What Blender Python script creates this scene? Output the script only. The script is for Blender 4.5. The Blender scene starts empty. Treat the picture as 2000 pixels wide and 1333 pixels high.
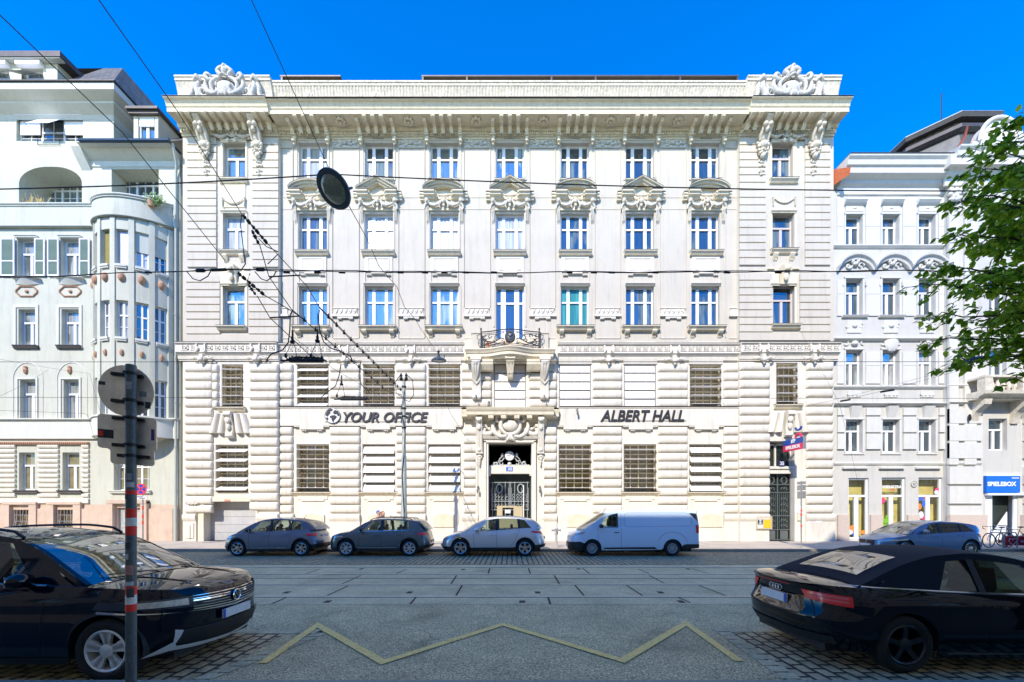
import bpy, bmesh, math, random
from math import radians as R, sin, cos, pi, sqrt, tan, atan2, exp
from mathutils import Vector, Matrix
random.seed(7)
sc = bpy.context.scene
C = sc.collection
# ---------------------------------------------------------------- camera
F = 783.0                                     # focal length in pixels of the 2000 px wide photograph
EYE = 1.906
cd = bpy.data.cameras.new('camera'); cam = bpy.data.objects.new('camera', cd); C.objects.link(cam)
cam.location = (0, 0, EYE); cam.rotation_euler = (R(90), 0, 0)
cd.sensor_width = 36; cd.lens = F/2000*36; cd.shift_y = (996-666.5)/2000
cd.clip_start = 0.05; cd.clip_end = 900
sc.camera = cam
# ---------------------------------------------------------------- light
SUNDIR = Vector((.41, 1, -.87)).normalized()  # the way the light travels
ELEV = math.asin(-SUNDIR.z)
sl = bpy.data.lights.new('sun', 'SUN'); so = bpy.data.objects.new('sun', sl); C.objects.link(so)
sl.energy = 2.0; sl.angle = R(.5); sl.color = (1, .91, .78)
so.rotation_euler = SUNDIR.to_track_quat('-Z', 'Y').to_euler()
w = bpy.data.worlds.new('World'); sc.world = w; w.use_nodes = True
nt = w.node_tree; nt.nodes.clear()
sky = nt.nodes.new('ShaderNodeTexSky'); sky.sky_type = 'NISHITA'; sky.sun_disc = False
sky.sun_elevation = ELEV; sky.sun_rotation = atan2(-SUNDIR.x, -SUNDIR.y)
sky.air_density = 1.0; sky.dust_density = .1; sky.ozone_density = 3.0; sky.altitude = 300
hs = nt.nodes.new('ShaderNodeHueSaturation'); hs.inputs['Saturation'].default_value = 1.47; hs.inputs['Hue'].default_value = .512
bg = nt.nodes.new('ShaderNodeBackground'); bg.inputs[1].default_value = .15
wo = nt.nodes.new('ShaderNodeOutputWorld')
nt.links.new(sky.outputs[0], hs.inputs['Color']); nt.links.new(hs.outputs[0], bg.inputs[0]); nt.links.new(bg.outputs[0], wo.inputs[0])
sc.view_settings.view_transform = 'Standard'; sc.view_settings.look = 'None'
sc.view_settings.exposure = 1.5; sc.view_settings.gamma = 1
sc.render.engine = 'CYCLES'
try:
    sc.cycles.use_denoising = True
    sc.cycles.max_bounces = 8; sc.cycles.sample_clamp_indirect = 6; sc.cycles.transparent_max_bounces = 12
    sc.cycles.caustics_reflective = False; sc.cycles.caustics_refractive = False
except Exception: pass

# ---------------------------------------------------------------- measuring
Y0 = 23.0      # plane of the facades
YR = 22.8      # plane of the projecting side bays
def X(px, Y=Y0): return (px-1000)/F*Y
def Z(py, Y=Y0): return EYE+(996-py)/F*Y
def GY(py, z=0): return (EYE-z)*F/(py-996)
def GP(px, py, z=0):
    y = GY(py, z); return (X(px, y), y, z)

# ---------------------------------------------------------------- materials
MATS = {}
def mat(name, col, rough=.7, metal=0, var=.0, scale=3, bump=0, bscale=40, spec=.5, coat=0, emit=None, streak=0, ior=None):
    if name in MATS: return MATS[name]
    m = bpy.data.materials.new(name); m.use_nodes = True; n = m.node_tree
    b = n.nodes['Principled BSDF']
    b.inputs['Base Color'].default_value = (*col, 1); b.inputs['Roughness'].default_value = rough
    b.inputs['Metallic'].default_value = metal; b.inputs['Specular IOR Level'].default_value = spec
    if ior: b.inputs['IOR'].default_value = ior
    if coat: b.inputs['Coat Weight'].default_value = coat; b.inputs['Coat Roughness'].default_value = .03
    if emit: b.inputs['Emission Color'].default_value = (*emit[:3], 1); b.inputs['Emission Strength'].default_value = emit[3]
    tc = None
    if var or bump or streak:
        tc = n.nodes.new('ShaderNodeTexCoord')
    last = None
    if var:
        no = n.nodes.new('ShaderNodeTexNoise'); no.inputs['Scale'].default_value = scale; no.inputs['Detail'].default_value = 8; no.inputs['Roughness'].default_value = .65
        n.links.new(tc.outputs['Object'], no.inputs['Vector'])
        mr = n.nodes.new('ShaderNodeMapRange'); mr.inputs[1].default_value = .3; mr.inputs[2].default_value = .7
        mr.inputs[3].default_value = 1-var; mr.inputs[4].default_value = 1+var*.5
        n.links.new(no.outputs[0], mr.inputs[0])
        vm = n.nodes.new('ShaderNodeVectorMath'); vm.operation = 'SCALE'; vm.inputs[0].default_value = col
        n.links.new(mr.outputs[0], vm.inputs['Scale']); last = vm.outputs[0]
    if streak:
        mp = n.nodes.new('ShaderNodeMapping'); mp.inputs['Scale'].default_value = (2.2, 2.2, .22)
        n.links.new(tc.outputs['Object'], mp.inputs[0])
        n2 = n.nodes.new('ShaderNodeTexNoise'); n2.inputs['Scale'].default_value = 2.0; n2.inputs['Detail'].default_value = 9; n2.inputs['Roughness'].default_value = .7
        n.links.new(mp.outputs[0], n2.inputs['Vector'])
        m2 = n.nodes.new('ShaderNodeMapRange'); m2.inputs[1].default_value = .5; m2.inputs[2].default_value = .75; m2.inputs[3].default_value = 1; m2.inputs[4].default_value = 1-streak
        n.links.new(n2.outputs[0], m2.inputs[0])
        v2 = n.nodes.new('ShaderNodeVectorMath'); v2.operation = 'SCALE'
        if last is not None: n.links.new(last, v2.inputs[0])
        else: v2.inputs[0].default_value = col
        n.links.new(m2.outputs[0], v2.inputs['Scale']); last = v2.outputs[0]
    if last is not None: n.links.new(last, b.inputs['Base Color'])
    if bump:
        nb = n.nodes.new('ShaderNodeTexNoise'); nb.inputs['Scale'].default_value = bscale; nb.inputs['Detail'].default_value = 5
        n.links.new(tc.outputs['Object'], nb.inputs['Vector'])
        bp = n.nodes.new('ShaderNodeBump'); bp.inputs['Strength'].default_value = bump; bp.inputs['Distance'].default_value = .02
        n.links.new(nb.outputs[0], bp.inputs['Height']); n.links.new(bp.outputs[0], b.inputs['Normal'])
    MATS[name] = m
    return m

def clear_glass(name, tint, refl=.06, rough=.01, ior=1.5):
    if name in MATS: return MATS[name]
    m = bpy.data.materials.new(name); m.use_nodes = True; n = m.node_tree; n.nodes.clear()
    tr = n.nodes.new('ShaderNodeBsdfTransparent'); tr.inputs[0].default_value = (*tint, 1)
    gl = n.nodes.new('ShaderNodeBsdfGlossy'); gl.inputs['Roughness'].default_value = rough
    fr = n.nodes.new('ShaderNodeFresnel'); ge = n.nodes.new('ShaderNodeNewGeometry'); io = n.nodes.new('ShaderNodeMapRange'); io.inputs[3].default_value = ior; io.inputs[4].default_value = 1/ior
    n.links.new(ge.outputs['Backfacing'], io.inputs[0]); n.links.new(io.outputs[0], fr.inputs[0])
    ad = n.nodes.new('ShaderNodeMath'); ad.operation = 'ADD'; ad.inputs[1].default_value = refl; ad.use_clamp = True
    mx = n.nodes.new('ShaderNodeMixShader'); o = n.nodes.new('ShaderNodeOutputMaterial')
    n.links.new(fr.outputs[0], ad.inputs[0]); n.links.new(ad.outputs[0], mx.inputs[0])
    n.links.new(tr.outputs[0], mx.inputs[1]); n.links.new(gl.outputs[0], mx.inputs[2]); n.links.new(mx.outputs[0], o.inputs[0])
    MATS[name] = m; return m

def brickmat(name, c1, c2, mortar, bw, bh, mort=.02, rot=0, bump=.6, rough=.8, off=.5, warp=.0, var=.25, roughbump=.3):
    if name in MATS: return MATS[name]
    m = bpy.data.materials.new(name); m.use_nodes = True; n = m.node_tree; b = n.nodes['Principled BSDF']
    b.inputs['Roughness'].default_value = rough
    tc = n.nodes.new('ShaderNodeTexCoord'); mp = n.nodes.new('ShaderNodeMapping'); mp.inputs['Rotation'].default_value = (0, 0, rot)
    n.links.new(tc.outputs['Object'], mp.inputs[0])
    src = mp.outputs[0]
    if warp:
        nw = n.nodes.new('ShaderNodeTexNoise'); nw.inputs['Scale'].default_value = 1.6; nw.inputs['Detail'].default_value = 3
        n.links.new(tc.outputs['Object'], nw.inputs['Vector'])
        sb = n.nodes.new('ShaderNodeVectorMath'); sb.operation = 'SUBTRACT'; sb.inputs[1].default_value = (.5, .5, .5)
        n.links.new(nw.outputs['Color'], sb.inputs[0])
        sm = n.nodes.new('ShaderNodeVectorMath'); sm.operation = 'SCALE'; sm.inputs['Scale'].default_value = warp
        n.links.new(sb.outputs[0], sm.inputs[0])
        ad = n.nodes.new('ShaderNodeVectorMath'); ad.operation = 'ADD'
        n.links.new(src, ad.inputs[0]); n.links.new(sm.outputs[0], ad.inputs[1]); src = ad.outputs[0]
    br = n.nodes.new('ShaderNodeTexBrick'); br.offset = off
    br.inputs['Scale'].default_value = 1; br.inputs['Brick Width'].default_value = bw; br.inputs['Row Height'].default_value = bh
    br.inputs['Mortar Size'].default_value = mort; br.inputs['Mortar Smooth'].default_value = .5
    br.inputs['Color1'].default_value = (*c1, 1); br.inputs['Color2'].default_value = (*c2, 1); br.inputs['Mortar'].default_value = (*mortar, 1)
    n.links.new(src, br.inputs['Vector'])
    no = n.nodes.new('ShaderNodeTexNoise'); no.inputs['Scale'].default_value = 9; no.inputs['Detail'].default_value = 8
    n.links.new(tc.outputs['Object'], no.inputs['Vector'])
    mr = n.nodes.new('ShaderNodeMapRange'); mr.inputs[1].default_value = .3; mr.inputs[2].default_value = .7; mr.inputs[3].default_value = 1-var; mr.inputs[4].default_value = 1+var
    n.links.new(no.outputs[0], mr.inputs[0])
    vm = n.nodes.new('ShaderNodeVectorMath'); vm.operation = 'SCALE'
    n.links.new(br.outputs['Color'], vm.inputs[0]); n.links.new(mr.outputs[0], vm.inputs['Scale']); n.links.new(vm.outputs[0], b.inputs['Base Color'])
    inv = n.nodes.new('ShaderNodeMath'); inv.operation = 'MULTIPLY_ADD'; inv.inputs[1].default_value = -1; inv.inputs[2].default_value = 1
    n.links.new(br.outputs['Fac'], inv.inputs[0])
    a2 = n.nodes.new('ShaderNodeMath'); a2.operation = 'MULTIPLY_ADD'; a2.inputs[1].default_value = roughbump
    n.links.new(no.outputs[0], a2.inputs[0]); n.links.new(inv.outputs[0], a2.inputs[2])
    bp = n.nodes.new('ShaderNodeBump'); bp.inputs['Strength'].default_value = bump; bp.inputs['Distance'].default_value = .02
    n.links.new(a2.outputs[0], bp.inputs['Height']); n.links.new(bp.outputs[0], b.inputs['Normal'])
    MATS[name] = m; return m

def asphalt(name, col, speck=.5, scale=90, patch=.2):
    m = bpy.data.materials.new(name); m.use_nodes = True; n = m.node_tree; b = n.nodes['Principled BSDF']
    b.inputs['Roughness'].default_value = .85
    tc = n.nodes.new('ShaderNodeTexCoord')
    vo = n.nodes.new('ShaderNodeTexVoronoi'); vo.inputs['Scale'].default_value = scale
    no = n.nodes.new('ShaderNodeTexNoise'); no.inputs['Scale'].default_value = .9; no.inputs['Detail'].default_value = 9; no.inputs['Roughness'].default_value = .7
    n3 = n.nodes.new('ShaderNodeTexNoise'); n3.inputs['Scale'].default_value = 38; n3.inputs['Detail'].default_value = 6
    for t in (vo, no, n3): n.links.new(tc.outputs['Object'], t.inputs['Vector'])
    sp = n.nodes.new('ShaderNodeSeparateColor'); n.links.new(vo.outputs['Color'], sp.inputs[0])
    m1 = n.nodes.new('ShaderNodeMapRange'); m1.inputs[3].default_value = 1-speck; m1.inputs[4].default_value = 1+speck*1.2
    n.links.new(sp.outputs[0], m1.inputs[0])
    m2 = n.nodes.new('ShaderNodeMapRange'); m2.inputs[1].default_value = .3; m2.inputs[2].default_value = .7; m2.inputs[3].default_value = 1-patch; m2.inputs[4].default_value = 1+patch
    n.links.new(no.outputs[0], m2.inputs[0])
    m3 = n.nodes.new('ShaderNodeMapRange'); m3.inputs[1].default_value = .3; m3.inputs[2].default_value = .7; m3.inputs[3].default_value = 1-speck*.6; m3.inputs[4].default_value = 1+speck*.6
    n.links.new(n3.outputs[0], m3.inputs[0])
    ns = n.nodes.new('ShaderNodeTexNoise'); ns.inputs['Scale'].default_value = .55; ns.inputs['Detail'].default_value = 5; ns.inputs['Distortion'].default_value = .8; n.links.new(tc.outputs['Object'], ns.inputs['Vector'])
    ms = n.nodes.new('ShaderNodeMapRange'); ms.inputs[1].default_value = .56; ms.inputs[2].default_value = .74; ms.inputs[3].default_value = 1; ms.inputs[4].default_value = .62; n.links.new(ns.outputs[0], ms.inputs[0])
    m4 = n.nodes.new('ShaderNodeMath'); m4.operation = 'MULTIPLY'; n.links.new(ms.outputs[0], m4.inputs[0]); n.links.new(m2.outputs[0], m4.inputs[1]); m2 = m4
    mu = n.nodes.new('ShaderNodeMath'); mu.operation = 'MULTIPLY'; n.links.new(m1.outputs[0], mu.inputs[0]); n.links.new(m2.outputs[0], mu.inputs[1])
    mv = n.nodes.new('ShaderNodeMath'); mv.operation = 'MULTIPLY'; n.links.new(mu.outputs[0], mv.inputs[0]); n.links.new(m3.outputs[0], mv.inputs[1])
    vm = n.nodes.new('ShaderNodeVectorMath'); vm.operation = 'SCALE'; vm.inputs[0].default_value = col
    n.links.new(mv.outputs[0], vm.inputs['Scale']); n.links.new(vm.outputs[0], b.inputs['Base Color'])
    bp = n.nodes.new('ShaderNodeBump'); bp.inputs['Strength'].default_value = .5; bp.inputs['Distance'].default_value = .006
    n.links.new(vo.outputs[0], bp.inputs['Height']); n.links.new(bp.outputs[0], b.inputs['Normal'])
    MATS[name] = m; return m

CREAM = mat('cream_plaster', (.74, .69, .58), .8, var=.08, scale=1.2, bump=.15, bscale=60, streak=.22)
WALL = mat('upper_plaster', (.62, .565, .455), .85, var=.07, scale=.8, bump=.12, bscale=50, streak=.16)
TRIM = mat('stone_trim', (.80, .71, .52), .8, var=.10, scale=5, bump=.25, bscale=40, streak=.22)
AGED = mat('aged_stone', (.76, .69, .55), .85, var=.3, scale=7, bump=.4, bscale=30, streak=.25)
GREYST = mat('weathered_stone', (0.612, 0.586, 0.527), .85, var=.35, scale=9, bump=.5, bscale=30, streak=.3)
GREEN = mat('mint_plaster', (.575, .575, .465), .85, var=.09, scale=.8, bump=.2, streak=.2)
GREENW = mat('mint_trim', (.655, .66, .58), .8, var=.05, scale=2, bump=.1, streak=.12)
BLUEW = mat('white_plaster', (.59, .575, .515), .85, var=.07, scale=.8, bump=.2, streak=.15)
BLUET = mat('white_trim', (.67, .66, .60), .8, var=.05, scale=3, bump=.15, streak=.1)
PEACH = mat('peach_plinth', (0.629, 0.476, 0.357), .85, var=.15, scale=2, bump=.3, streak=.2)
TERRA = mat('terracotta', (.52, .30, .18), .8, var=.2, scale=12, bump=.3)
WHITE = mat('white_paint', (.88, .88, .88), .45)
SASHG = mat('mauve_sash', (.62, .54, .50), .5)
CREAMF = mat('cream_frame', (.68, .60, .40), .5)
FLASH = mat('sheet_metal_dark', (.10, .09, .085), .5, .4, var=.2)
SLATE = brickmat('slate_tiles', (.10, .095, .09), (.17, .16, .15), (.04, .04, .04), .35, .2, .015, var=.3)
BLACK = mat('black_metal', (.02, .02, .022), .45, .3)
WIRE = mat('dark_cable', (.025, .022, .02), .6)
GALV = mat('galvanised', (.42, .43, .42), .45, .6, var=.15, scale=12)
CHROME = mat('chrome', (.85, .85, .87), .08, 1)
RUBBER = mat('rubber', (.018, .018, .018), .85, bump=.1)
DARKP = mat('dark_plastic', (.018, .019, .021), .55)
def pane_glass(name, refl, cur, amt, rough=.04):       # reflecting pane with a soft curtain behind in world space; its tone painted thinly over all to lift dark reflections
    m = bpy.data.materials.new(name); m.use_nodes = True; n = m.node_tree; b = n.nodes['Principled BSDF']; o = n.nodes['Material Output']
    b.inputs['Base Color'].default_value = (*refl, 1); b.inputs['Metallic'].default_value = 1; b.inputs['Roughness'].default_value = rough
    g = n.nodes.new('ShaderNodeNewGeometry'); mp = n.nodes.new('ShaderNodeMapping'); mp.inputs['Scale'].default_value = (1.3, .1, .35); n.links.new(g.outputs['Position'], mp.inputs[0])
    no = n.nodes.new('ShaderNodeTexNoise'); no.inputs['Scale'].default_value = 1.1; no.inputs['Detail'].default_value = 3; n.links.new(mp.outputs[0], no.inputs['Vector'])
    wv = n.nodes.new('ShaderNodeTexNoise'); wv.inputs['Scale'].default_value = 1; wv.inputs['Detail'].default_value = 4
    m2 = n.nodes.new('ShaderNodeMapping'); m2.inputs['Scale'].default_value = (9, .1, .4); n.links.new(g.outputs['Position'], m2.inputs[0]); n.links.new(m2.outputs[0], wv.inputs['Vector'])
    mr = n.nodes.new('ShaderNodeMapRange'); mr.inputs[1].default_value = .62-amt*.5; mr.inputs[2].default_value = .68-amt*.5; mr.inputs[3].default_value = .16; mr.inputs[4].default_value = .78; n.links.new(no.outputs[0], mr.inputs[0])
    r2 = n.nodes.new('ShaderNodeMapRange'); r2.inputs[1].default_value = .3; r2.inputs[2].default_value = .7; r2.inputs[3].default_value = .45; r2.inputs[4].default_value = 1.1; n.links.new(wv.outputs[0], r2.inputs[0])
    vm = n.nodes.new('ShaderNodeVectorMath'); vm.operation = 'SCALE'; vm.inputs[0].default_value = cur; n.links.new(r2.outputs[0], vm.inputs['Scale'])
    d = n.nodes.new('ShaderNodeBsdfDiffuse'); n.links.new(vm.outputs[0], d.inputs[0])
    bp = n.nodes.new('ShaderNodeBump'); bp.inputs['Strength'].default_value = .12; bp.inputs['Distance'].default_value = .03; n.links.new(no.outputs[0], bp.inputs['Height']); n.links.new(bp.outputs[0], b.inputs['Normal'])
    mx = n.nodes.new('ShaderNodeMixShader'); n.links.new(mr.outputs[0], mx.inputs[0]); n.links.new(b.outputs[0], mx.inputs[1]); n.links.new(d.outputs[0], mx.inputs[2]); n.links.new(mx.outputs[0], o.inputs[0])
    MATS[name] = m; return m
G_BLUE = pane_glass('glass_sky', (.36, .46, .48), (.45, .62, .62), .12)
G_MID = pane_glass('glass_grey', (.20, .23, .25), (.22, .30, .32), .16)
G_DARK = mat('glass_dark', (.24, .18, .085), .05, .0, spec=1, ior=2.0, var=.6, scale=2.5)
G_TEAL = pane_glass('glass_teal', (.2, .3, .3), (.10, .46, .42), .9)
G_PAPER = pane_glass('glass_papered', (.5, .55, .55), (.66, .68, .68), .9, .2)
G_YEL = mat('glass_warm', (.30, .26, .13), .08, 0, var=.4, scale=1.5, spec=.9, ior=1.9)
G_WHITE = pane_glass('glass_curtained', (.40, .46, .46), (.50, .52, .48), .42)

# ---------------------------------------------------------------- mesh builder
class MB:
    def __init__(s, sm=False): s.v = []; s.f = []; s.sm = sm
    def add(s, vs, fs):
        o = len(s.v); s.v += [tuple(p) for p in vs]; s.f += [tuple(i+o for i in f) for f in fs]
        return s
    def box(s, x0, x1, y0, y1, z0, z1):
        if x0 > x1: x0, x1 = x1, x0
        if y0 > y1: y0, y1 = y1, y0
        if z0 > z1: z0, z1 = z1, z0
        return s.add([(x0,y0,z0),(x1,y0,z0),(x1,y1,z0),(x0,y1,z0),(x0,y0,z1),(x1,y0,z1),(x1,y1,z1),(x0,y1,z1)],
              [(0,3,2,1),(4,5,6,7),(0,1,5,4),(1,2,6,5),(2,3,7,6),(3,0,4,7)])
    def obox(s, p0, p1, hw, hz):                      # bar between two points, width 2hw, height 2hz
        a, b = Vector(p0), Vector(p1); d = (b-a).normalized()
        up = Vector((0,0,1)) if abs(d.z) < .95 else Vector((0,1,0))
        sx = d.cross(up).normalized()*hw; sz = sx.cross(d).normalized()*hz
        vs = [a-sx-sz, a+sx-sz, a+sx+sz, a-sx+sz, b-sx-sz, b+sx-sz, b+sx+sz, b-sx+sz]
        return s.add(vs, [(0,1,2,3),(7,6,5,4),(0,4,5,1),(1,5,6,2),(2,6,7,3),(3,7,4,0)])
    def grid(s, fn, nu, nv):
        vs = [fn(i/nu, j/nv) for i in range(nu+1) for j in range(nv+1)]
        fs = [(i*(nv+1)+j, (i+1)*(nv+1)+j, (i+1)*(nv+1)+j+1, i*(nv+1)+j+1) for i in range(nu) for j in range(nv)]
        return s.add(vs, fs)
    def slab(s, fn, nu, nv, d):                       # grid with thickness vector d
        d = Vector(d); W = nv+1
        a = [Vector(fn(i/nu, j/nv)) for i in range(nu+1) for j in range(nv+1)]
        n = len(a); fs = []
        for i in range(nu):
            for j in range(nv):
                q = (i*W+j, (i+1)*W+j, (i+1)*W+j+1, i*W+j+1); fs.append(q); fs.append(tuple(k+n for k in reversed(q)))
        rim = [i*W for i in range(nu+1)] + [nu*W+j for j in range(1, nv+1)] + [i*W+nv for i in range(nu-1, -1, -1)] + [j for j in range(nv-1, 0, -1)]
        for k in range(len(rim)):
            p, q = rim[k], rim[(k+1) % len(rim)]; fs.append((q, p, p+n, q+n))
        return s.add(a+[p+d for p in a], fs)
    def prism(s, poly, y0, y1):                       # polygon in x,z pushed along y
        n = len(poly)
        return s.add([(x, y0, z) for x, z in poly]+[(x, y1, z) for x, z in poly],
                     [tuple(range(n)), tuple(range(2*n-1, n-1, -1))]+[(i, i+n, (i+1) % n+n, (i+1) % n) for i in range(n)])
    def prismz(s, poly, z0, z1):
        n = len(poly)
        return s.add([(x, y, z0) for x, y in poly]+[(x, y, z1) for x, y in poly],
                     [tuple(range(n-1, -1, -1)), tuple(range(n, 2*n))]+[(i, (i+1) % n, (i+1) % n+n, i+n) for i in range(n)])
    def prof(s, pr, x0, x1):                          # profile in y,z pushed along x
        n = len(pr)
        return s.add([(x0, y, z) for y, z in pr]+[(x1, y, z) for y, z in pr],
                     [tuple(range(n)), tuple(range(2*n-1, n-1, -1))]+[(i, i+n, (i+1) % n+n, (i+1) % n) for i in range(n)])
    def tube(s, pts, r, n=6, cap=True):
        pts = [Vector(p) for p in pts]; m = len(pts)
        rs = r if isinstance(r, (list, tuple)) else [r]*m
        if s.sm and 2 < m < 10:                        # round the bends of carved scrolls
            q, w = [], []
            for i in range(m-1):
                a, b, c, d = pts[max(i-1, 0)], pts[i], pts[i+1], pts[min(i+2, m-1)]
                for k in range(4):
                    t = k/4; q.append(.5*((2*b)+(c-a)*t+(2*a-5*b+4*c-d)*t*t+(3*b-a-3*c+d)*t**3)); w.append(rs[i]+(rs[i+1]-rs[i])*t)
            pts, rs = q+[pts[-1]], w+[rs[-1]]; m = len(pts)
        t0 = (pts[1]-pts[0]).normalized(); up = Vector((0,0,1)) if abs(t0.z) < .9 else Vector((0,1,0))
        a = t0.cross(up).normalized(); vs = []
        for i, p in enumerate(pts):
            t = (pts[min(i+1, m-1)]-pts[max(i-1, 0)]).normalized()
            a = (a-t*a.dot(t)); a = a.normalized() if a.length > 1e-6 else t.orthogonal().normalized(); b = t.cross(a)
            for k in range(n):
                q = 2*pi*k/n; vs.append(p+(a*cos(q)+b*sin(q))*rs[i])
        fs = [(i*n+k, i*n+(k+1) % n, (i+1)*n+(k+1) % n, (i+1)*n+k) for i in range(m-1) for k in range(n)]
        if cap: fs += [tuple(range(n-1, -1, -1)), tuple(range((m-1)*n, m*n))]
        return s.add(vs, fs)
    def ell(s, c, r, nu=10, nv=7, fn=None):
        r = r if isinstance(r, (list, tuple)) else (r, r, r); vs = [(c[0], c[1], c[2]-r[2])]
        for j in range(1, nv):
            th = -pi/2+pi*j/nv
            for i in range(nu):
                ph = 2*pi*i/nu; vs.append((c[0]+r[0]*cos(th)*cos(ph), c[1]+r[1]*cos(th)*sin(ph), c[2]+r[2]*sin(th)))
        vs.append((c[0], c[1], c[2]+r[2])); T = len(vs)-1
        fs = [(0, 1+(i+1) % nu, 1+i) for i in range(nu)]
        for j in range(nv-2):
            a = 1+j*nu; fs += [(a+i, a+(i+1) % nu, a+nu+(i+1) % nu, a+nu+i) for i in range(nu)]
        a = 1+(nv-2)*nu; fs += [(a+i, a+(i+1) % nu, T) for i in range(nu)]
        if fn: vs = [fn(v) for v in vs]
        return s.add(vs, fs)
    def lathe(s, pr, c=(0,0,0), ax='z', n=16, cap=True):        # profile (r, h)
        vs = []; m = len(pr)
        for r, h in pr:
            for k in range(n):
                q = 2*pi*k/n; a, b = r*cos(q), r*sin(q)
                vs.append((c[0]+a, c[1]+b, c[2]+h) if ax == 'z' else (c[0]+a, c[1]+h, c[2]+b) if ax == 'y' else (c[0]+h, c[1]+a, c[2]+b))
        fs = [(i*n+k, i*n+(k+1) % n, (i+1)*n+(k+1) % n, (i+1)*n+k) for i in range(m-1) for k in range(n)]
        if cap and pr[0][0] > 1e-4: fs.append(tuple(range(n-1, -1, -1)))
        if cap and pr[-1][0] > 1e-4: fs.append(tuple(range((m-1)*n, m*n)))
        return s.add(vs, fs)
    def xf(s, M):
        s.v = [tuple(M @ Vector(p)) for p in s.v]; return s
    def join(s, o, M=None):
        return s.add([M @ Vector(p) for p in o.v] if M else o.v, o.f)
    def build(s, name, m, parent=None, smooth=35, loc=None, world=True):
        me = bpy.data.meshes.new(name)
        o3 = ORG.get(parent.name, (0,0,0)) if (parent is not None and world) else (0,0,0)
        me.from_pydata([(p[0]-o3[0], p[1]-o3[1], p[2]-o3[2]) for p in s.v], [], s.f)
        bm = bmesh.new(); bm.from_mesh(me)
        bmesh.ops.remove_doubles(bm, verts=bm.verts, dist=1e-5)
        bmesh.ops.recalc_face_normals(bm, faces=bm.faces)
        if smooth:
            a = R(smooth)
            for f in bm.faces: f.smooth = True
            for e in bm.edges:
                if len(e.link_faces) == 2:
                    if e.calc_face_angle(0) > a: e.smooth = False
                else: e.smooth = False
        bm.to_mesh(me); bm.free()
        me.materials.append(m)
        o = bpy.data.objects.new(name, me); C.objects.link(o)
        if parent is not None: o.parent = parent; ORG[o.name] = o3
        if loc: o.location = loc
        return o
    def build_by(s, name, m, parent, cuts, smooth=35):  # one part per stretch between the cuts
        B = {}
        for f in s.f:
            x = sum(s.v[i][0] for i in f)/len(f); k = sum(x > c for c in cuts); q = B.setdefault(k, MB()); q.add([s.v[i] for i in f], [tuple(range(len(f)))])
        return [B[k].build(name, m, parent, smooth) for k in sorted(B)]
ORG = {}
def thing(name, label, cat, loc=(0,0,0), rz=0, group=None):
    o = bpy.data.objects.new(name, None); C.objects.link(o); o.empty_display_size = .2
    o.location = loc; o.rotation_euler = (0, 0, rz); ORG[o.name] = tuple(loc)
    o['label'] = label; o['category'] = cat
    if group: o['group'] = group
    return o
def tag(o, label, cat, group=None):
    o['label'] = label; o['category'] = cat
    if group: o['group'] = group
    return o
def struct(o, k='structure'): o['kind'] = k; return o
def dup_tree(src, parent=None, loc=None, rz=None):
    c = src.copy(); C.objects.link(c)
    if parent is not None: c.parent = parent
    if loc is not None: c.location = loc
    if rz is not None: c.rotation_euler[2] = rz
    for ch in src.children: dup_tree(ch, c)
    return c
def place(src, parent, x, y, z):                      # copy a part to a world place under its parent
    o = ORG[parent.name]; return dup_tree(src, parent, (x-o[0], y-o[1], z-o[2]))
def putfirst(o, parent, x, y, z):
    g = ORG[parent.name]; o.location = (x-g[0], y-g[1], z-g[2])
class Proto:                                           # first call builds at its place, later calls copy
    def __init__(s): s.d = {}
    def __call__(s, key, fn, parent, x, y, z):
        if key not in s.d:
            o = fn(parent); s.d[key] = o; putfirst(o, parent, x, y, z); return o
        return place(s.d[key], parent, x, y, z)
PRO = Proto()

def text_mb(s, w=None, h=None, d=.03, shear=0, bold=0, sp=1.0):
    cu = bpy.data.curves.new('lettering', 'FONT'); cu.body = s; cu.extrude = .02; cu.offset = bold; cu.shear = shear; cu.space_character = sp; cu.resolution_u = 3
    ob = bpy.data.objects.new('lettering', cu); C.objects.link(ob)
    dg = bpy.context.evaluated_depsgraph_get(); me = bpy.data.meshes.new_from_object(ob.evaluated_get(dg))
    vs = [v.co.copy() for v in me.vertices]; fs = [tuple(p.vertices) for p in me.polygons]
    bpy.data.objects.remove(ob); bpy.data.curves.remove(cu); bpy.data.meshes.remove(me)
    x0 = min(v.x for v in vs); x1 = max(v.x for v in vs); y0 = min(v.y for v in vs); y1 = max(v.y for v in vs)
    sy = h/(y1-y0); sx = (w/(x1-x0)) if w else sy
    return MB().add([((v.x-x0)*sx, (0 if v.z > 0 else d), (v.y-y0)*sy) for v in vs], fs)   # stands in x,z, front at y=0

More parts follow.
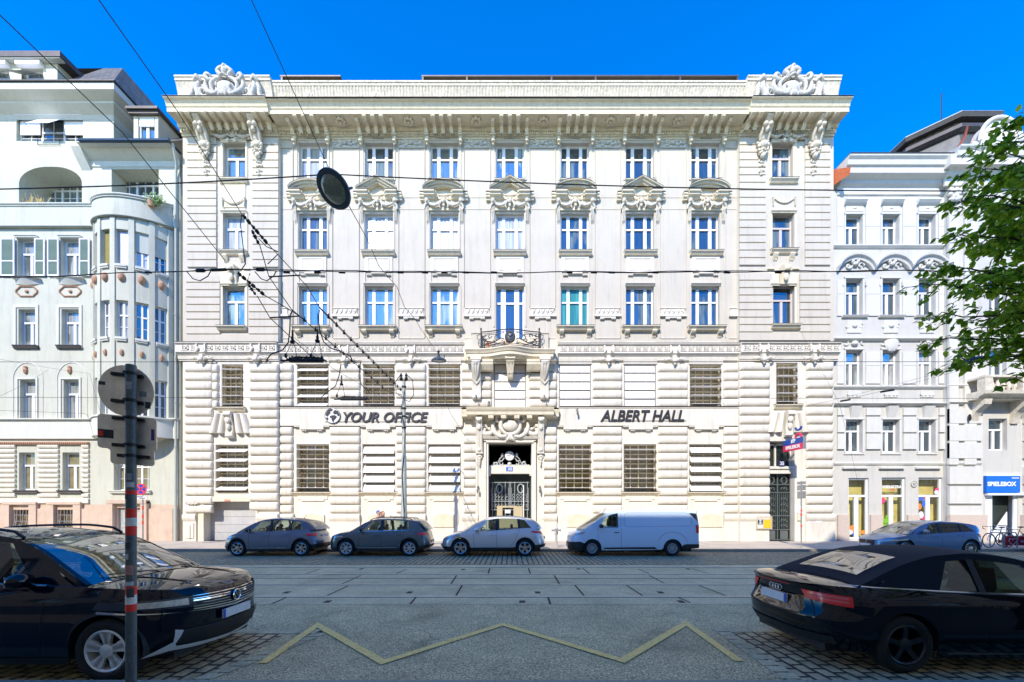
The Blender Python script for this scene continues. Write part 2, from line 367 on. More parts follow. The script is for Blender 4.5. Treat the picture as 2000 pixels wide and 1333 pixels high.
def wall_grid(mb, x0, x1, z0, z1, y, ops, depth=.34):
    xs = sorted({x0, x1, *[o[0] for o in ops], *[o[1] for o in ops]}); zs = sorted({z0, z1, *[o[2] for o in ops], *[o[3] for o in ops]})
    xs = [a for a in xs if x0 <= a <= x1]; zs = [a for a in zs if z0 <= a <= z1]
    vi = {}; vs = []
    def V(i, j):
        if (i, j) not in vi: vi[(i, j)] = len(vs); vs.append((xs[i], y, zs[j]))
        return vi[(i, j)]
    fs = []
    for i in range(len(xs)-1):
        for j in range(len(zs)-1):
            cx, cz = (xs[i]+xs[i+1])/2, (zs[j]+zs[j+1])/2
            if any(o[0] < cx < o[1] and o[2] < cz < o[3] for o in ops): continue
            fs.append((V(i, j), V(i+1, j), V(i+1, j+1), V(i, j+1)))
    mb.add(vs, fs)
    for o in ops:
        a, b, c, d = o[:4]; dd = o[4] if len(o) > 4 else depth; e = y+dd
        mb.add([(a,y,c),(b,y,c),(b,y,d),(a,y,d),(a,e,c),(b,e,c),(b,e,d),(a,e,d)], [(0,4,5,1),(1,5,6,2),(2,6,7,3),(3,7,4,0)])
    return mb
def pw(pts, x):
    if x <= pts[0][0]: return pts[0][1]
    if x >= pts[-1][0]: return pts[-1][1]
    n = len(pts)
    for i in range(n-1):
        if x <= pts[i+1][0]:
            h = pts[i+1][0]-pts[i][0]; d = (pts[i+1][1]-pts[i][1])/h
            def sl(k):
                if k == 0 or k == n-1: return None
                a = (pts[k][1]-pts[k-1][1])/(pts[k][0]-pts[k-1][0]); b = (pts[k+1][1]-pts[k][1])/(pts[k+1][0]-pts[k][0])
                return 0 if a*b <= 0 else 2*a*b/(a+b)
            m0, m1 = sl(i), sl(i+1); m0 = d if m0 is None else m0; m1 = d if m1 is None else m1
            t = (x-pts[i][0])/h
            return (2*t**3-3*t*t+1)*pts[i][1]+(t**3-2*t*t+t)*h*m0+(-2*t**3+3*t*t)*pts[i+1][1]+(t**3-t*t)*h*m1
def spiral(cx, cz, r0, r1, a0, a1, y, n=18, bulge=0):
    return [(cx+(r0+(r1-r0)*i/n)*cos(a0+(a1-a0)*i/n), y-bulge*sin(pi*i/n), cz+(r0+(r1-r0)*i/n)*sin(a0+(a1-a0)*i/n)) for i in range(n+1)]
# ================================================================ GROUND
YK, YS = 18.15, 4.2       # far kerb line, near kerb line
def sheet(name, x0, x1, y0, y1, z, m):
    o = MB().add([(x0,y0,z),(x1,y0,z),(x1,y1,z),(x0,y1,z)], [(0,1,2,3)]).build(name, m, smooth=0); return struct(o)
ASPH = asphalt('asphalt', (.52, .42, .22), .6, 80, .25)
SLABM = asphalt('tram_slab', (.62, .51, .28), .22, 60, .22)
COB = brickmat('cobbles', (.62, .50, .28), (.44, .35, .19), (.05, .045, .035), .24, .17, .028, rot=R(90), bump=1, warp=.07, var=.35)
COBF = brickmat('cobbles_far', (.60, .48, .27), (.43, .34, .18), (.05, .045, .035), .21, .19, .028, rot=R(90), bump=1, warp=.06, var=.35)
PAVE = asphalt('pavement', (.50, .43, .34), .10, 40, .15)
GRAN = mat('granite_kerb', (.36, .33, .25), .75, var=.25, scale=25, bump=.4)
sheet('ground', -300, 300, -200, 400, -.01, ASPH)
sheet('road', -70, 70, YS, YK+.3, 0, ASPH)
sheet('tram_road', -70, 70, GY(1181), GY(1103), .004, SLABM)
sheet('parking_road', -70, 70, GY(1103), YK+.05, .004, COBF)
a = [GP(575, 1229), GP(468, 1300), GP(440, 1333)]
o = MB().add([(-14, a[0][1], .004), (-14, YS, .004), (-3.42, YS, .004), (a[0][0], a[0][1], .004)], [(0,1,2,3)]).build('parking_bay_pavement', COB, smooth=0); struct(o)
o = MB().add([(14, 6.45, .004), (14, YS, .004), (3.02, YS, .004), (3.2, 6.45, .004)], [(0,1,2,3)]).build('parking_bay_pavement', COB, smooth=0); struct(o)
LIGHTSET = asphalt('pale_setts', (.56, .49, .29), .2, 60, .3)
mb = MB()
for (p, q) in (((-2.76, 6.37), (-3.43, 4.3)), ((3.2, 6.44), (3.02, 4.3))):
    n = 11
    for i in range(n):
        t0, t1 = i/n+.006, (i+1)/n-.006; s = -1 if p[0] < 0 else 1
        f = lambda t: (p[0]+(q[0]-p[0])*t, p[1]+(q[1]-p[1])*t)
        (xa, ya), (xb, yb) = f(t0), f(t1)
        mb.add([(xa, ya, .008), (xa+s*.22, ya, .008), (xb+s*.22, yb, .008), (xb, yb, .008)], [(0,1,2,3)])
for i in range(22):
    mb.add([(-2.95-i*.36, 6.37, .008), (-2.95-i*.36, 6.15, .008), (-3.29-i*.36, 6.15, .008), (-3.29-i*.36, 6.37, .008)], [(0,1,2,3)])
    mb.add([(3.4+i*.36, 6.44, .008), (3.4+i*.36, 6.22, .008), (3.74+i*.36, 6.22, .008), (3.74+i*.36, 6.44, .008)], [(0,1,2,3)])
struct(mb.build('pavement_strip', LIGHTSET, smooth=0))
# kerbs and pavements
FARW = MB().box(-70, 70, YK+.25, 60, -.2, .12)
struct(FARW.build('far_pavement', PAVE, smooth=0))
mb = MB()
for i in range(90):
    x = -52+i*1.2; mb.box(x, x+1.19, YK, YK+.248, -.2, .123)
struct(mb.build('far_kerb', GRAN, smooth=0))
mb = MB()
for i in range(60):
    x = -36+i*1.2; mb.box(x, x+1.19, YS-.28, YS, -.2, .123)
struct(mb.build('near_kerb', GRAN, smooth=0))
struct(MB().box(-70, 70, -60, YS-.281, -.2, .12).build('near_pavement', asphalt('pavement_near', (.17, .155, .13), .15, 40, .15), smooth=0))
# rails, joints
RAILM = mat('worn_steel', (.85, .80, .70), .45, .35, var=.2, scale=5)
GROOVE = mat('rail_groove', (.02, .018, .015), .8)
mb = MB(); mg = MB()
for yy in (8.77, 10.19, 11.86, 13.28):
    mg.box(-70, 70, yy-.075, yy-.0285, -.05, .0085)
struct(mg.build('road_surface_lines', GROOVE, smooth=0))
for lb, pair in (('nearer tram track set flush in the pale slab road', (8.77, 10.19)), ('farther tram track beside the parked cars lane', (11.86, 13.28))):
    t = thing('tram_track', lb, 'tram track', (0, pair[0], 0), group='tram tracks')
    for yy in pair: MB().box(-70, 70, yy-.028, yy+.028, -.05, .012).build('rail', RAILM, t, smooth=0)
mg = MB()
JT = [(903,92,897,112),(1040,92,1047,112),(1232,92,1260,114),(608,95,570,112),(300,95,245,113),(1430,95,1470,112),(1620,93,1690,115),
 (445,118,375,150),(785,118,765,148),(1132,118,1150,148),(1470,118,1520,145),(400,155,325,190),(805,153,783,190),(1205,153,1238,190),(1388,153,1445,190),
 (1645,153,1740,190),(180,197,130,218),(640,197,620,220),(1110,197,1118,220),(1570,195,1615,215),(1800,95,1900,112),(-60,118,-160,148),(2100,153,2250,190)]
for x1, y1, x2, y2 in JT:
    a = GP(x1/1.818+460, y1/1.818+1060); b = GP(x2/1.818+460, y2/1.818+1060); wd = .022
    mg.add([(a[0]-wd, a[1], .009), (a[0]+wd, a[1], .009), (b[0]+wd, b[1], .009), (b[0]-wd, b[1], .009)], [(0,1,2,3)])
mg.box(-70, 70, GY(1130.5)-.012, GY(1130.5)+.012, 0, .0095); mg.box(-70, 70, GY(1103.5)-.02, GY(1103.5)+.02, 0, .0095)
struct(mg.build('road_lines', GROOVE, smooth=0))
# yellow zigzag
YEL = mat('road_yellow', (1, .70, .22), .8, var=.3, scale=22, bump=.3)
pts = [Vector(GP(*p)[:2]) for p in ((513,1297),(620,1222),(748,1295),(982,1221),(1216,1292),(1340,1219),(1444,1293))]
mb = MB(); hw = .06; L = []
for i, p in enumerate(pts):
    d0 = (p-pts[i-1]).normalized() if i else None; d1 = (pts[i+1]-p).normalized() if i < len(pts)-1 else None
    if d0 is None: n = Vector((-d1.y, d1.x))*hw
    elif d1 is None: n = Vector((-d0.y, d0.x))*hw
    else:
        t = (d0+d1).normalized(); n = Vector((-t.y, t.x)); n *= hw/max(.3, n.dot(Vector((-d0.y, d0.x))))
    L.append((p+n, p-n))
for i in range(len(L)-1):
    mb.add([(*L[i][0], .0125), (*L[i+1][0], .0125), (*L[i+1][1], .0125), (*L[i][1], .0125)], [(0,1,2,3)])
struct(mb.build('road_marking', YEL, smooth=0))
rc = random.Random(4); mb = MB()
for k in range(4):
    x, y = rc.uniform(-7, 8), rc.uniform(4.8, 7.8); a = rc.uniform(-.6, .6)+(pi/2 if k % 3 == 0 else 0); P = [(x, y)]
    for j in range(14): a += rc.uniform(-.5, .5); x += .13*cos(a); y += .13*sin(a)*.7; P.append((x, min(7.95, max(4.3, y))))
    for (a_, b_) in zip(P, P[1:]):
        w_ = .002+.002*rc.random(); mb.add([(a_[0]-w_, a_[1]-w_, .0135), (a_[0]+w_, a_[1]+w_, .0135), (b_[0]+w_, b_[1]+w_, .0135), (b_[0]-w_, b_[1]-w_, .0135)], [(0,1,2,3)])
struct(mb.build('road_lines', GROOVE, smooth=0))
# small drain covers and litter on the tram bed
mb = MB()
for px, py in ((706,1112),(905,1113),(1130,1112),(1344,1112),(560,1158),(800,1158),(1050,1158),(1290,1158),(640,1176),(1020,1176),(1330,1176)):
    g = GP(px, py); mb.box(g[0]-.06, g[0]+.06, g[1]-.09, g[1]+.09, 0, .0105)
struct(mb.build('road_tile', GROOVE, smooth=0))

# ================================================================ MAIN BUILDING
MAIN = thing('apartment_building', 'long cream stucco building with two crested corner bays, rusticated lower storeys and office lettering', 'building', (0, Y0, .12))
CC = [611, 740, 868, 996, 1123, 1250, 1378]          # centres of the seven middle bays in the photograph
XL, XR = X(545), X(1443)                              # middle part
WL, WR = X(357, YR), X(1628, YR)                      # ends of the building
def op(px0, px1, py0, py1, y=Y0, d=.34): return (X(px0, y), X(px1, y), Z(py1, y), Z(py0, y), d)
ZB = .12
ops = []
for i, c in enumerate(CC):
    ops.append(op(c-27.5, c+27.5, 281, 353)); ops.append(op(c-27.5, c+27.5, 417, 494))
    ops.append(op(c-27.5, c+27.5, 559, 640 if i != 3 else 662))
    ops.append(op(c-31, c+31, 712, 797))
    if i != 3: ops.append(op(c-32, c+32, 868, 961))
ops.append((X(954), X(1038), ZB, Z(865), .75))
ZM = Z(676)
up = [o for o in ops if o[2] > ZM]; lo = [o for o in ops if o[2] <= ZM]
m1 = wall_grid(MB(), XL, XR, ZM, 23.9, Y0, up); m1.build('wall', WALL, MAIN, smooth=0)
m1 = wall_grid(MB(), XL, XR, ZB, ZM, Y0, lo); m1.build('lower_wall', CREAM, MAIN, smooth=0)
# side bays
def opR(px0, px1, py0, py1, d=.34): return op(px0, px1, py0, py1, YR, d)
LB = [opR(437, 479, 281, 353), opR(436, 478, 418, 494), opR(435, 477.5, 560, 640), opR(433, 475, 712, 797), opR(421, 485, 869, 962), (X(389,YR), X(502,YR), ZB, Z(973,YR), .55)]
RB = [opR(1508, 1548.5, 281, 352), opR(1509, 1550.5, 417, 491), opR(1510, 1552, 557, 637), opR(1516, 1558, 709, 792), (X(1502,YR), X(1552,YR), ZB, Z(862,YR), .6)]
for (a, b, oo) in ((WL, X(545, YR), LB), (X(1443, YR), WR, RB)):
    wall_grid(MB(), a, b, ZM, 23.9, YR, [o for o in oo if o[2] > ZM]).build('wall', WALL, MAIN, smooth=0)
    wall_grid(MB(), a, b, ZB, ZM, YR, [o for o in oo if o[2] <= ZM]).build('lower_wall', CREAM, MAIN, smooth=0)
mb = MB()                                             # party walls, returns, body behind
mb.add([(WL,YR,ZB),(WL,36,ZB),(WL,36,25.6),(WL,YR,25.6)], [(0,1,2,3)])
mb.add([(WR,YR,ZB),(WR,36,ZB),(WR,36,25.6),(WR,YR,25.6)], [(0,1,2,3)])
for xx in (X(545, YR), X(1443, YR)): mb.add([(xx,YR,ZB),(xx,Y0,ZB),(xx,Y0,23.9),(xx,YR,23.9)], [(0,1,2,3)])
mb.add([(WL,24.6,ZB),(WR,24.6,ZB),(WR,24.6,24),(WL,24.6,24)], [(0,1,2,3)])
mb.add([(WL,36,ZB),(WR,36,ZB),(WR,36,25.6),(WL,36,25.6)], [(0,1,2,3)])
mb.build('side_wall', CREAM, MAIN, smooth=0)

# ---- cornice
def cornice(x0, x1, y, dy, name='cornice'):
    # y = wall plane; profile from wall top outwards
    p = [(y-.02, 23.08),(y-.07, 23.10),(y-.09, 23.17),(y-.18, 23.20),(y-.20, 23.34),(y-.32, 23.37),(y-.37, 23.43),(y-.41, 23.52),(y-1.0-dy, 23.52),(y-1.0-dy, 23.50),(y-1.06-dy, 23.50),(y-1.06-dy, 23.72),
         (y-1.10-dy, 23.74),(y-1.13-dy, 23.80),(y-1.15-dy, 23.88),(y-1.22-dy, 23.97),(y-1.32-dy, 24.01),(y-1.34-dy, 24.04),(y+.3, 24.06),(y+.3, 23.08)]
    mb = MB(); mb.prof(p, x0, x1); return mb.build(name, TRIM, MAIN, smooth=28)
cornice(XL, XR, Y0, .08)
cornice(WL, X(545,YR)-.001, YR, 0); cornice(X(1443,YR)+.001, WR, YR, 0)
mb = MB(); mb.box(XL, XR, Y0-1.5, Y0-.3, 24.062, 24.075); mb.box(WL-.02, X(545,YR), YR-1.37, YR-.3, 24.062, 24.078); mb.box(X(1443,YR), WR+.02, YR-1.37, YR-.3, 24.062, 24.078)
mb.build('cornice_flashing', FLASH, MAIN, smooth=0)
# ---- parapet
def parapet(x0, x1, y, z0, z1):
    p = [(y+.3, z0),(y-.06, z0),(y-.06, z0+.30),(y, z0+.34)]
    for k in range(7): t = k/6; p.append((y-.22*t*t, z0+.34+(z1-.25-z0-.34)*t))
    p += [(y-.26, z1-.23),(y-.26, z1-.12),(y-.31, z1-.08),(y-.31, z1),(y+.3, z1)]
    mb = MB().prof(p, x0, x1); return mb
parapet(XL, XR, 22.35, 24.07, 25.52).build('parapet', AGED, MAIN, smooth=28)
parapet(WL+.25, X(545,YR), 22.2, 24.07, 25.66).build('parapet', AGED, MAIN, smooth=28)
parapet(X(1443,YR), WR-.25, 22.2, 24.07, 25.66).build('parapet', AGED, MAIN, smooth=28)
mb = MB(); n = 150                                    # fluting
for i in range(n):
    x = XL+(XR-XL)*(i+.5)/n; w2 = (XR-XL)/n*.3
    mb.slab(lambda u, v: (x-w2+2*w2*u, 22.345-.22*v*v-.02*sin(pi*u)-.005, 24.41+.86*v), 2, 3, (0, .06, 0))
mb.build('parapet_fluting', AGED, MAIN, smooth=40)
# fan shells on the parapet
def shell(parent):
    mb = MB()
    for k in range(-3, 4):
        a = k*.42; pts = [(sin(a)*.06, -.05, .25), (sin(a)*.3, -.16-.03*(3-abs(k)), .25+cos(a)*.28), (sin(a)*.46, -.2, .25+cos(a)*.42+(.12 if abs(k) < 2 else 0))]
        mb.tube(pts, [.05, .085, .05], 6)
    mb.ell((0, -.12, .2), (.14, .12, .13)); mb.ell((-.33, -.08, .12), (.13, .08, .1)); mb.ell((.33, -.08, .12), (.13, .08, .1)); mb.ell((0, -.22, .72), (.13, .08, .12))
    return mb.build('shell_ornament', AGED, parent, world=False)
for px in (606, 735, 867, 996, 1126, 1254, 1385): PRO('shell', shell, MAIN, X(px, 22.3), 22.32, 24.1)
# ---- crests over the side bays
def crest(parent):
    mb = MB(True)
    mb.ell((0, -.25, .85), (.78, .34, .62), 18, 12)                                  # boss
    ring = [(.95*cos(t)*(1+.06*sin(3*t)), -.30-.1*abs(cos(t)), .88+.80*sin(t)) for t in [pi*.5+2*pi*k/28 for k in range(29)]]
    mb.tube(ring, [.10+.05*abs(sin(3*k/28*pi)) for k in range(29)], 8)
    for s in (-1, 1):
        sp = lambda pts: [(s*x, y, z) for x, y, z in pts]
        mb.tube(sp([(.45,-.3,1.62),(.75,-.38,1.42),(1.05,-.4,1.35),(1.32,-.42,1.55),(1.22,-.44,1.76),(1.0,-.42,1.68),(1.02,-.4,1.52)]), [.07,.13,.16,.17,.13,.1,.05], 8)
        mb.tube(sp([(1.28,-.4,1.5),(1.38,-.36,1.1),(1.25,-.4,.65),(.95,-.48,.32),(.62,-.5,.22),(.45,-.5,.42),(.6,-.5,.5)]), [.1,.15,.19,.2,.17,.12,.05], 8)
        mb.tube(sp([(1.1,-.3,.55),(1.5,-.3,.3),(1.8,-.3,.45),(1.78,-.32,.8),(1.52,-.34,.78),(1.55,-.33,.6)]), [.1,.15,.17,.15,.1,.05], 8)
        mb.tube(sp([(2.02,-.18,1.45),(2.12,-.26,1.0),(1.98,-.3,.5),(1.95,-.3,.12)]), [.18,.22,.2,.22], 8)       # draped volute
        mb.tube(sp([(1.86,-.2,1.5),(2.1,-.3,1.72),(2.34,-.22,1.5)]), [.15,.2,.15], 8)
        mb.tube(sp([(2.3,-.2,1.4),(2.42,-.24,.95),(2.5,-.3,.45),(2.72,-.3,.14),(2.86,-.3,.34),(2.7,-.3,.44)]), [.14,.15,.15,.15,.12,.06], 8)
        mb.tube(sp([(1.75,-.2,1.3),(1.68,-.22,.95),(1.6,-.2,.7)]), [.1,.12,.08], 6)
        mb.ell((s*2.12, -.3, .75), (.12, .14, .3)); mb.ell((s*2.2, -.25, .18), (.4, .2, .2)); mb.ell((s*.5, -.52, .95), (.09, .07, .18))
        mb.tube(sp([(.2,-.3,1.5),(.36,-.36,1.85),(.5,-.36,2.05),(.3,-.4,2.2),(.12,-.4,2.35)]), [.12,.16,.16,.15,.1], 8)
        mb.tube(sp([(.1,-.5,.5),(.22,-.56,.2),(.3,-.5,.02)]), [.1,.1,.05], 6)
    mb.ell((0, -.36, 2.1), (.26, .2, .33)); mb.ell((0, -.5, .3), (.3, .18, .26)); mb.tube([(-.08,-.36,2.2),(.03,-.42,2.38),(.2,-.36,2.3)], [.14,.15,.08], 8)
    mb.tube([(-.3,-.5,1.55),(0,-.56,1.66),(.3,-.5,1.55)], [.07,.09,.07], 8)
    return mb.build('crest_ornament', GREYST, parent, smooth=60, world=False)
cr = PRO('crest', crest, MAIN, X(441, 21.8), 22.1, 24.08); cr2 = PRO('crest', crest, MAIN, X(1545, 21.8), 22.1, 24.08)
for o in (cr, cr2): o.scale = (.74, 1, .76)
# ---- roof storey behind
mb = MB()
TAN = mat('tan_render', (.62, .50, .34), .8, var=.1)
for a, b in ((551, 664), (826, 1440)): mb.box(X(a, 25.2), X(b, 25.2), 25.2, 27, 25, Z(155.5, 25.2))
mb.build_by('attic', TAN, MAIN, [X(750)], 0)
mb = MB()
for a, b in ((549, 664), (825, 1441)): mb.box(X(a, 25)-.05, X(b, 25)+.05, 24.95, 27.5, Z(155.5, 25.2)+.001, Z(153, 25)+.06)
for px in (826, 912, 1077, 1163, 1328, 1440, 551): mb.box(X(px, 24.95)-.05, X(px, 24.95)+.05, 24.9, 25.0, Z(163, 24.9), Z(150, 24.9))
mb.build_by('attic_roof', FLASH, MAIN, [X(750)], 0)
struct_roof = MB().box(WL+.3, WR-.3, 22.7, 36, 24.2, 24.4).build('roof', FLASH, MAIN, smooth=0)

# ---- under-cornice brackets
def modillion(parent, big=False):
    mb = MB()
    for s in (-1, 1): mb.prism([(s*.12, 0), (s*.12, -.1), (s*.09, -.1), (s*.09, 0)], -.75, 0)
    prof = [(0,0),(-.78,0),(-.78,-.09),(-.70,-.16),(-.55,-.17),(-.4,-.12),(-.28,-.13),(-.2,-.2),(-.14,-.34),(-.06,-.40),(0,-.36)]
    mb.prof(prof, -.10, .10)
    for x in (-.08, .08): mb.lathe([(.0,-.012),(.05,-.01),(.05,.01),(0,.012)], (x, -.7, -.10), 'x', 8)
    return mb.build('modillion', TRIM, parent, smooth=40, world=False)
def longbracket(parent):
    mb = MB()
    prof = [(0,0),(-.78,0),(-.78,-.09),(-.70,-.16),(-.52,-.16),(-.38,-.18),(-.3,-.28),(-.27,-.36),(-.17,-.40),(-.13,-.46),(-.12,-.60),(-.16,-.68),(-.14,-.75),(-.06,-.80),(0,-.80)]
    mb.prof(prof, -.09, .09); mb.box(-.13, .13, -.24, 0, -.43, -.38)
    mb.ell((0,-.15,-.70), (.12,.08,.08)); mb.ell((0,-.07,-.83), (.06,.06,.06))
    return mb.build('cornice_bracket', TRIM, parent, smooth=40, world=False)
def rosette(parent):
    mb = MB(); mb.lathe([(.0,-.14),(.08,-.12),(.1,-.05),(.0,0)], (0,0,0), 'z', 10)
    for k in range(8):
        a = k*pi/4; mb.ell((cos(a)*.2, sin(a)*.2, -.05), (.1, .1, .06), 8, 5)
    mb.lathe([(.3,0),(.3,-.03),(.34,-.03),(.34,0)], (0,0,0), 'z', 18)
    return mb.build('soffit_rosette', TRIM, parent, world=False)
PX = lambda c: X(c)
for i, c in enumerate(CC):
    for k in (-16, 0, 16): PRO('mod', modillion, MAIN, X(c+k*.985), Y0-.34, 23.52)
    for s in (-1, 1): PRO('lbr', longbracket, MAIN, X(c+s*32.5), Y0-.16, 23.52)
for c in [(CC[i]+CC[i+1])/2 for i in range(6)]: PRO('ros', rosette, MAIN, X(c), Y0-.72, 23.515)
for c0 in (461, 1530):
    for px in (-88, -73, -42, -27, -12, 4, 20, 52, 68):
        q = px+(6 if c0 == 461 else 8)
        PRO('mod', modillion, MAIN, X(c0+q, YR)*(1.0), YR-.34, 23.52)

# ---- frieze between brackets, panels with foliage relief
def foliage_relief(w, h, seed, n=26):
    rr = random.Random(seed); mb = MB()
    for s in (-1, 1):
        pts = spiral(s*w*.22, 0, h*.42, h*.08, pi*.5, pi*.5+s*4.6, -.05, 14); mb.tube(pts, [.045]*8+[.035]*7, 5)
        pts = spiral(s*w*.40, -h*.05, h*.28, h*.05, pi*.9, pi*.9-s*4.6, -.04, 12); mb.tube(pts, .03, 5)
    for k in range(n):
        x = rr.uniform(-.5, .5)*w; z = rr.uniform(-.4, .4)*h; r = rr.uniform(.04, .085)
        mb.ell((x, -.03, z), (r*1.3, .06, r*.9), 7, 5)
    mb.ell((0, -.06, 0), (.12, .09, .12)); return mb
def fr_panel(parent):
    mb = foliage_relief(1.5, .34, 3, 30); mb.box(-.78, .78, -.015, 0, -.2, .2); return mb.build('frieze_relief', AGED, parent, smooth=60, world=False)
for i in range(8):
    if 0 < i < 7:
        c = (CC[i-1]+CC[i])/2; PRO('fp', fr_panel, MAIN, X(c), Y0-.01, Z(281))
mb = MB()
for i in range(8):
    a = 547 if i == 0 else CC[i-1]+37; b = 1441 if i == 7 else CC[i]-37
    mb.prof([(Y0, Z(291)),(Y0-.06, Z(291)),(Y0-.08, Z(289.5)),(Y0, Z(288))], X(a), X(b))
    mb.box(X(a)+.1, X(b)-.1, Y0-.05, Y0, Z(272), Z(273.5))
    for x in (a+1.5, b-1.5): mb.tube([(X(x), Y0-.03, Z(287)), (X(x), Y0-.03, Z(660 if i not in (3, 4) else 600))], .028, 4)
for c in CC:                                          # head, label, lintel over the three upper rows
    for (t, wd) in ((281, 29), (559, 29)):
        mb.prof([(Y0, Z(t)),(Y0-.05, Z(t)),(Y0-.09, Z(t-2.5)),(Y0-.13, Z(t-3)),(Y0-.13, Z(t-4.5)),(Y0, Z(t-5))], X(c-wd), X(c+wd))
        for s in (-1, 1): mb.box(X(c+s*29.5), X(c+s*32.5), Y0-.04, Y0, Z(t+72 if t == 281 else t+80), Z(t))
    for s in (-1, 1): mb.box(X(c+s*28.5), X(c+s*31), Y0-.04, Y0, Z(494), Z(417))
    mb.box(X(c-28), X(c+28), Y0-.07, Y0, Z(271), Z(266)); mb.box(X(c-20), X(c+20), Y0-.12, Y0, Z(266), Z(263.5))
    for k in range(8): mb.ell((X(c-10+k*2.9), Y0-.09, Z(273)), (.04, .05, .05), 6, 4)
mb.build_by('window_surround_moulding', WALL, MAIN, [X(p) for p in (545, 675, 804, 932, 1060, 1187, 1314, 1443)], 30)
mb = MB()                                             # dentils under the cornice
k = 0
x = WL+.1
while x < WR-.1:
    y = YR if (x < X(545, YR) or x > X(1443, YR)) else Y0
    mb.box(x, x+.07, y-.27, y-.19, 23.23, 23.33); x += .14
mb.build('dentil_course', TRIM, MAIN, smooth=0)

# ---- windows
def window_mb(w, h, kind, fr):
    # opening w x h, local origin at bottom centre, y=0 outer face of frame
    f = MB(); t = .075; d = .07; hw = w/2
    if kind == 'three':
        f.box(-hw, -hw+t, 0, d, 0, h); f.box(hw-t, hw, 0, d, 0, h); f.box(-hw+t, hw-t, 0, d, h-t, h); f.box(-hw+t, hw-t, 0, d, 0, t*1.2)
        zt = h*.64; f.box(-hw+t, hw-t, -.03, d+.002, zt-.045, zt+.045)
        for s in (-1, 1): f.box(s*w*.225-.09, s*w*.225+.09, -.012, d+.001, t*1.2, h-t)
        f.box(-hw-.0, hw, -.05, -.001, h-.05, h)
    elif kind == 'two':
        f.box(-hw, -hw+t, 0, d, 0, h); f.box(hw-t, hw, 0, d, 0, h); f.box(-hw+t, hw-t, 0, d, h-t, h); f.box(-hw+t, hw-t, 0, d, 0, t*1.2)
        zt = h*.66; f.box(-hw+t, hw-t, -.03, d+.002, zt-.05, zt+.05); f.box(-.075, .075, -.012, d+.001, t, zt-.05)
    elif kind == 'lattice':
        f.box(-hw, -hw+.05, 0, d, 0, h); f.box(hw-.05, hw, 0, d, 0, h); f.box(-hw+.05, hw-.05, 0, d, h-.05, h); f.box(-hw+.05, hw-.05, 0, d, 0, .06)
        for k in (1, 2, 3): x = -hw+w*k/4; f.box(x-.028, x+.028, -.01, d, .06, h-.05)
        n = max(3, round(h/.55))
        for k in range(1, n): z = h*k/n; f.box(-hw+.05, hw-.05, -.02, d-.01, z-.03, z+.03)
    elif kind == 'door':
        f.box(-hw, -hw+t, 0, d, 0, h); f.box(hw-t, hw, 0, d, 0, h); f.box(-hw+t, hw-t, 0, d, h-t, h)
        zt = h*.70; f.box(-hw+t, hw-t, -.03, d+.002, zt-.05, zt+.06)
        for s in (-1, 1): f.box(s*w*.24-.14, s*w*.24+.14, -.012, d+.001, 0, h-t)
        f.box(-w*.2, w*.2, 0, d, 0, .35)
    p = MB(); yy = .045
    p.add([(-hw+.02, yy, .02), (hw-.02, yy, .02), (hw-.02, yy, h-.02), (-hw+.02, yy, h-.02)], [(0,1,2,3)])
    return f, p
def win(parent, x, y, z, w, h, kind='three', glass=G_BLUE, fr=None):
    fr = fr or WHITE
    key = ('w', round(w, 2), round(h, 2), kind, glass.name, fr.name)
    def mk(par):
        f, p = window_mb(w, h, kind, fr); o = f.build('window', fr, par, smooth=0, world=False)
        p.build('pane', glass, o, smooth=0, world=False); return o
    return PRO(key, mk, parent, x, y, z)
def fit(o, parent, y, kind, glass, fr=None, inset=None):
    return win(parent, (o[0]+o[1])/2, y+(inset if inset is not None else .24), o[2], o[1]-o[0], o[3]-o[2], kind, glass, fr)
gA = [G_WHITE, G_MID, G_BLUE, G_BLUE, G_MID, G_MID, G_MID]
gB = [G_MID, G_PAPER, G_PAPER, G_PAPER, G_MID, G_MID, G_MID]
gC = [G_BLUE, G_BLUE, G_BLUE, G_MID, G_TEAL, G_MID, G_MID]
for i, c in enumerate(CC):
    fit(op(c-27.5, c+27.5, 281, 353), MAIN, Y0, 'three', gA[i], WHITE)
    fit(op(c-27.5, c+27.5, 417, 494), MAIN, Y0, 'three', gB[i], WHITE)
    if i == 3: fit(op(c-27.5, c+27.5, 559, 662), MAIN, Y0, 'door', gC[i], WHITE)
    else: fit(op(c-27.5, c+27.5, 559, 640), MAIN, Y0, 'three', gC[i], WHITE)
    fit(op(c-31, c+31, 712, 797), MAIN, Y0, 'lattice', G_DARK, CREAMF, .30)
    if i != 3: fit(op(c-32, c+32, 868, 961), MAIN, Y0, 'lattice', G_DARK, CREAMF, .30)
for j, o in enumerate(LB[:5]): fit(o, MAIN, YR, 'two' if j < 3 else 'lattice', [G_BLUE, G_PAPER, G_BLUE, G_DARK, G_DARK][j], WHITE if j < 3 else CREAMF, .24 if j < 3 else .3)
for j, o in enumerate(RB[:4]): fit(o, MAIN, YR, 'two' if j < 3 else 'lattice', [G_MID, G_MID, G_MID, G_DARK][j], SASHG if j < 3 else CREAMF, .24 if j < 3 else .3)
# curtains behind some upper windows (printed cloth, teal cloth, daylight seen through)
def cloth(name, x0, x1, z0, z1, y, m):
    MB().grid(lambda u, v: (x0+(x1-x0)*u, y+.02*sin(u*22), z0+(z1-z0)*v), 20, 1).build(name, m, MAIN, smooth=60)

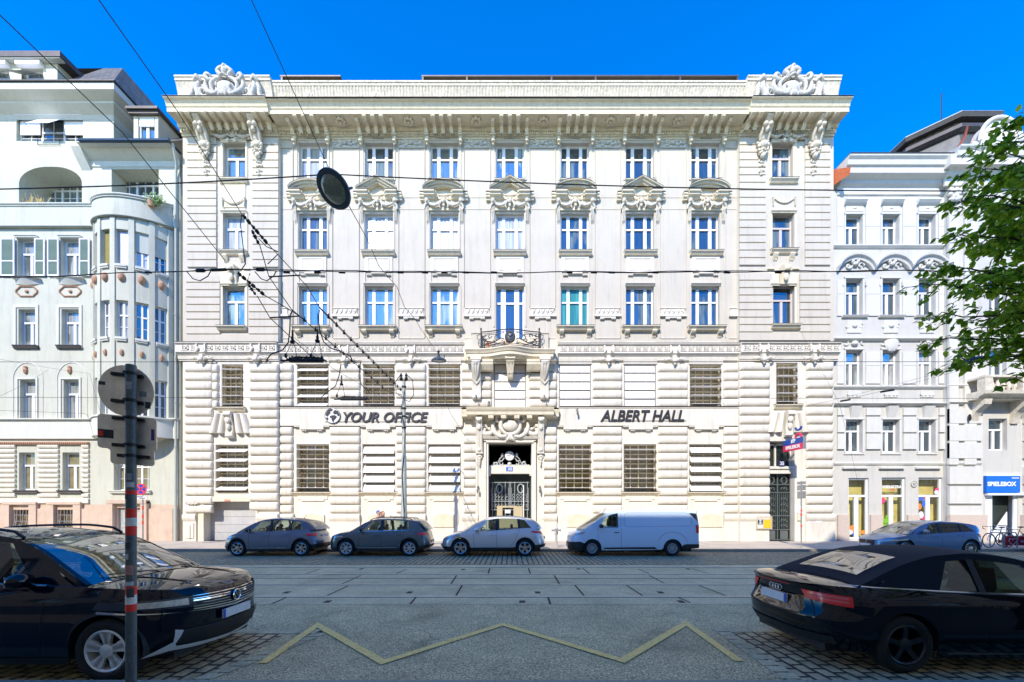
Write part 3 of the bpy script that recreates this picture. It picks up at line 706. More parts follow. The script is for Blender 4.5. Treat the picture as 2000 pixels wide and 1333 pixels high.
# ---- external louvre shutters of the two lower rows
SHUT = mat('shutter_enamel', (.78, .75, .69), .45, var=.04, scale=2)
def shutter(parent, o, y, ang, n):
    w, h = o[1]-o[0], o[3]-o[2]
    def mk(par):
        mb = MB(); sh = h/n; t = .025; dp = sh*(.98 if ang < 70 else .90)/2
        f = MB()
        for s in (-1, 1): f.box(s*(w/2-.001), s*(w/2-.04), -.03, .03, 0, h)
        f.box(-w/2, w/2, -.03, .03, h-.04, h+.0)
        for k in range(n):
            zc = sh*(k+.5)-(0.04 if ang < 70 else 0); a = R(ang)
            # slat leans outwards at its foot: 90 = closed
            dy, dz = cos(a)*dp, sin(a)*dp; ny, nz = sin(a)*t/2, cos(a)*t/2
            P = [(-dy+ny*-1, zc-dz+nz), (dy-ny, zc+dz+nz), (dy+ny, zc+dz-nz), (-dy+ny, zc-dz-nz)]
            mb.prof([(p[0]-.02, p[1]) for p in P], -w/2+.05, w/2-.05)
        ob = mb.build('shutter', SHUT, par, smooth=0, world=False); f.build('shutter_frame', mat('shutter_rail', (.25, .23, .2), .6), ob, smooth=0, world=False); return ob
    return PRO(('sh', round(w, 2), round(h, 2), ang, n), mk, parent, (o[0]+o[1])/2, y+.06, o[2])
for c, a in zip(CC, (35, 6, 5, 86, 84, 85, 5)): shutter(MAIN, op(c-31, c+31, 712, 797), Y0, a, 5 if a < 70 else 5)
for i, a in ((0, 2), (1, 62), (2, 58), (4, 2), (5, 2), (6, 48)): shutter(MAIN, op(CC[i]-32, CC[i]+32, 868, 961), Y0, a, 5)
shutter(MAIN, LB[3], YR, 10, 5); shutter(MAIN, LB[4], YR, 28, 5); shutter(MAIN, RB[3], YR, 8, 5)

# ---- pediments of the middle row
def pediment(kind):
    def mk(parent):
        mb = MB(); H = .52; W = 1.36; N = 16
        def arcz(u):
            if kind == 'arch': return .62*sqrt(max(0, 1-(u*1.0)**2*.93))-.16 if abs(u) < 1 else 0
            return .66*(1-abs(u))
        # raking moulding swept along the head line
        us = [-1+2*k/N for k in range(N+1)]
        if kind == 'tri': us = [-1, -.5, 0, .5, 1]
        sect = [(0, -.20), (-.30, -.20), (-.32, -.12), (-.42, -.10), (-.44, -.02), (-.54, 0), (-.56, .05), (0, .08)]
        vs = []; fs = []; m = len(sect)
        for u in us:
            zc = H+arcz(u) if abs(u) < 1 else H+(arcz(u) if kind == 'tri' else .62*sqrt(.07)-.16)
            for (y, z) in sect: vs.append((u*1.12*(1+.06*(-y)), y, zc+z))
        for i in range(len(us)-1):
            for j in range(m): fs.append((i*m+j, (i+1)*m+j, (i+1)*m+(j+1) % m, i*m+(j+1) % m))
        fs += [tuple(range(m)), tuple(range((len(us)-1)*m, len(us)*m))]
        mb.add(vs, fs)
        # side blocks of the broken cornice
        for s in (-1, 1):
            pr = [(0, .14), (-.24, .14), (-.28, .22), (-.40, .26), (-.42, .34), (-.50, .38), (-.52, .46), (0, .50)]
            a, b = sorted((s*.50, s*1.12)); mb.prof(pr, a, b)
            a, b = sorted((s*1.12, s*W)); mb.prof([(y*.62, z-.02) for y, z in pr], a, b)
            a, b = sorted((s*.42, s*.50)); mb.prof([(y*.8, z-.0) for y, z in pr], a, b)
        # recessed tympanum with fan
        mb.add([(-.95, -.06, .2), (.95, -.06, .2), (.95, -.06, .62), (0, -.06, 1.05), (-.95, -.06, .62)], [(0,1,2,3,4)])
        for k in range(5): a = pi*(k+1)/6; mb.tube([(0, -.09, .34), (.42*cos(a), -.08, .34+.24*sin(a))], .015, 4)
        mb.tube([(-.5, -.2, .48), (-.3, -.28, .3), (0, -.32, .24), (.3, -.28, .3), (.5, -.2, .48)], .035, 6)
        mb.box(-1.0, 1.0, -.10, 0, -.42, .14)
        ob = mb.build('pediment', TRIM, parent, smooth=35, world=False)
        fl = MB()
        for i in range(len(us)-1):
            a, b = vs[i*m+6], vs[(i+1)*m+6]; a2, b2 = vs[i*m+7], vs[(i+1)*m+7]
            q = [Vector(p)+Vector((0, -.012, .004)) for p in (a, b, b2, a2)]; fl.add(q+[p+Vector((0,0,.02)) for p in q], [(0,1,2,3),(7,6,5,4),(0,4,5,1),(1,5,6,2),(2,6,7,3),(3,7,4,0)])
        for s in (-1, 1):
            a, b = sorted((s*.50, s*1.13)); fl.box(a, b, -.535, 0, .502, .52)
            a, b = sorted((s*1.131, s*W)); fl.box(a, b, -.34, 0, .481, .50)
        fl.build('pediment_flashing', FLASH, ob, smooth=0, world=False)
        g = MB(True)                                         # garland and heads
        for s in (-1, 1):
            n = 16
            for k in range(n):
                t = k/(n-1); x = s*(.14+.70*t); z = -.05-.20*sin(pi*t)-.05*t+.06*(1-t); r = .055+.03*sin(pi*t)
                g.ell((x, -.20-.05*sin(pi*t), z), (r*1.1, r, r*1.15), 7, 5)
            g.ell((s*.97, -.25, .02), (.12, .11, .14)); g.tube(spiral(s*.97, 0, .15, .05, 0, s*5, -.25, 12), .035, 5)
            g.tube([(s*.97, -.2, -.1), (s*1.08, -.18, -.25), (s*1.1, -.16, -.4)], [.09, .07, .05], 6)
            for q in (-.07, 0, .07): g.tube([(s*.97+q, -.16, -.1), (s*.97+q*.9, -.12, -1.05)], [.035, .018], 5)
            g.tube([(s*.16, -.24, -.05), (s*.26, -.24, -.25), (s*.2, -.22, -.38)], [.04, .05, .03], 6)
            g.tube(spiral(s*.2, .16, .12, .03, pi/2, pi/2-s*4.5, -.24, 10), .026, 5)
        g.ell((0, -.28, -.02), (.12, .10, .15)); g.ell((0, -.24, -.24), (.08, .07, .1)); g.ell((0, -.24, .16), (.16, .06, .05))
        g.build('garland', AGED, ob, smooth=60, world=False)
        return ob
    return mk
for i, c in enumerate(CC): PRO('ped'+str(i % 2), pediment('arch' if i % 2 == 0 else 'tri'), MAIN, X(c), Y0, Z(399))
# ---- sills
def sill(w, d=.26, brackets=None):
    def mk(parent):
        mb = MB(); h = w/2
        pr = [(0, 0), (-d, 0), (-d, -.05), (-d+.05, -.09), (-d+.09, -.12), (-d+.14, -.2), (0, -.24)]
        mb.prof(pr, -h, h)
        if brackets:
            for s in (-1, 1):
                x = s*(h-.28); mb.prof([(0,-.2),(-d+.08,-.2),(-d+.06,-.26),(-d+.11,-.36),(-.08,-.46),(0,-.48)], x-.12, x+.12)
                for q in (-.08, 0, .08): mb.lathe([(.035, 0), (.02, -.1)], (x+q, -.05, -.48), 'z', 6)
        o = mb.build('window_sill', TRIM, parent, smooth=30, world=False); MB().box(-h-.012, h+.012, -d-.016, 0, .001, .02).build('sill_flashing', FLASH, o, smooth=0, world=False); return o
    return mk
for i, c in enumerate(CC):
    PRO('sA', sill(1.72, .18), MAIN, X(c), Y0, Z(353.5)); PRO('sB', sill(1.86, .28), MAIN, X(c), Y0, Z(494))
    if i != 3: PRO('sC', sill(2.12, .34, True), MAIN, X(c), Y0, Z(640.5))
for c in (458, 1529):
    PRO('sR', sill(1.5, .26, True), MAIN, X(c, YR), YR, Z(493 if c < 1000 else 490, YR)); PRO('sR0', sill(1.55, .24), MAIN, X(c, YR), YR, Z(353, YR)); PRO('sR2', sill(1.6, .3), MAIN, X(c+(-2 if c < 1000 else 2), YR), YR, Z(640 if c < 1000 else 637, YR))
    PRO('sR3', sill(1.55, .26), MAIN, X(454 if c < 1000 else 1537, YR), YR, Z(797 if c < 1000 else 792, YR))
for i in (0, 1, 2, 4, 5, 6): PRO('sG', sill(2.2, .2), MAIN, X(CC[i]), Y0, Z(961.5))
mb = MB()
def frame2(mb, x0, x1, z0, z1, y, t=.03, d=.025):
    mb.box(x0, x1, y-d, y, z1-t, z1); mb.box(x0, x1, y-d, y, z0, z0+t); mb.box(x0, x0+t, y-d, y, z0+t, z1-t); mb.box(x1-t, x1, y-d, y, z0+t, z1-t)
for c in CC:                                          # apron panels under the middle row
    mb.box(X(c-26), X(c+26), Y0-.05, Y0, Z(533), Z(500)); frame2(mb, X(c-21), X(c+21), Z(529), Z(506), Y0-.05)
    mb.box(X(c-14), X(c+14), Y0-.14, Y0, Z(537), Z(531))
    for s in (-1, 1):
        for k in range(4): mb.ell((X(c+s*19+(k-1.5)*2.4), Y0-.07, Z(538.5)), (.045, .06, .06), 6, 4)
    for s in (-1, 1): mb.box(X(c+s*27), X(c+s*26)+.0, Y0-.055, Y0, Z(556), Z(500))
    mb.box(X(c-30), X(c+30), Y0-.03, Y0, Z(670), Z(668))
for i in range(8):                                    # plaques between the piano nobile windows
    if i in (0, 7): c = 553 if i == 0 else 1435; h = 9
    else: c = (CC[i-1]+CC[i])/2; h = 23
    if i in (0, 7): pass
    mb.box(X(c-h), X(c+h), Y0-.05, Y0, Z(616), Z(603)); mb.box(X(c-h-1), X(c+h+1), Y0-.09, Y0, Z(604), Z(602.6))
    mb.box(X(c-h-3), X(c+h+3), Y0-.14, Y0, Z(620), Z(616)); 
    if h > 10:
        mb.box(X(c-15), X(c+15), Y0-.12, Y0, Z(623), Z(620))
        for k in range(5): mb.tube([(X(c-20+k*9), Y0-.06, Z(615)), (X(c-16+k*9), Y0-.08, Z(610)), (X(c-15+k*9), Y0-.06, Z(605))], .03, 5); mb.ell((X(c-17+k*8.5), Y0-.06, Z(608.5)), (.07, .04, .06), 7, 5)
        for s in (-1, 1):
            for k in range(4): mb.ell((X(c+s*11+(k-1.5)*2.1), Y0-.08, Z(624)), (.04, .06, .06), 6, 4)
    mb.box(X(c-h-2), X(c+h+2), Y0-.035, Y0, Z(662), Z(660.8))
mb.build_by('apron_panel', CREAM, MAIN, [X(c+s*35) for c in CC for s in (-1, 1)]+[X(543), X(1444)], 35)
# faint ashlar joints of the smooth wall, and string lines
mb = MB()
for py in (410, 387): mb.box(XL+.05, XR-.05, Y0-.018, Y0, Z(py), Z(py-.8))
mb.build('string_line', WALL, MAIN, smooth=0)

# ---- banded side bays (upper storeys)
mb = MB(); mz = MB()
def band_run(mb, x0, x1, y, zlo, zhi, n, left=True, d=.085):
    st = (zhi-zlo)/n
    for k in range(n):
        a, b = zlo+k*st, zlo+(k+1)*st
        mb.prof([(y, a+.045), (y-d, a+.06), (y-d, b-.004), (y, b)], x0, x1)
for (x0p, x1p, wl, wr) in ((357, 545, 428, 487), (1443, 1628, 1496, 1568)):
    pass
for (a, b) in ((367, 424), (494, 545)): band_run(mb, X(a, YR), X(b, YR)+.0, YR, Z(525, YR), Z(272, YR), 17)
for (a, b) in ((365, 431), (487, 545)): band_run(mb, X(a, YR), X(b, YR), YR, Z(655, YR), Z(540, YR), 8)
for (a, b) in ((1443, 1494), (1571, 1620)): band_run(mb, X(a, YR), X(b, YR), YR, Z(521, YR), Z(272, YR), 17)
for (a, b) in ((1443, 1507), (1561, 1620)): band_run(mb, X(a, YR), X(b, YR), YR, Z(651, YR), Z(536, YR), 8)
band_run(mb, X(365, YR), X(545, YR), YR, Z(672, YR), Z(655, YR), 1); band_run(mb, X(1443, YR), X(1620, YR), YR, Z(668, YR), Z(651, YR), 1)
mb.build_by('banded_masonry', WALL, MAIN, [X(458), X(545), X(1442), X(1532)], 20)
mb = MB()
for c, off in ((458, 0), (1529, 0)):
    for (z0, z1) in ((281, 353), (418, 494), (560, 640)):
        for s in (-1, 1): mb.box(X(c+s*22, YR), X(c+s*26, YR), YR-.05, YR, Z(z1, YR), Z(z0-3, YR))
        mb.prof([(YR, Z(z0,YR)), (YR-.08, Z(z0,YR)), (YR-.11, Z(z0-2.5,YR)), (YR-.15, Z(z0-3,YR)), (YR-.15, Z(z0-4.5,YR)), (YR, Z(z0-5,YR))], X(c-25, YR), X(c+25, YR))
    mb.box(X(c-22, YR), X(c+22, YR), YR-.04, YR, Z(406, YR), Z(362, YR)) if c < 1000 else None
    # keystone with head
    mb.prof([(YR, Z(560, YR)), (YR-.18, Z(558, YR)), (YR-.28, Z(538, YR)), (YR-.42, Z(530, YR)), (YR-.44, Z(525, YR)), (YR, Z(523, YR))], X(c-8, YR), X(c+8, YR))
    mb.ell((X(c, YR), YR-.42, Z(532, YR)), (.16, .12, .16)); mb.ell((X(c, YR), YR-.3, Z(547, YR)), (.13, .1, .22))
    for s in (-1, 1):
        mb.add([(X(c+s*9,YR), YR-.1, Z(560,YR)), (X(c+s*24,YR), YR-.1, Z(560,YR)), (X(c+s*30,YR), YR-.06, Z(534,YR)), (X(c+s*12,YR), YR-.06, Z(530,YR)),
                (X(c+s*9,YR), YR, Z(560,YR)), (X(c+s*24,YR), YR, Z(560,YR)), (X(c+s*30,YR), YR, Z(534,YR)), (X(c+s*12,YR), YR, Z(530,YR))], [(0,1,2,3),(0,4,5,1),(1,5,6,2),(2,6,7,3),(3,7,4,0)])
        mb.box(X(c+s*18, YR), X(c+s*31, YR), YR-.09, YR, Z(527, YR), Z(525, YR))
mb.build_by('side_bay_window_surround', TRIM, MAIN, [0], 30)
def swag(parent):
    mb = MB()
    for k in range(13): t = -1+k/6; mb.ell((t*.5, -.05, -.22*(1-t*t)), (.055, .045, .05), 6, 4)
    for s in (-1, 1):
        for k in range(5): mb.ell((s*.62, -.05, .1-.11*k), (.07-.008*k, .05, .055), 6, 4)
    return mb.build('swag', AGED, parent, world=False)
PRO('swag', swag, MAIN, X(458, YR), YR-.05, Z(393, YR)); PRO('swag', swag, MAIN, X(1531, YR), YR, Z(390, YR))
def drop(parent):                                     # tall carved bracket with hanging fruit
    mb = MB(True)
    mb.prof([(0,0),(-1.0,0),(-1.0,-.12),(-.86,-.2),(-.7,-.4),(-.5,-.62),(-.4,-.95),(-.3,-1.15),(0,-1.2)], -.2, .2)
    for s in (-1, 1): mb.ell((s*.15, -.72, -.42), (.15, .16, .16)); mb.tube([(s*.2,-.6,-.5),(s*.26,-.45,-.8),(s*.24,-.32,-1.1)], [.08,.1,.07], 7)
    mb.ell((0, -.62, -.62), (.14, .14, .2))
    rr = random.Random(5)
    for k in range(34):
        a = rr.uniform(-1, 1); z = -1.15-rr.random()*.75; wdt = .34*(1-((-z-1.15)/.95)**2*.6)
        mb.ell((a*wdt, -.2-.12*rr.random(), z), (.085, .09, .085), 7, 5)
    mb.ell((0, -.3, -1.35), (.28, .2, .25)); mb.tube([(-.2,-.28,-1.75),(0,-.34,-1.66),(.2,-.28,-1.75)], .06, 6)
    mb.ell((0, -.22, -2.0), (.16, .14, .2))
    for z, r in ((-2.3, .16), (-2.62, .19), (-2.95, .17), (-3.2, .08)):
        for k in range(7): mb.ell((rr.uniform(-r, r), -.08, z+rr.uniform(-.09, .09)), (.07, .08, .06), 6, 4)
    mb.tube([(0,-.05,-2.1),(0,-.06,-3.3)], .02, 5)
    return mb.build('fruit_drop_bracket', AGED, parent, smooth=60, world=False)
for px in (406, 508, 1485, 1586): PRO('drop', drop, MAIN, X(px, YR), YR-.02, 23.52).scale = (.88, .95, .83)
def cart(parent):
    mb = foliage_relief(2.3, .5, 9, 46)
    mb.lathe([(.0,-.16),(.14,-.14),(.2,-.06),(.2,0)], (0,-.02,.12), 'y', 14); mb.tube(spiral(0, .12, .26, .26, 0, 2*pi, -.1, 18), .05, 6)
    for s in (-1, 1):
        mb.ell((s*.2, -.14, -.36), (.1, .1, .12)); mb.tube([(s*.25,-.1,-.02),(s*.6,-.12,-.2),(s*1.15,-.1,0)], [.06,.1,.05], 6)
    return mb.build('frieze_cartouche', AGED, parent, smooth=60, world=False)
for c in (457, 1533): PRO('cart', cart, MAIN, X(c, YR), YR-.06, Z(268, YR))

# ---- meander belt course between the lower and upper storeys
def belt(x0, x1, y, nm='belt_course'):
    zt = Z(672); zb = Z(708)
    pr = [(y, zt), (y-.10, zt-.02), (y-.34, zt-.10), (y-.36, zt-.16), (y-.30, zt-.2), (y-.26, zt-.24), (y-.26, zt-.60), (y-.28, zt-.64), (y-.20, zt-.70), (y-.12, zt-.80), (y-.09, zt-.98), (y-.04, zt-1.0), (y-.04, zb), (y, zb)]
    MB().prof(pr, x0, x1).build(nm, CREAM, MAIN, smooth=28); MB().prof([(y, zt+.002), (y-.12, zt-.012), (y-.37, zt-.088), (y-.37, zt-.105), (y-.12, zt-.03)], x0, x1).build('belt_flashing', FLASH, MAIN, smooth=0)
belt(XL, X(908), Y0); belt(X(1088), XR, Y0); belt(WL-.2, X(545, YR), YR); belt(X(1443, YR), WR+.2, YR)
mb = MB(); zt = Z(672)
def key(mb, x, y, w, h, z, d=.03, flip=1):
    t = w*.13
    P = [(-.5,-.5,.5,-.5),(.5,-.5,.5,.5),(-.25,.5,.5,.5),(-.25,.5,-.25,-.1),(-.25,-.1,.2,-.1),(.2,-.1,.2,.22)]
    for a, b, c, e in P:
        x0, x1 = sorted((x+a*w*.86*flip, x+c*w*.86*flip)); z0, z1 = sorted((z+b*h, z+e*h))
        mb.box(x0-t/2, x1+t/2, y-d, y, z0-t/2, z1+t/2)
def meander(mb, x0, x1, y):
    n = max(1, round((x1-x0)/.42)); st = (x1-x0)/n
    for k in range(n): key(mb, x0+(k+.5)*st, y, st*.85, .19, zt-.42)
segs = []
piers = [(CC[i]+CC[i+1])/2 for i in range(6)]
edges = [549]+piers+[1440]
for i in range(7):
    a, b = edges[i], edges[i+1]
    a2 = a+(9 if i else 0); b2 = b-(9 if i < 6 else 0)
    if i == 3: continue
    if i == 2: b2 = 906
    if i == 4: a2 = 1092
    meander(mb, X(a2), X(b2), Y0-.26)
for a, b in ((359, 395), (408, 498), (512, 543), (1445, 1478), (1494, 1575), (1592, 1632)): meander(mb, X(a, YR), X(b, YR), YR-.26)
mb.build_by('meander_relief', CREAM, MAIN, [X(401), X(505), X(544), *[X(p) for p in piers], X(1442), X(1486), X(1584)], 0)
def belt_orn(parent):
    mb = MB()
    for s in (-1, 1):
        mb.prof([(0,-.22),(-.1,-.22),(-.1,.16),(-.06,.22),(0,.22)], s*.24-.04, s*.24+.04); mb.ell((s*.17, -.06, -.05), (.07, .06, .12))
        mb.tube([(s*.12,-.0,-.62),(s*.3,-.05,-.56),(s*.5,-.02,-.6),(s*.62,0,-.5)], [.07,.085,.06,.03], 6); mb.tube(spiral(s*.42, -.55, .14, .04, 0, s*4.5, .02, 10), .03, 5)
    mb.prof([(.14,-.34),(-.06,-.34),(-.05,-.48),(-.14,-.58),(-.12,-.7),(.1,-.78)], -.10, .10)
    mb.ell((0, -.1, -.68), (.13, .1, .1)); mb.ell((0, -.06, -.84), (.07, .06, .08))
    return mb.build('belt_ornament', CREAM, parent, smooth=40, world=False)
for px in [p for p in piers if not 900 < p < 1090]: PRO('bo', belt_orn, MAIN, X(px), Y0-.26, zt-.42)
for px in (400, 505, 1486, 1584): PRO('bo', belt_orn, MAIN, X(px, YR), YR-.26, zt-.42)
mb = MB()                                            # fascia mouldings above the mezzanine windows
for c in CC:
    if c == 996: continue
    mb.prof([(Y0, Z(712)), (Y0-.05, Z(712)), (Y0-.07, Z(708)), (Y0-.12, Z(703)), (Y0-.12, Z(699)), (Y0, Z(698))], X(c-33), X(c+33))
mb.build_by('window_surround_moulding', CREAM, MAIN, [X(p) for p in (545, 675, 804, 932, 1060, 1187, 1314, 1443)], 30)

# ---- cushion rustication
def bolster(mb, x0, x1, y, z0, z1, d=.18, endr=None):
    h = (z1-z0)*.91; zc = (z0+z1)/2; endr = endr or min(.14, (x1-x0)*.3); NU = 2; NV = 8
    us = [x0, x0+endr*.12, x0+endr*.45, x0+endr, x1-endr, x1-endr*.45, x1-endr*.12, x1]; ks = [0, .6, .9, 1, 1, .9, .6, 0]
    vs = []; W = NV+1
    for u, k in zip(us, ks):
        for j in range(W):
            a = -pi/2+pi*j/NV; ca = max(0, cos(a))**.38; vs.append((u, y+.02-(d+.02)*ca*(.25+.75*k) if k else y+.02-(d*.3)*ca, zc+h/2*sin(a)*(1 if k else .92)))
    fs = [(i*W+j, (i+1)*W+j, (i+1)*W+j+1, i*W+j+1) for i in range(len(us)-1) for j in range(NV)]
    fs += [tuple(range(W)), tuple(range((len(us)-1)*W, len(us)*W))]
    mb.add(vs, fs)
PITCH = 17.6
def pier(a, b, y, top, bot, parent=MAIN):
    mb = MB(); n = max(1, round((bot-top)/PITCH)); st = (bot-top)/n
    for k in range(n): bolster(mb, X(a, y), X(b, y), y, Z(top+(k+1)*st, y), Z(top+k*st, y))
    mb.build('rusticated_pier', CREAM, parent, smooth=50)
for i in range(8):
    a = 546 if i == 0 else CC[i-1]+34; b = 1443 if i == 7 else CC[i]-36
    if i == 0: b = 573
    if i == 3: b = 960; 
    if i == 4: a = 1033
    pier(a, b, Y0, 711, 797)
    if i == 3: a, b = 905, 932
    if i == 4: a, b = 1060, 1087
    pier(a, b, Y0, 834, 1003)
pier(363, 417, YR, 711, 1003); pier(489, 545, YR, 711, 998)
pier(1443, 1502, YR, 708, 1003); pier(1573, 1625, YR, 708, 1003)
pier(417, 428, YR, 712, 800); 
mb = MB()                                             # plinth with torus moulding
def plinth(a, b, y):
    mb.prof([(y, .12), (y-.12, .12), (y-.12, Z(1019, y)), (y-.14, Z(1018, y)), (y-.20, Z(1014, y)), (y-.22, Z(1009, y)), (y-.18, Z(1005, y)), (y, Z(1003, y))], X(a, y), X(b, y))
for i in range(8):
    a = 546 if i == 0 else CC[i-1]+34; b = 1443 if i == 7 else CC[i]-36
    if i == 3: b = 934
    if i == 4: a = 1058
    plinth(a, b, Y0)
plinth(361, 386, YR); plinth(504, 545, YR); plinth(1443, 1500, YR); plinth(1571, 1628, YR)
for c in CC[:3]+CC[4:]:
    mb.box(X(c-36), X(c+34), Y0-.07, Y0, .12, Z(1026)); mb.box(X(c-29), X(c+29), Y0-.04, Y0, Z(976), Z(966)); mb.box(X(c-22), X(c+22), Y0-.06, Y0, Z(979), Z(975))
mb.build_by('plinth', CREAM, MAIN, [X(c+s*35) for c in CC for s in (-1, 1)]+[X(543), X(1444)], 28)
VEN = mat('basement_vent_ochre', (.70, .62, .45), .8, var=.1)
mb = MB(); me_ = MB()
for c in (611, 740, 868, 1128, 1388):
    for (M2, e, d) in ((me_, 3, .10), (mb, 0, .115)):
        x0, x1 = X(c-20-e), X(c+20+e); z0 = Z(1030); zz = Z(1009-e)
        M2.prism([(x0, z0), (x1, z0), (x1, zz)]+[(x1+(x0-x1)*k/8, zz+.14*sin(pi*k/8)) for k in range(1, 8)]+[(x0, zz)], Y0-d, Y0)
me_.build_by('basement_window_surround', CREAM, MAIN, [X(p) for p in (545, 675, 804, 932, 1060, 1187, 1314, 1443)], 0); mb.build_by('basement_vent', VEN, MAIN, [X(p) for p in (545, 675, 804, 932, 1060, 1187, 1314, 1443)], 0)
# ---- lettering band
mb = MB()
for a, b in ((545.5, 904), (1092, 1442.5)): mb.box(X(a), X(b), Y0-.17, Y0, Z(833), Z(799)); mb.prof([(Y0, Z(799)+.001), (Y0-.2, Z(799)+.001), (Y0-.22, Z(799)+.05), (Y0, Z(799)+.09)], X(a), X(b))
nf = MB()
for a, b in ((545.5, 904), (1092, 1442.5)): nf.box(X(a), X(b), Y0-.23, Y0, Z(799)+.092, Z(799)+.11)
nf.build_by('name_band_flashing', FLASH, MAIN, [0], 0)
for i in (0, 1, 2, 4, 5, 6):
    c = CC[i]; mb.box(X(c-23), X(c+23), Y0-.17, Y0, Z(840), Z(833)-.001); mb.box(X(c-34), X(c+34), Y0-.15, Y0, Z(835), Z(833)-.001)
    for s in (-1, 1):
        for k in range(3): mb.box(X(c+s*15+k*3-4), X(c+s*15+k*3-2.3), Y0-.14, Y0, Z(843), Z(840)-.001)
mb.build_by('name_band', CREAM, MAIN, [0], 28)
LET = mat('dark_letters', (.035, .035, .04), .4)
def lettering(s, a, b, z0, z1, y, m=LET, shear=.25, bold=.02, d=.06, parent=MAIN, nm='lettering'):
    t = text_mb(s, X(b, y)-X(a, y), Z(z1, y)-Z(z0, y), d, shear, bold); t.xf(Matrix.Translation((X(a, y), y, Z(z0, y)))); return t.build(nm, m, parent, smooth=0)
lettering('YOUR OFFICE', 670, 836, 825, 805, Y0-.24)
lettering('ALBERT HALL', 1173, 1337, 823, 801, Y0-.24)
mb = MB(); mb.box(X(638), X(836), Y0-.185, Y0-.172, Z(826.3), Z(825.3)); mb.box(X(1172), X(1338), Y0-.185, Y0-.172, Z(824.5), Z(823.5)); mb.build_by('lettering_rail', LET, MAIN, [0], 0)
# globe badge
gx, gz, gr = X(653), Z(814), 14.5/34.04
MB().lathe([(0, 0), (gr, 0), (gr, .05), (0, .05)], (gx, Y0-.24, gz), 'y', 40).build('globe_badge', WHITE, MAIN, smooth=0)
mb = MB()
def blob(pts, y=Y0-.246): mb.prism([(gx+x*gr, gz+z*gr) for x, z in pts], y-.012, y+.004)
blob([(-.85,.35),(-.6,.72),(-.2,.92),(.1,.8),(-.05,.62),(-.3,.55),(-.25,.3),(-.5,.1),(-.6,-.15),(-.75,-.1),(-.92,.05)])
blob([(.1,.5),(.35,.75),(.75,.6),(.93,.2),(.9,-.1),(.7,-.05),(.55,.2),(.3,.15),(.1,.3)])
blob([(-.1,.02),(.3,.06),(.6,-.1),(.5,-.35),(.25,-.6),(.1,-.95),(-.12,-.6),(-.1,-.35),(-.35,-.3),(-.35,-.1)])
blob([(-.85,-.25),(-.6,-.25),(-.5,-.45),(-.65,-.65),(-.8,-.5)])
mb.tube([(gx+gr*cos(k*pi/20), Y0-.245, gz+gr*sin(k*pi/20)) for k in range(41)], .014, 5)
mb.build('globe_map', LET, MAIN, smooth=0)

# ---- corner bay keystones over the ground floor windows
def fan_key(parent):
    mb = MB()
    for s in (-1, 1):
        for k, (a0, a1, b0, b1) in enumerate(((.32, .72, .2, .5), (.76, 1.2, .54, .84))):
            vs = [(s*b0, -.02, .35), (s*b1, -.02, .35), (s*a1, 0, -.62), (s*a0, 0, -.72)]
            mb.slab(lambda u, v: (s*((b0+(b1-b0)*u)*v+(a0+(a1-a0)*u)*(1-v)), -.06-.2*max(0, sin(pi*u))**.6, -.68+1.1*v), 6, 3, (0, .25, 0))
    mb.prof([(0,-.95),(-.16,-.9),(-.22,-.75),(-.16,-.5),(-.18,-.2),(-.3,.1),(-.42,.3),(-.42,.42),(-.36,.5),(0,.52)], -.2, .2)
    for q in range(5): mb.ell((-.16+.08*q, -.44, .3), (.04, .04, .06), 6, 4)
    mb.ell((0, -.3, .02), (.15, .1, .2)); mb.ell((0, -.24, -.35), (.12, .1, .22)); mb.ell((0, -.2, -.84), (.24, .1, .08))
    return mb.build('fan_keystone', CREAM, parent, smooth=40, world=False)
PRO('fk', fan_key, MAIN, X(452, YR), YR-.02, Z(824, YR)); PRO('fk', fan_key, MAIN, X(1537, YR), YR-.02, Z(822, YR))

# ---- garage door
mb = MB(); ya = YR
mb.box(X(388,ya), X(399,ya), ya-.06, ya+.5, .12, Z(976,ya)); mb.box(X(499,ya)+.05, X(504,ya), ya-.06, ya+.5, .12, Z(976,ya)); mb.box(X(388,ya), X(504,ya), ya-.08, ya+.5, Z(980,ya), Z(971,ya))
mb.build('gateway_frame', TRIM, MAIN, smooth=0)
GAR = mat('garage_door_grey', (.50, .50, .50), .5, var=.12, scale=1.5, streak=.1)
mb = MB(); g0, g1 = X(400, ya+.5), X(504, ya+.5); zt_ = Z(976, ya)
for k in range(5): mb.box(g0, g1, ya+.50, ya+.54, .13+k*.46, .13+(k+1)*.46-.012)
mb.box(g0, g1, ya+.44, ya+.52, 2.44, zt_+.2)
mb.build('garage_door', GAR, MAIN, smooth=0)
MB().box(X(438,ya-.1), X(449,ya-.1), ya-.11, ya-.085, Z(979.5,ya), Z(976,ya)).build('garage_sign', mat('sign_orange', (.7, .3, .2), .5), MAIN, smooth=0)
mb = MB(); mb.box(g0+.1, g0+.75, ya+.425, ya+.438, 2.62, 2.88); gs = mb.build('garage_sign', WHITE, MAIN, smooth=0)
mb = MB()
for x, d in ((.18, .1), (.36, .14), (.54, .12)): mb.box(g0+x, g0+x+d, ya+.418, ya+.424, 2.72, 2.78)
mb.build('garage_sign_symbols', BLACK, MAIN, smooth=0)
mb = MB()
for k in range(6): mb.ell((X(373,ya)+.1*k, ya-.2, Z(985,ya)+.03*(k % 2)), (.06, .08, .06), 6, 4)
mb.box(X(371,ya), X(387,ya), ya-.17, ya-.1, Z(994,ya), Z(990,ya)); mb.box(X(372.5,ya), X(376,ya), ya-.2, ya-.12, .3, Z(1026,ya)); mb.box(X(366,ya), X(382,ya), ya-.16, ya-.12, .3, Z(1022,ya))
mb.build('utility_cabinet', CREAM, MAIN, smooth=0)
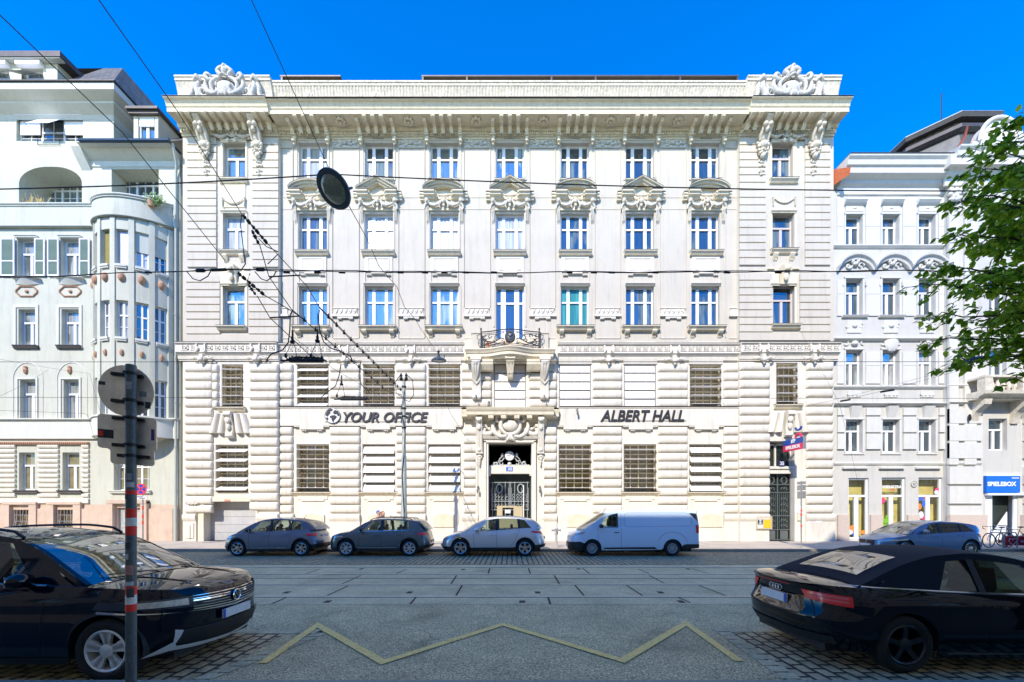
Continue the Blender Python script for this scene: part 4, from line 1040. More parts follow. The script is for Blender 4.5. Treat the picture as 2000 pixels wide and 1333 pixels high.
# ================================================================ BALCONY, PORTAL, SIDE DOOR
def slab_poly(hw, proj, bow, n=14):
    pts = [(-hw, 0)]
    pts += [(-hw, -proj)]
    for k in range(n+1):
        t = -1+2*k/n; pts.append((t*hw*.62, -proj-bow*(cos(pi*t/2)**2)))
    pts += [(hw, -proj), (hw, 0)]
    return pts
xb = X(996.5); zs0 = Z(690, 22); 
def ring(poly, levels):                               # stacked outline with offsets: (scale out, z)
    mb = MB(); n = len(poly)
    for i, (o, z) in enumerate(levels):
        for (x, y) in poly:
            mb.v.append((xb+x*(1+o*.35), Y0+(y-o if y < 0 else .2), z))
    for i in range(len(levels)-1):
        for k in range(n): mb.f.append((i*n+k, i*n+(k+1) % n, (i+1)*n+(k+1) % n, (i+1)*n+k))
    mb.f.append(tuple(range(n))); mb.f.append(tuple(range((len(levels)-1)*n, len(levels)*n)))
    return mb
zb = 10.42
pl = slab_poly(2.36, .62, .42)
ring(pl, [(-.1, zb-.12), (0, zb), (.05, zb+.02), (.05, zb+.17), (.10, zb+.2), (.14, zb+.3), (.20, zb+.36), (.20, zb+.42)]).build('balcony_slab', TRIM, MAIN, smooth=30)
mb = MB()
mb.box(X(908), X(1088), Y0-.3, Y0+.05, Z(708), Z(668)); mb.prof([(Y0-.3, Z(706)),(Y0-.42, Z(704)),(Y0-.46, zb-.3),(Y0-.6, zb-.14),(Y0-.3, zb-.1)], X(912), X(1084))
for px in (951, 1041):
    mb.prof([(Y0-.3, zb-.7),(Y0-.5, zb-.66),(Y0-.68, zb-.4),(Y0-.7, zb-.13),(Y0-.3, zb-.13)], X(px-13), X(px+13))
mb.build('balcony_cove', TRIM, MAIN, smooth=30)
def consol(parent):
    mb = MB()
    mb.box(-.3, .3, -.82, 0, -.16, 0)
    mb.prof([(0,-.16),(-.78,-.16),(-.80,-.35),(-.70,-.6),(-.52,-.9),(-.40,-1.2),(-.32,-1.35),(-.30,-2.02),(-.36,-2.1),(-.3,-2.2),(0,-2.24)], -.24, .24)
    for s in (-1, 0, 1): mb.tube([(s*.14,-.8,-.2),(s*.15,-.8,-.45),(s*.1,-.62,-.8),(0,-.46,-1.15)], [.05,.085,.06,.03], 6)
    mb.ell((0,-.84,-.34), (.16,.08,.12)); mb.tube([(-.24,-.4,-1.1),(0,-.36,-1.38),(.24,-.4,-1.1)], .05, 6)
    for q in range(4): mb.ell((-.16+.107*q, -.32, -2.16), (.055, .08, .1), 7, 5); mb.tube([(-.16+.107*q,-.31,-1.5),(-.16+.107*q,-.305,-2.05)], .02, 5)
    return mb.build('balcony_console', CREAM, parent, smooth=40, world=False)
for px in (931.5, 1062.5): PRO('con', consol, MAIN, X(px), Y0, zb-.03)
def keyc(parent):
    mb = MB(); mb.box(-.28, .28, -.95, 0, -.12, 0)
    mb.add([(-.24,-.9,-.12),(.24,-.9,-.12),(.15,-.5,-1.0),(-.15,-.5,-1.0),(-.24,0,-.12),(.24,0,-.12),(.15,0,-1.0),(-.15,0,-1.0)], [(0,1,2,3),(0,3,7,4),(1,5,6,2),(2,6,7,3)])
    for x, z in ((-.1,-.3),(.1,-.3),(-.08,-.8),(.08,-.8)): mb.ell((x, -.84+(-z-.3)*.45, z), (.04,.05,.04), 6, 4)
    return mb.build('balcony_keystone', TRIM, parent, smooth=30, world=False)
PRO('kc', keyc, MAIN, xb, Y0, zb-.05)
# pedestals left and right of the railing
mb = MB()
for s in (-1, 1): mb.box(xb+s*1.62, xb+s*2.15, Y0-.5, Y0, zb+.42, zb+.42+.95); mb.box(xb+s*1.58, xb+s*2.19, Y0-.54, Y0, zb+1.37, zb+1.45)
mb.build_by('balcony_pedestal', WALL, MAIN, [0], 0)
# railing
def rail_pt(t, z):                                    # t -1..1 along the bowed front
    hw = 1.62
    return (xb+t*hw, Y0-.70-.36*cos(pi*t/2)**2*1.0, z)
z0 = zb+.42; H = .95
mb = MB(); N = 40
for zz, r in ((z0+.08, .018), (z0+.16, .014), (z0+H, .03), (z0+H-.1, .014)): mb.tube([rail_pt(-1+2*k/N, zz) for k in range(N+1)], r, 5)
for s in (-1, 1):
    for zz, r in ((z0+.08, .02), (z0+H, .03), (z0+H-.1, .014)): mb.tube([rail_pt(s, zz), (xb+s*1.62, Y0-.05, zz)], r, 5)
    for k in range(5): mb.tube([(xb+s*1.62, Y0-.1-.13*k, z0), (xb+s*1.62, Y0-.1-.13*k, z0+H)], .014, 5)
    p = rail_pt(s, z0); mb.tube([p, (p[0], p[1], z0+H+.1)], .035, 6); mb.ell((p[0], p[1], z0+H+.16), (.05,.05,.08)); 
    mb.tube([(p[0]+s*.05, p[1], z0+H*.85), (p[0]+s*.22, p[1], z0+H*.8), (p[0]+s*.2, p[1], z0+H*.62), (p[0]+s*.1, p[1], z0+.5), (p[0]+s*.16, p[1], z0+.3), (p[0]+s*.06, p[1], z0+.1)], .02, 5)
def on_rail(pts, r, n=5): mb.tube([rail_pt(x, z0+z) for x, z in pts], r, n)
def sp2(cx, cz, r0, r1, a0, a1, n=16): return [(cx+(r0+(r1-r0)*i/n)*cos(a0+(a1-a0)*i/n)/1.62, cz+(r0+(r1-r0)*i/n)*sin(a0+(a1-a0)*i/n)) for i in range(n+1)]
for s in (-1, 1):
    on_rail(sp2(s*.80, .34, .20, .04, pi*.5, pi*.5-s*5.5), .027); on_rail(sp2(s*.45, .60, .16, .03, -pi*.5, -pi*.5+s*5.2), .027)
    on_rail([(s*.92, .6), (s*.8, .42), (s*.6, .3), (s*.42, .42), (s*.3, .5), (s*.2, .42)], .03)
    on_rail([(s*.95, .2), (s*.75, .28), (s*.55, .2), (s*.35, .24), (s*.2, .2)], .024)
    on_rail(sp2(s*.70, .68, .12, .03, 0, s*5.0), .024); on_rail(sp2(s*.90, .72, .1, .03, 1, 1+s*5.0), .022); on_rail([(s*.2, .8), (s*.45, .74), (s*.7, .8), (s*.95, .7)], .022)
    on_rail(sp2(s*.28, .26, .09, .03, 2, 2+s*5), .022); on_rail(sp2(s*.55, .42, .07, .02, 2, 2-s*5), .022)
c0 = rail_pt(0, z0)
mb.tube([(xb+.21*cos(a), c0[1]-.05, z0+.52+.25*sin(a)) for a in [2*pi*k/20 for k in range(21)]], .055, 6)
mb.tube([(xb+.27*cos(a), c0[1]-.02, z0+.52+.32*sin(a)) for a in [2*pi*k/20 for k in range(21)]], .025, 6)
mb.build('balcony_railing', mat('wrought_iron', (.045, .042, .045), .5, .3), MAIN, smooth=50)
mb = MB(); mb.ell((xb, c0[1]-.05, z0+.52), (.18, .05, .22), 14, 8); mb.tube([(xb-.1,c0[1]-.1,z0+.6),(xb,c0[1]-.12,z0+.5),(xb+.1,c0[1]-.1,z0+.62)], .04, 6)
mb.build('railing_medallion', mat('zinc', (.12, .14, .15), .5, .5, var=.2, scale=9), MAIN, smooth=50)
# flowers on the balcony
FL = mat('red_petals', (.55, .06, .03), .6); LF = mat('leaf_small', (.06, .14, .03), .6)
for px in (952, 990):
    x = X(px, 21.9); t = thing('potted_flower', 'small red flowering plant at the %s of the curved iron balcony' % ('left end' if px < 970 else 'middle'), 'plant', (x, c0[1]+(.12 if px > 970 else .30), zb+.42), group='flowers on the balcony')
    MB().lathe([(.07, 0), (.1, .14), (0, .14)], (0,0,0), 'z', 12).build('pot', TERRA, t, world=False)
    a = MB(); b = MB(); rr = random.Random(px)
    for k in range(26):
        p = (rr.uniform(-.18, .18), rr.uniform(-.1, .1), .16+rr.random()*.16); (a if k % 3 else b).ell(p, (.035, .03, .025), 6, 4)
    a.build('blossom', FL, t, world=False); b.build('leaves', LF, t, world=False)

# ---- portal
PY = Y0
mb = MB(); zc = Z(812, 22.3)
pr = [(PY, zc-.05),(PY-.3, zc-.05),(PY-.34, zc+.02),(PY-.78, zc+.04),(PY-.80, zc+.20),(PY-.84, zc+.24),(PY-.90, zc+.36),(PY-.92, zc+.42),(PY, zc+.5)]
mb.prof(pr, X(914), X(1079)); mb.prof([(PY+(y-PY)*.55, z-.02) for y, z in pr], X(903), X(914)-.001); mb.prof([(PY+(y-PY)*.55, z-.02) for y, z in pr], X(1079)+.001, X(1090))
mb.prof([(PY, zc-.5),(PY-.12, zc-.5),(PY-.15, zc-.3),(PY-.25, zc-.2),(PY-.3, zc-.05),(PY, zc-.05)], X(925), X(1068))
for px in (960, 984, 1009, 1033): mb.prof([(PY-.2, zc-.16),(PY-.74, zc-.14),(PY-.76, zc+.02),(PY-.2, zc+.03)], X(px-5), X(px+5))
mb.build('portal_canopy', TRIM, MAIN, smooth=30)
mb = MB(); mb.box(X(903), X(1090), PY-.55, PY, zc+.46, zc+.475); mb.build('canopy_flashing', FLASH, MAIN, smooth=0)
mb = MB()
x0, x1 = X(954), X(1038)
for s, a in ((-1, x0), (1, x1)):
    for (o0, o1, d) in ((0, .12, .20), (.12, .24, .28), (.24, .60, .10), (.60, .72, .16)): p, q = sorted((a+s*o0, a+s*o1)); mb.box(p, q, PY-d, PY, .12, Z(866)+o1*.3)
mb.box(x0-.24, x1+.24, PY-.28, PY, Z(866)+.001, Z(862)+.12); mb.prof([(PY, Z(860)),(PY-.34, Z(860)),(PY-.40, Z(857)),(PY-.42, Z(855)),(PY, Z(854))], X(944), X(1050))
mb.box(X(940), X(1052), PY-.08, PY, Z(854), zc-.5)
mb.build('portal_frame', CREAM, MAIN, smooth=30)
def pbr(parent):
    mb = MB()
    mb.prof([(0,0),(-.6,0),(-.62,-.14),(-.5,-.25),(-.42,-.5),(-.36,-.9),(-.28,-1.1),(-.24,-1.9),(0,-1.92)], -.17, .17)
    mb.ell((0,-.56,-.16), (.13,.1,.1)); mb.ell((0,-.44,-.55), (.12,.08,.16))
    for q in (-.09, 0, .09): mb.tube([(q,-.3,-1.0),(q,-.26,-1.7)], .022, 5)
    mb.ell((0,-.24,-1.78), (.14,.08,.12)); mb.box(-.2, .2, -.28, 0, -2.0, -1.92)
    for z, r in ((-2.12,.13),(-2.3,.1),(-2.46,.08),(-2.62,.05)): mb.ell((0,-.14,z), (r,.1,.1), 8, 6)
    for s in (-1,1): mb.ell((s*.1,-.12,-2.16), (.07,.07,.12)); 
    return mb.build('portal_bracket', CREAM, parent, smooth=40, world=False)
for px in (937, 1055.5): PRO('pbr', pbr, MAIN, X(px), PY-.06, zc-.06)
mb = MB(True)                                             # cartouche over the door
cx, cz = X(997), Z(832, 22.6)
mb.ell((cx, PY-.35, cz+.02), (.44, .2, .34), 16, 10)
mb.tube([(cx+.56*cos(t), PY-.36, cz+.02+.5*sin(t)) for t in [2*pi*k/24 for k in range(25)]], [.09+.035*abs(sin(k*pi/8)) for k in range(25)], 8)
for s in (-1, 1):
    q = lambda P: [(cx+s*x, PY+y, cz+z) for x, y, z in P]
    mb.tube(q([(.25,-.4,.62),(.5,-.4,.68),(.78,-.38,.5),(.74,-.36,.26),(.6,-.36,.3)]), [.07,.1,.12,.09,.05], 7)
    mb.tube(q([(.2,-.36,-.55),(.55,-.36,-.6),(.9,-.34,-.35),(1.0,-.3,.1),(.86,-.3,.25)]), [.08,.12,.14,.1,.05], 7)
    mb.tube(q([(.85,-.28,-.1),(1.15,-.28,-.42),(1.5,-.26,-.42),(1.66,-.22,-.1),(1.45,-.22,.05),(1.3,-.22,-.12)]), [.08,.14,.17,.13,.1,.05], 7)
    for k in range(7): mb.ell((cx+s*(1.2+.09*k), PY-.24, cz-.15-.3*abs(sin(k))), (.11,.09,.1), 7, 5)
    mb.tube(q([(0,-.4,-.5),(.12,-.42,-.74),(.26,-.36,-.86)]), [.1,.09,.04], 6)
mb.ell((cx, PY-.42, cz+.66), (.3,.12,.14)); mb.ell((cx, PY-.4, cz-.66), (.14,.1,.18))
mb.build('portal_cartouche', CREAM, MAIN, smooth=60)
# recess: transom with clock, beam, doors
yd = PY+.42
mb = MB(); mb.box(x0, x1, yd-.25, yd+.2, Z(925), Z(909)); mb.box(x0-.0, x0+.10, yd-.28, yd+.15, Z(929), Z(925)); mb.box(x1-.10, x1, yd-.28, yd+.15, Z(929), Z(925))
mb.build('door_beam', CREAM, MAIN, smooth=0)
mb = MB(); mb.box(X(988.5), X(1001.5), yd-.275, yd-.252, Z(920), Z(912)); mb.build('number_plate', mat('enamel_blue', (.02, .12, .55), .3), MAIN, smooth=0)
t = text_mb('35', .26, .17, .01, 0, .02); t.xf(Matrix.Translation((X(991.5), yd-.285, Z(919)))); t.build('house_number', WHITE, MAIN, smooth=0)
G_DOOR = mat('glass_door', (.02, .03, .025), .05, 0, spec=.6)
SILV = mat('painted_ironwork', (.52, .55, .55), .45, .2)
door = MB().box(x0, x1, yd+.2, yd+.22, .12, Z(869)).build('entrance_door', G_DOOR, MAIN, smooth=0)
mb = MB()
xc = (x0+x1)/2
for s in (-1, 1):
    for k, xx in enumerate((.04, .28, 1.02)): mb.tube([(xc+s*xx, yd+.12, .14), (xc+s*xx, yd+.12, 3.55)], .016, 5)
    for k in range(6): mb.tube([(xc+s*(.08+.2*k), yd+.12, 1.9), (xc+s*(.08+.2*k), yd+.12, 3.2)], .01, 5)
    mb.tube([(xc+s*.62+.17*cos(a), yd+.1, 3.15+.26*sin(a)) for a in [2*pi*k/16 for k in range(17)]], .03, 6)
    for zz in (1.9, 2.4, 3.5, .2, 1.2): mb.tube([(xc, yd+.12, zz), (xc+s*1.1, yd+.12, zz)], .018, 5)
    for zz in (2.15, 2.55, 2.75, .45, .8, 1.1):
        for xx in (.2, .45, .62, .8, 1.0): mb.tube([(xc+s*xx+.06*cos(a), yd+.11, zz+.08*sin(a)) for a in [s*(.4+k*.55) for k in range(10)]], .012, 4)
mb.build('door_ironwork', SILV, door, smooth=50)
mb = MB()                                             # notice frame fixed in the doorway
mb.box(X(970), X(981), yd-.02, yd+.02, .14, Z(988)); mb.box(X(981), X(1003), yd-.02, yd+.02, Z(992), Z(988)); mb.box(X(1003), X(1008), yd-.02, yd+.02, .14, Z(988)); mb.box(X(1008), X(1021), yd-.01, yd+.01, .14, Z(989))
mb.box(X(981), X(1003), yd-.02, yd+.02, Z(1052), Z(1010))
mb.build('door_panel', mat('ochre_panel', (.52, .43, .26), .6), door, smooth=0)
MB().box(X(986), X(997), yd-.03, yd-.022, Z(1003), Z(996)).build('notice', WHITE, door, smooth=0)
MB().tube([(X(1023), yd-.05, .13), (X(1023), yd-.05, Z(947))], .028, 8).build('door_post', WHITE, door, smooth=50)
mb = MB(); ck = (X(995), yd+.02, Z(889))
tr = MB().box(x0, x1, yd+.2, yd+.22, Z(909)+.001, Z(866)).build('transom_window', G_DOOR, MAIN, smooth=0)
for s in (-1, 1):
    mb.tube([(ck[0]+s*x, yd+.08, ck[2]+z) for x, z in ((.3,-.1),(.45,-.3),(.62,-.25),(.68,-.42),(.9,-.38),(1.0,-.55))], .035, 6)
    mb.tube(spiral(ck[0]+s*.85, ck[2]-.46, .15, .04, 1, 1+s*5, yd+.06, 14), .03, 6); mb.tube(spiral(ck[0]+s*.45, ck[2]-.42, .15, .04, 2, 2-s*5, yd+.06, 14), .03, 6)
    mb.ell((ck[0]+s*.42, yd+.06, ck[2]+.05), (.08,.05,.13)); mb.tube([(ck[0]+s*.42, yd+.06, ck[2]), (ck[0]+s*.6, yd+.06, ck[2]-.2)], .03, 6)
mb.tube([(x0+.1, yd+.08, Z(907)), (x1-.1, yd+.08, Z(907))], .03, 6); mb.ell((ck[0], yd+.06, ck[2]-.46), (.12,.06,.12))
mb.build('transom_ironwork', SILV, tr, smooth=50)
mb = MB(); mb.lathe([(0, -.03), (.29, -.03), (.29, .05), (0, .05)], (ck[0], yd, ck[2]), 'y', 28); cl = mb.build('clock', WHITE, tr, smooth=0)
mb = MB(); mb.tube([(ck[0]+.29*cos(a), yd-.03, ck[2]+.29*sin(a)) for a in [2*pi*k/28 for k in range(29)]], .025, 6)
mb.obox((ck[0], yd-.04, ck[2]), (ck[0]+.12, yd-.04, ck[2]+.15), .012, .008); mb.obox((ck[0], yd-.045, ck[2]), (ck[0]-.14, yd-.045, ck[2]+.02), .014, .008)
for k in range(12): a = k*pi/6; mb.obox((ck[0]+.21*cos(a), yd-.034, ck[2]+.21*sin(a)), (ck[0]+.25*cos(a), yd-.034, ck[2]+.25*sin(a)), .01, .004)
mb.build('clock_hands', BLACK, cl, smooth=0)
# wall lanterns beside the portal and at the mezzanine
def wlamp(parent):
    mb = MB(); mb.tube([(0,0,0),(0,-.15,.04),(0,-.2,-.1)], .02, 5); mb.ell((0,-.2,-.2), (.06,.06,.16)); mb.ell((0,-.02,0), (.06,.03,.08)); return mb.build('wall_lamp', mat('lamp_metal', (.2,.19,.17), .5, .5), parent, world=False)
for px, py, yy in ((934, 952, -.16), (1054, 952, -.16), (931, 778, -.34), (1062, 778, -.34), (955, 788, -.18), (1126, 803, -.2)): PRO('wl', wlamp, MAIN, X(px), Y0+yy, Z(py))

# ---- side door in the right corner bay
rx0, rx1 = RB[4][0], RB[4][1]; yd = YR+.32
mb = MB(); mb.box(rx0, rx1, yd-.22, yd+.1, Z(925, YR), Z(913, YR)); mb.box(rx0-.02, rx1+.05, yd-.3, yd+.1, Z(916, YR), Z(911, YR))
mb.box(X(1520,YR), X(1523,YR), yd, yd+.08, Z(911, YR), Z(864, YR)); mb.box(rx0, rx1, yd, yd+.08, Z(869, YR), Z(862, YR))
for a in (rx0, rx1-.06): mb.box(a, a+.06, yd, yd+.08, Z(911, YR), Z(869, YR))
mb.build('side_door_frame', CREAM, MAIN, smooth=0)
d2 = MB().box(rx0, rx1, yd+.14, yd+.16, .12, Z(866, YR)).build('side_door', G_DOOR, MAIN, smooth=0)
mb = MB(); IR = mat('grey_ironwork', (.16, .18, .17), .5, .4); xm = (rx0+rx1)/2; ww = rx1-rx0
for xx in (0, .5, 1): mb.tube([(rx0+ww*xx, yd+.06, .14), (rx0+ww*xx, yd+.06, Z(926,YR))], .035, 6)
for zz in (.16, .75, 1.55, 2.9, 3.35, 4.0): mb.tube([(rx0, yd+.06, zz), (rx1, yd+.06, zz)], .03, 6)
for h in (0, 1):
    c0x = rx0+ww*(.25+.5*h)
    mb.tube([(c0x+.16*cos(a), yd+.04, 3.6+.2*sin(a)) for a in [2*pi*k/16 for k in range(17)]], .035, 6)
    for k in range(5): mb.tube([(c0x-.24+.12*k, yd+.06, .8), (c0x-.24+.12*k, yd+.06, 2.9)], .012, 4)
    for zz in (.95, 1.25, 1.8, 2.15, 2.5, 3.1): mb.tube(spiral(c0x-.1, zz, .12, .03, 0, 5, yd+.03, 10), .016, 4); mb.tube(spiral(c0x+.1, zz, .12, .03, pi, pi-5, yd+.03, 10), .016, 4)
    mb.box(c0x-.22, c0x+.22, yd+.03, yd+.06, .2, .7)
mb.build('door_ironwork', IR, d2, smooth=50)
mb = MB(); mb.box(X(1521,YR), X(1532,YR), yd-.34, yd-.305, Z(911,YR), Z(901,YR)); mb.build('number_plate', mat('enamel_dark', (.03, .035, .12), .3), MAIN, smooth=0)
t = text_mb('35', .22, .2, .01, 0, .01); t.xf(Matrix.Translation((X(1523,YR), yd-.35, Z(909,YR)))); t.build('house_number', WHITE, MAIN, smooth=0)
mb = MB(); mb.box(X(1553,YR), X(1566,YR), YR-.03, YR, Z(1002,YR), Z(989,YR)); mb.build('wall_plaque', WHITE, MAIN, smooth=0)
MB().box(X(1557,YR), X(1563,YR), YR-.08, YR, Z(1017,YR), Z(1003,YR)).build('letter_box', TRIM, MAIN, smooth=0)
mb = MB()
for a, b, c, d in ((1578, 1604, 1012, 1006), (1578, 1604, 1021, 1015), (1608, 1634, 1011, 1005)): mb.box(X(a,YR-.12), min(X(b,YR-.12), WR-.02), YR-.14, YR-.12, Z(c,YR), Z(d,YR))
mb.build('wall_plaque', WHITE, MAIN, smooth=0)
mb = MB(); t = text_mb('MARSANO', .55, .07, .006, 0, 0)
mb = MB()
for a, b, z in ((1580, 1594, 1009), (1580, 1592, 1018), (1611, 1628, 1008)):
    x = X(a,YR-.12)
    while x < X(b,YR-.12): mb.box(x, x+.03, YR-.145, YR-.141, Z(z,YR)-.03, Z(z,YR)+.03); x += .055
mb.build('plaque_print', mat('plaque_red', (.35, .1, .1), .6), MAIN, smooth=0)
# showcase with poster
sx0, sx1, sz0, sz1 = X(1478,22.6), X(1508,22.6), Z(1034,22.6), Z(1009,22.6)
sh = MB(); frame2(sh, sx0, sx1, sz0, sz1, 22.68, .05, .1); sh.box(sx0+.05, sx1-.05, 22.64, 22.68, sz0+.05, sz1-.05); sh.build('showcase', mat('showcase_frame', (.55, .48, .33), .6), MAIN, smooth=0)
MB().box(sx0+.42, sx1-.06, 22.62, 22.638, sz0+.07, sz1-.06).build('yellow_poster', mat('poster_yellow', (.80, .50, .02), .5), MAIN, smooth=0)
MB().box(sx0+.08, sx0+.36, 22.62, 22.638, sz0+.28, sz1-.06).build('portrait_poster', mat('poster_dark', (.04, .05, .09), .5), MAIN, smooth=0)
MB().box(sx0+.08, sx0+.36, 22.62, 22.638, sz0+.07, sz0+.22).build('paper_notice', WHITE, MAIN, smooth=0)
mb = MB(); mb.ell((sx0+.22, 22.617, sz0+.5), (.07, .008, .1)); mb.prism([(sx0+.12, sz0+.29), (sx0+.32, sz0+.29), (sx0+.26, sz0+.4), (sx0+.18, sz0+.4)], 22.61, 22.618); mb.build('portrait_figure', mat('poster_grey', (.5, .52, .55), .6), MAIN)
# projecting sign of the play library
SB = thing('projecting_sign', 'small blue and red IFP SPIELEBOX sign with two rings, projecting over the side door', 'sign', (X(1575, YR), YR, Z(880)))
RED = mat('sign_red', (.75, .03, .10), .4); BLU = mat('sign_navy', (.02, .07, .33), .4)
def sgn(px, py, yy): return (X(px, yy), yy, Z(py, yy))
ya_, yb_ = YR-.95, YR-.35                                # near (left) end and wall end
A = Vector(sgn(1532, 866, ya_-.6)); 
pL, pR = Vector((15.35, 22.62, 5.5)), Vector((15.46, 21.2, 5.5))
dirv = Vector((pR.x-pL.x, pR.y-pL.y, 0)); nrm = Vector((dirv.y, -dirv.x, 0)).normalized()*.06
def panel(mb, u0, u1, h0, h1, off=0, th=1):
    a = pL+dirv*u0; b = pL+dirv*u1; zt0 = pL.z+(-.13)*0
    q = [Vector((a.x, a.y, h0)), Vector((b.x, b.y, h0)), Vector((b.x, b.y, h1)), Vector((a.x, a.y, h1))]
    n1 = nrm*(1+off); mb.add([p+n1 for p in q]+[p-nrm*th for p in q], [(0,1,2,3),(7,6,5,4),(0,4,5,1),(1,5,6,2),(2,6,7,3),(3,7,4,0)])
zT, zM, zL = 5.78, 5.47, 5.15
mb = MB(); panel(mb, 0, 1, zM, zT); mb.build('upper_panel', BLU, SB, smooth=0)
mb = MB(); panel(mb, 0, 1, zL, zM-.001); mb.build('lower_panel', RED, SB, smooth=0)
mb = MB(); panel(mb, 1.0001, 1.03, zL-.02, zT+.02, .3); mb.build('sign_box_edge', GALV, SB, smooth=0)
mb = MB(); mb.tube([(pL.x, 22.65, zT-.1), (pL.x-.5, YR+.3, zT-.06)], .03, 6); mb.tube([(pL.x, 22.65, zL+.1), (pL.x-.1, YR+.3, zL+.1)], .03, 6); mb.build('bracket', BLACK, SB, smooth=50)
ang = atan2(dirv.y, dirv.x)
for s, h, z, u0, wd in (('IFP', .2, zM+.08, .42, .4), ('SPIELEBOX', .19, zL+.09, .14, .9)):
    t = text_mb(s, wd*(dirv.length)*.8 if s != 'IFP' else .3, h, .01, 0, .03)
    o3 = pL+dirv*u0+nrm*1.25; t.xf(Matrix.Translation((o3.x, o3.y, z)) @ Matrix.Rotation(ang, 4, 'Z')); t.build('sign_lettering', WHITE, SB, smooth=0)
for (m_, cz_, a0, a1) in ((RED, zT+.02, 0, pi), (BLU, zT+.62, pi*1.05, pi*1.95)):
    c = pL+dirv*.72; mb = MB(); dn = dirv.normalized()
    mb.tube([(c.x+dn.x*.2*cos(a), c.y+dn.y*.2*cos(a), cz_+.2*sin(a)) for a in [a0+(a1-a0)*k/12 for k in range(13)]], .06, 6); mb.build('sign_ring', m_, SB, smooth=50)
# ================================================================ LEFT HOUSE (pale green)
LH = thing('corner_house', 'pale green house with a rounded oriel, green shutters, arched loggia and dark slate roofs', 'building', (X(170), Y0, .12))
xe = X(352); xl = X(-260)
E_ = .34
lops = [op(39, 73, 742, 821), op(124, 159, 742, 821), op(36, 71, 604, 676), op(120, 156, 604, 676), op(34, 72, 466, 546), op(119, 157, 466, 546),
        op(37, 160, 326, 400, Y0, 1.5), op(218, 310, 331, 398, Y0, 1.0), op(32, 162, 222, 276, Y0, .3),
        op(37, 68, 884, 958), op(122, 155, 884, 958), op(222, 292, 880, 958, Y0, .4), op(25, 60, 996, 1044), op(110, 147, 996, 1044),
        op(228, 277, 992, 1058, Y0, .25),
        op(-50, -14, 742, 821), op(-50, -14, 604, 676), op(-52, -14, 466, 546), op(-50, -16, 884, 958)]
wall_grid(MB(), xl, xe, Z(865), Z(300), Y0, [o for o in lops if Z(865) <= o[2] and o[3] < Z(300)]).build('wall', GREEN, LH, smooth=0)
wall_grid(MB(), xl, X(222), Z(300), Z(180), Y0, [o for o in lops if o[2] > Z(300)]).build('wall', GREEN, LH, smooth=0)
wall_grid(MB(), xl, xe, Z(986), Z(865), Y0, [o for o in lops if Z(986) < o[2] and o[3] < Z(864)]).build('lower_wall', GREEN, LH, smooth=0)
wall_grid(MB(), xl, xe, .12, Z(986), Y0-.001, [o[:3]+(min(o[3], Z(986)-.0005),)+o[4:] for o in lops if o[2] < Z(986)]).build('plinth', PEACH, LH, smooth=0)
mb = MB(); mb.add([(xe,Y0,.12),(xe,36,.12),(xe,36,20),(xe,Y0,20)], [(0,1,2,3)]); mb.add([(X(222),Y0,Z(300)),(X(222),36,Z(300)),(X(222),36,Z(180)),(X(222),Y0,Z(180))], [(0,1,2,3)])
mb.add([(xl,24.9,.12),(xe,24.9,.12),(xe,24.9,19.5),(xl,24.9,19.5)], [(0,1,2,3)])
mb.build('side_wall', GREEN, LH, smooth=0)
mb = MB()                                             # plinth projections
for a, b in ((-260, 12), (76, 100), (162, 215), (290, 340)): mb.box(X(a), X(b), Y0-.10, Y0-.002, .12, Z(994))
for a, b in ((12, 76), (98, 162)): mb.box(X(a), X(a+12), Y0-.16, Y0, .12, Z(982)); mb.box(X(b-14), X(b), Y0-.16, Y0, .12, Z(982)); mb.box(X(a)-.02, X(b)+.02, Y0-.19, Y0, Z(986), Z(981))
mb.box(X(214), X(226), Y0-.2, Y0, .12, Z(980)); mb.box(X(280), X(292), Y0-.2, Y0, .12, Z(980)); mb.box(X(214), X(292), Y0-.22, Y0, Z(984), Z(977))
mb.build_by('plinth_blocks', PEACH, LH, [X(90), X(190), X(250)], 0)
mb = MB()                                             # horizontal ribs
for k in range(11):
    z = Z(968-k*9.6)
    for a, b in ((-260, -56), (-12, 32), (76, 116), (162, 175)): mb.prof([(Y0, z-.11), (Y0-.08, z-.09), (Y0-.11, z), (Y0-.08, z+.09), (Y0, z+.11)], X(a), X(b))
for k in (0,): mb.prof([(Y0, Z(984)), (Y0-.1, Z(983)), (Y0-.1, Z(975)), (Y0, Z(974))], X(-260), X(175))
mb.build('ribbed_masonry', CREAM, LH, smooth=20)
mb = MB(); mb.box(X(-260), X(175), Y0-.12, Y0, Z(869), Z(864))
x = X(-260)
while x < X(174): mb.ell((x, Y0-.13, Z(866.5)), (.05, .05, .06), 6, 4); x += .12
mb.build('bead_course', TERRA, LH)
mb = MB()                                             # cordon band
mb.box(X(-260), X(350), Y0-.12, Y0, Z(858), Z(822)); mb.prof([(Y0, Z(823)), (Y0-.26, Z(821)), (Y0-.26, Z(819)), (Y0, Z(817))], X(-260), X(350))
for c in (53.5, 138):
    frame2(mb, X(c-21), X(c+21), Z(821), Z(738), Y0, .1, .05)
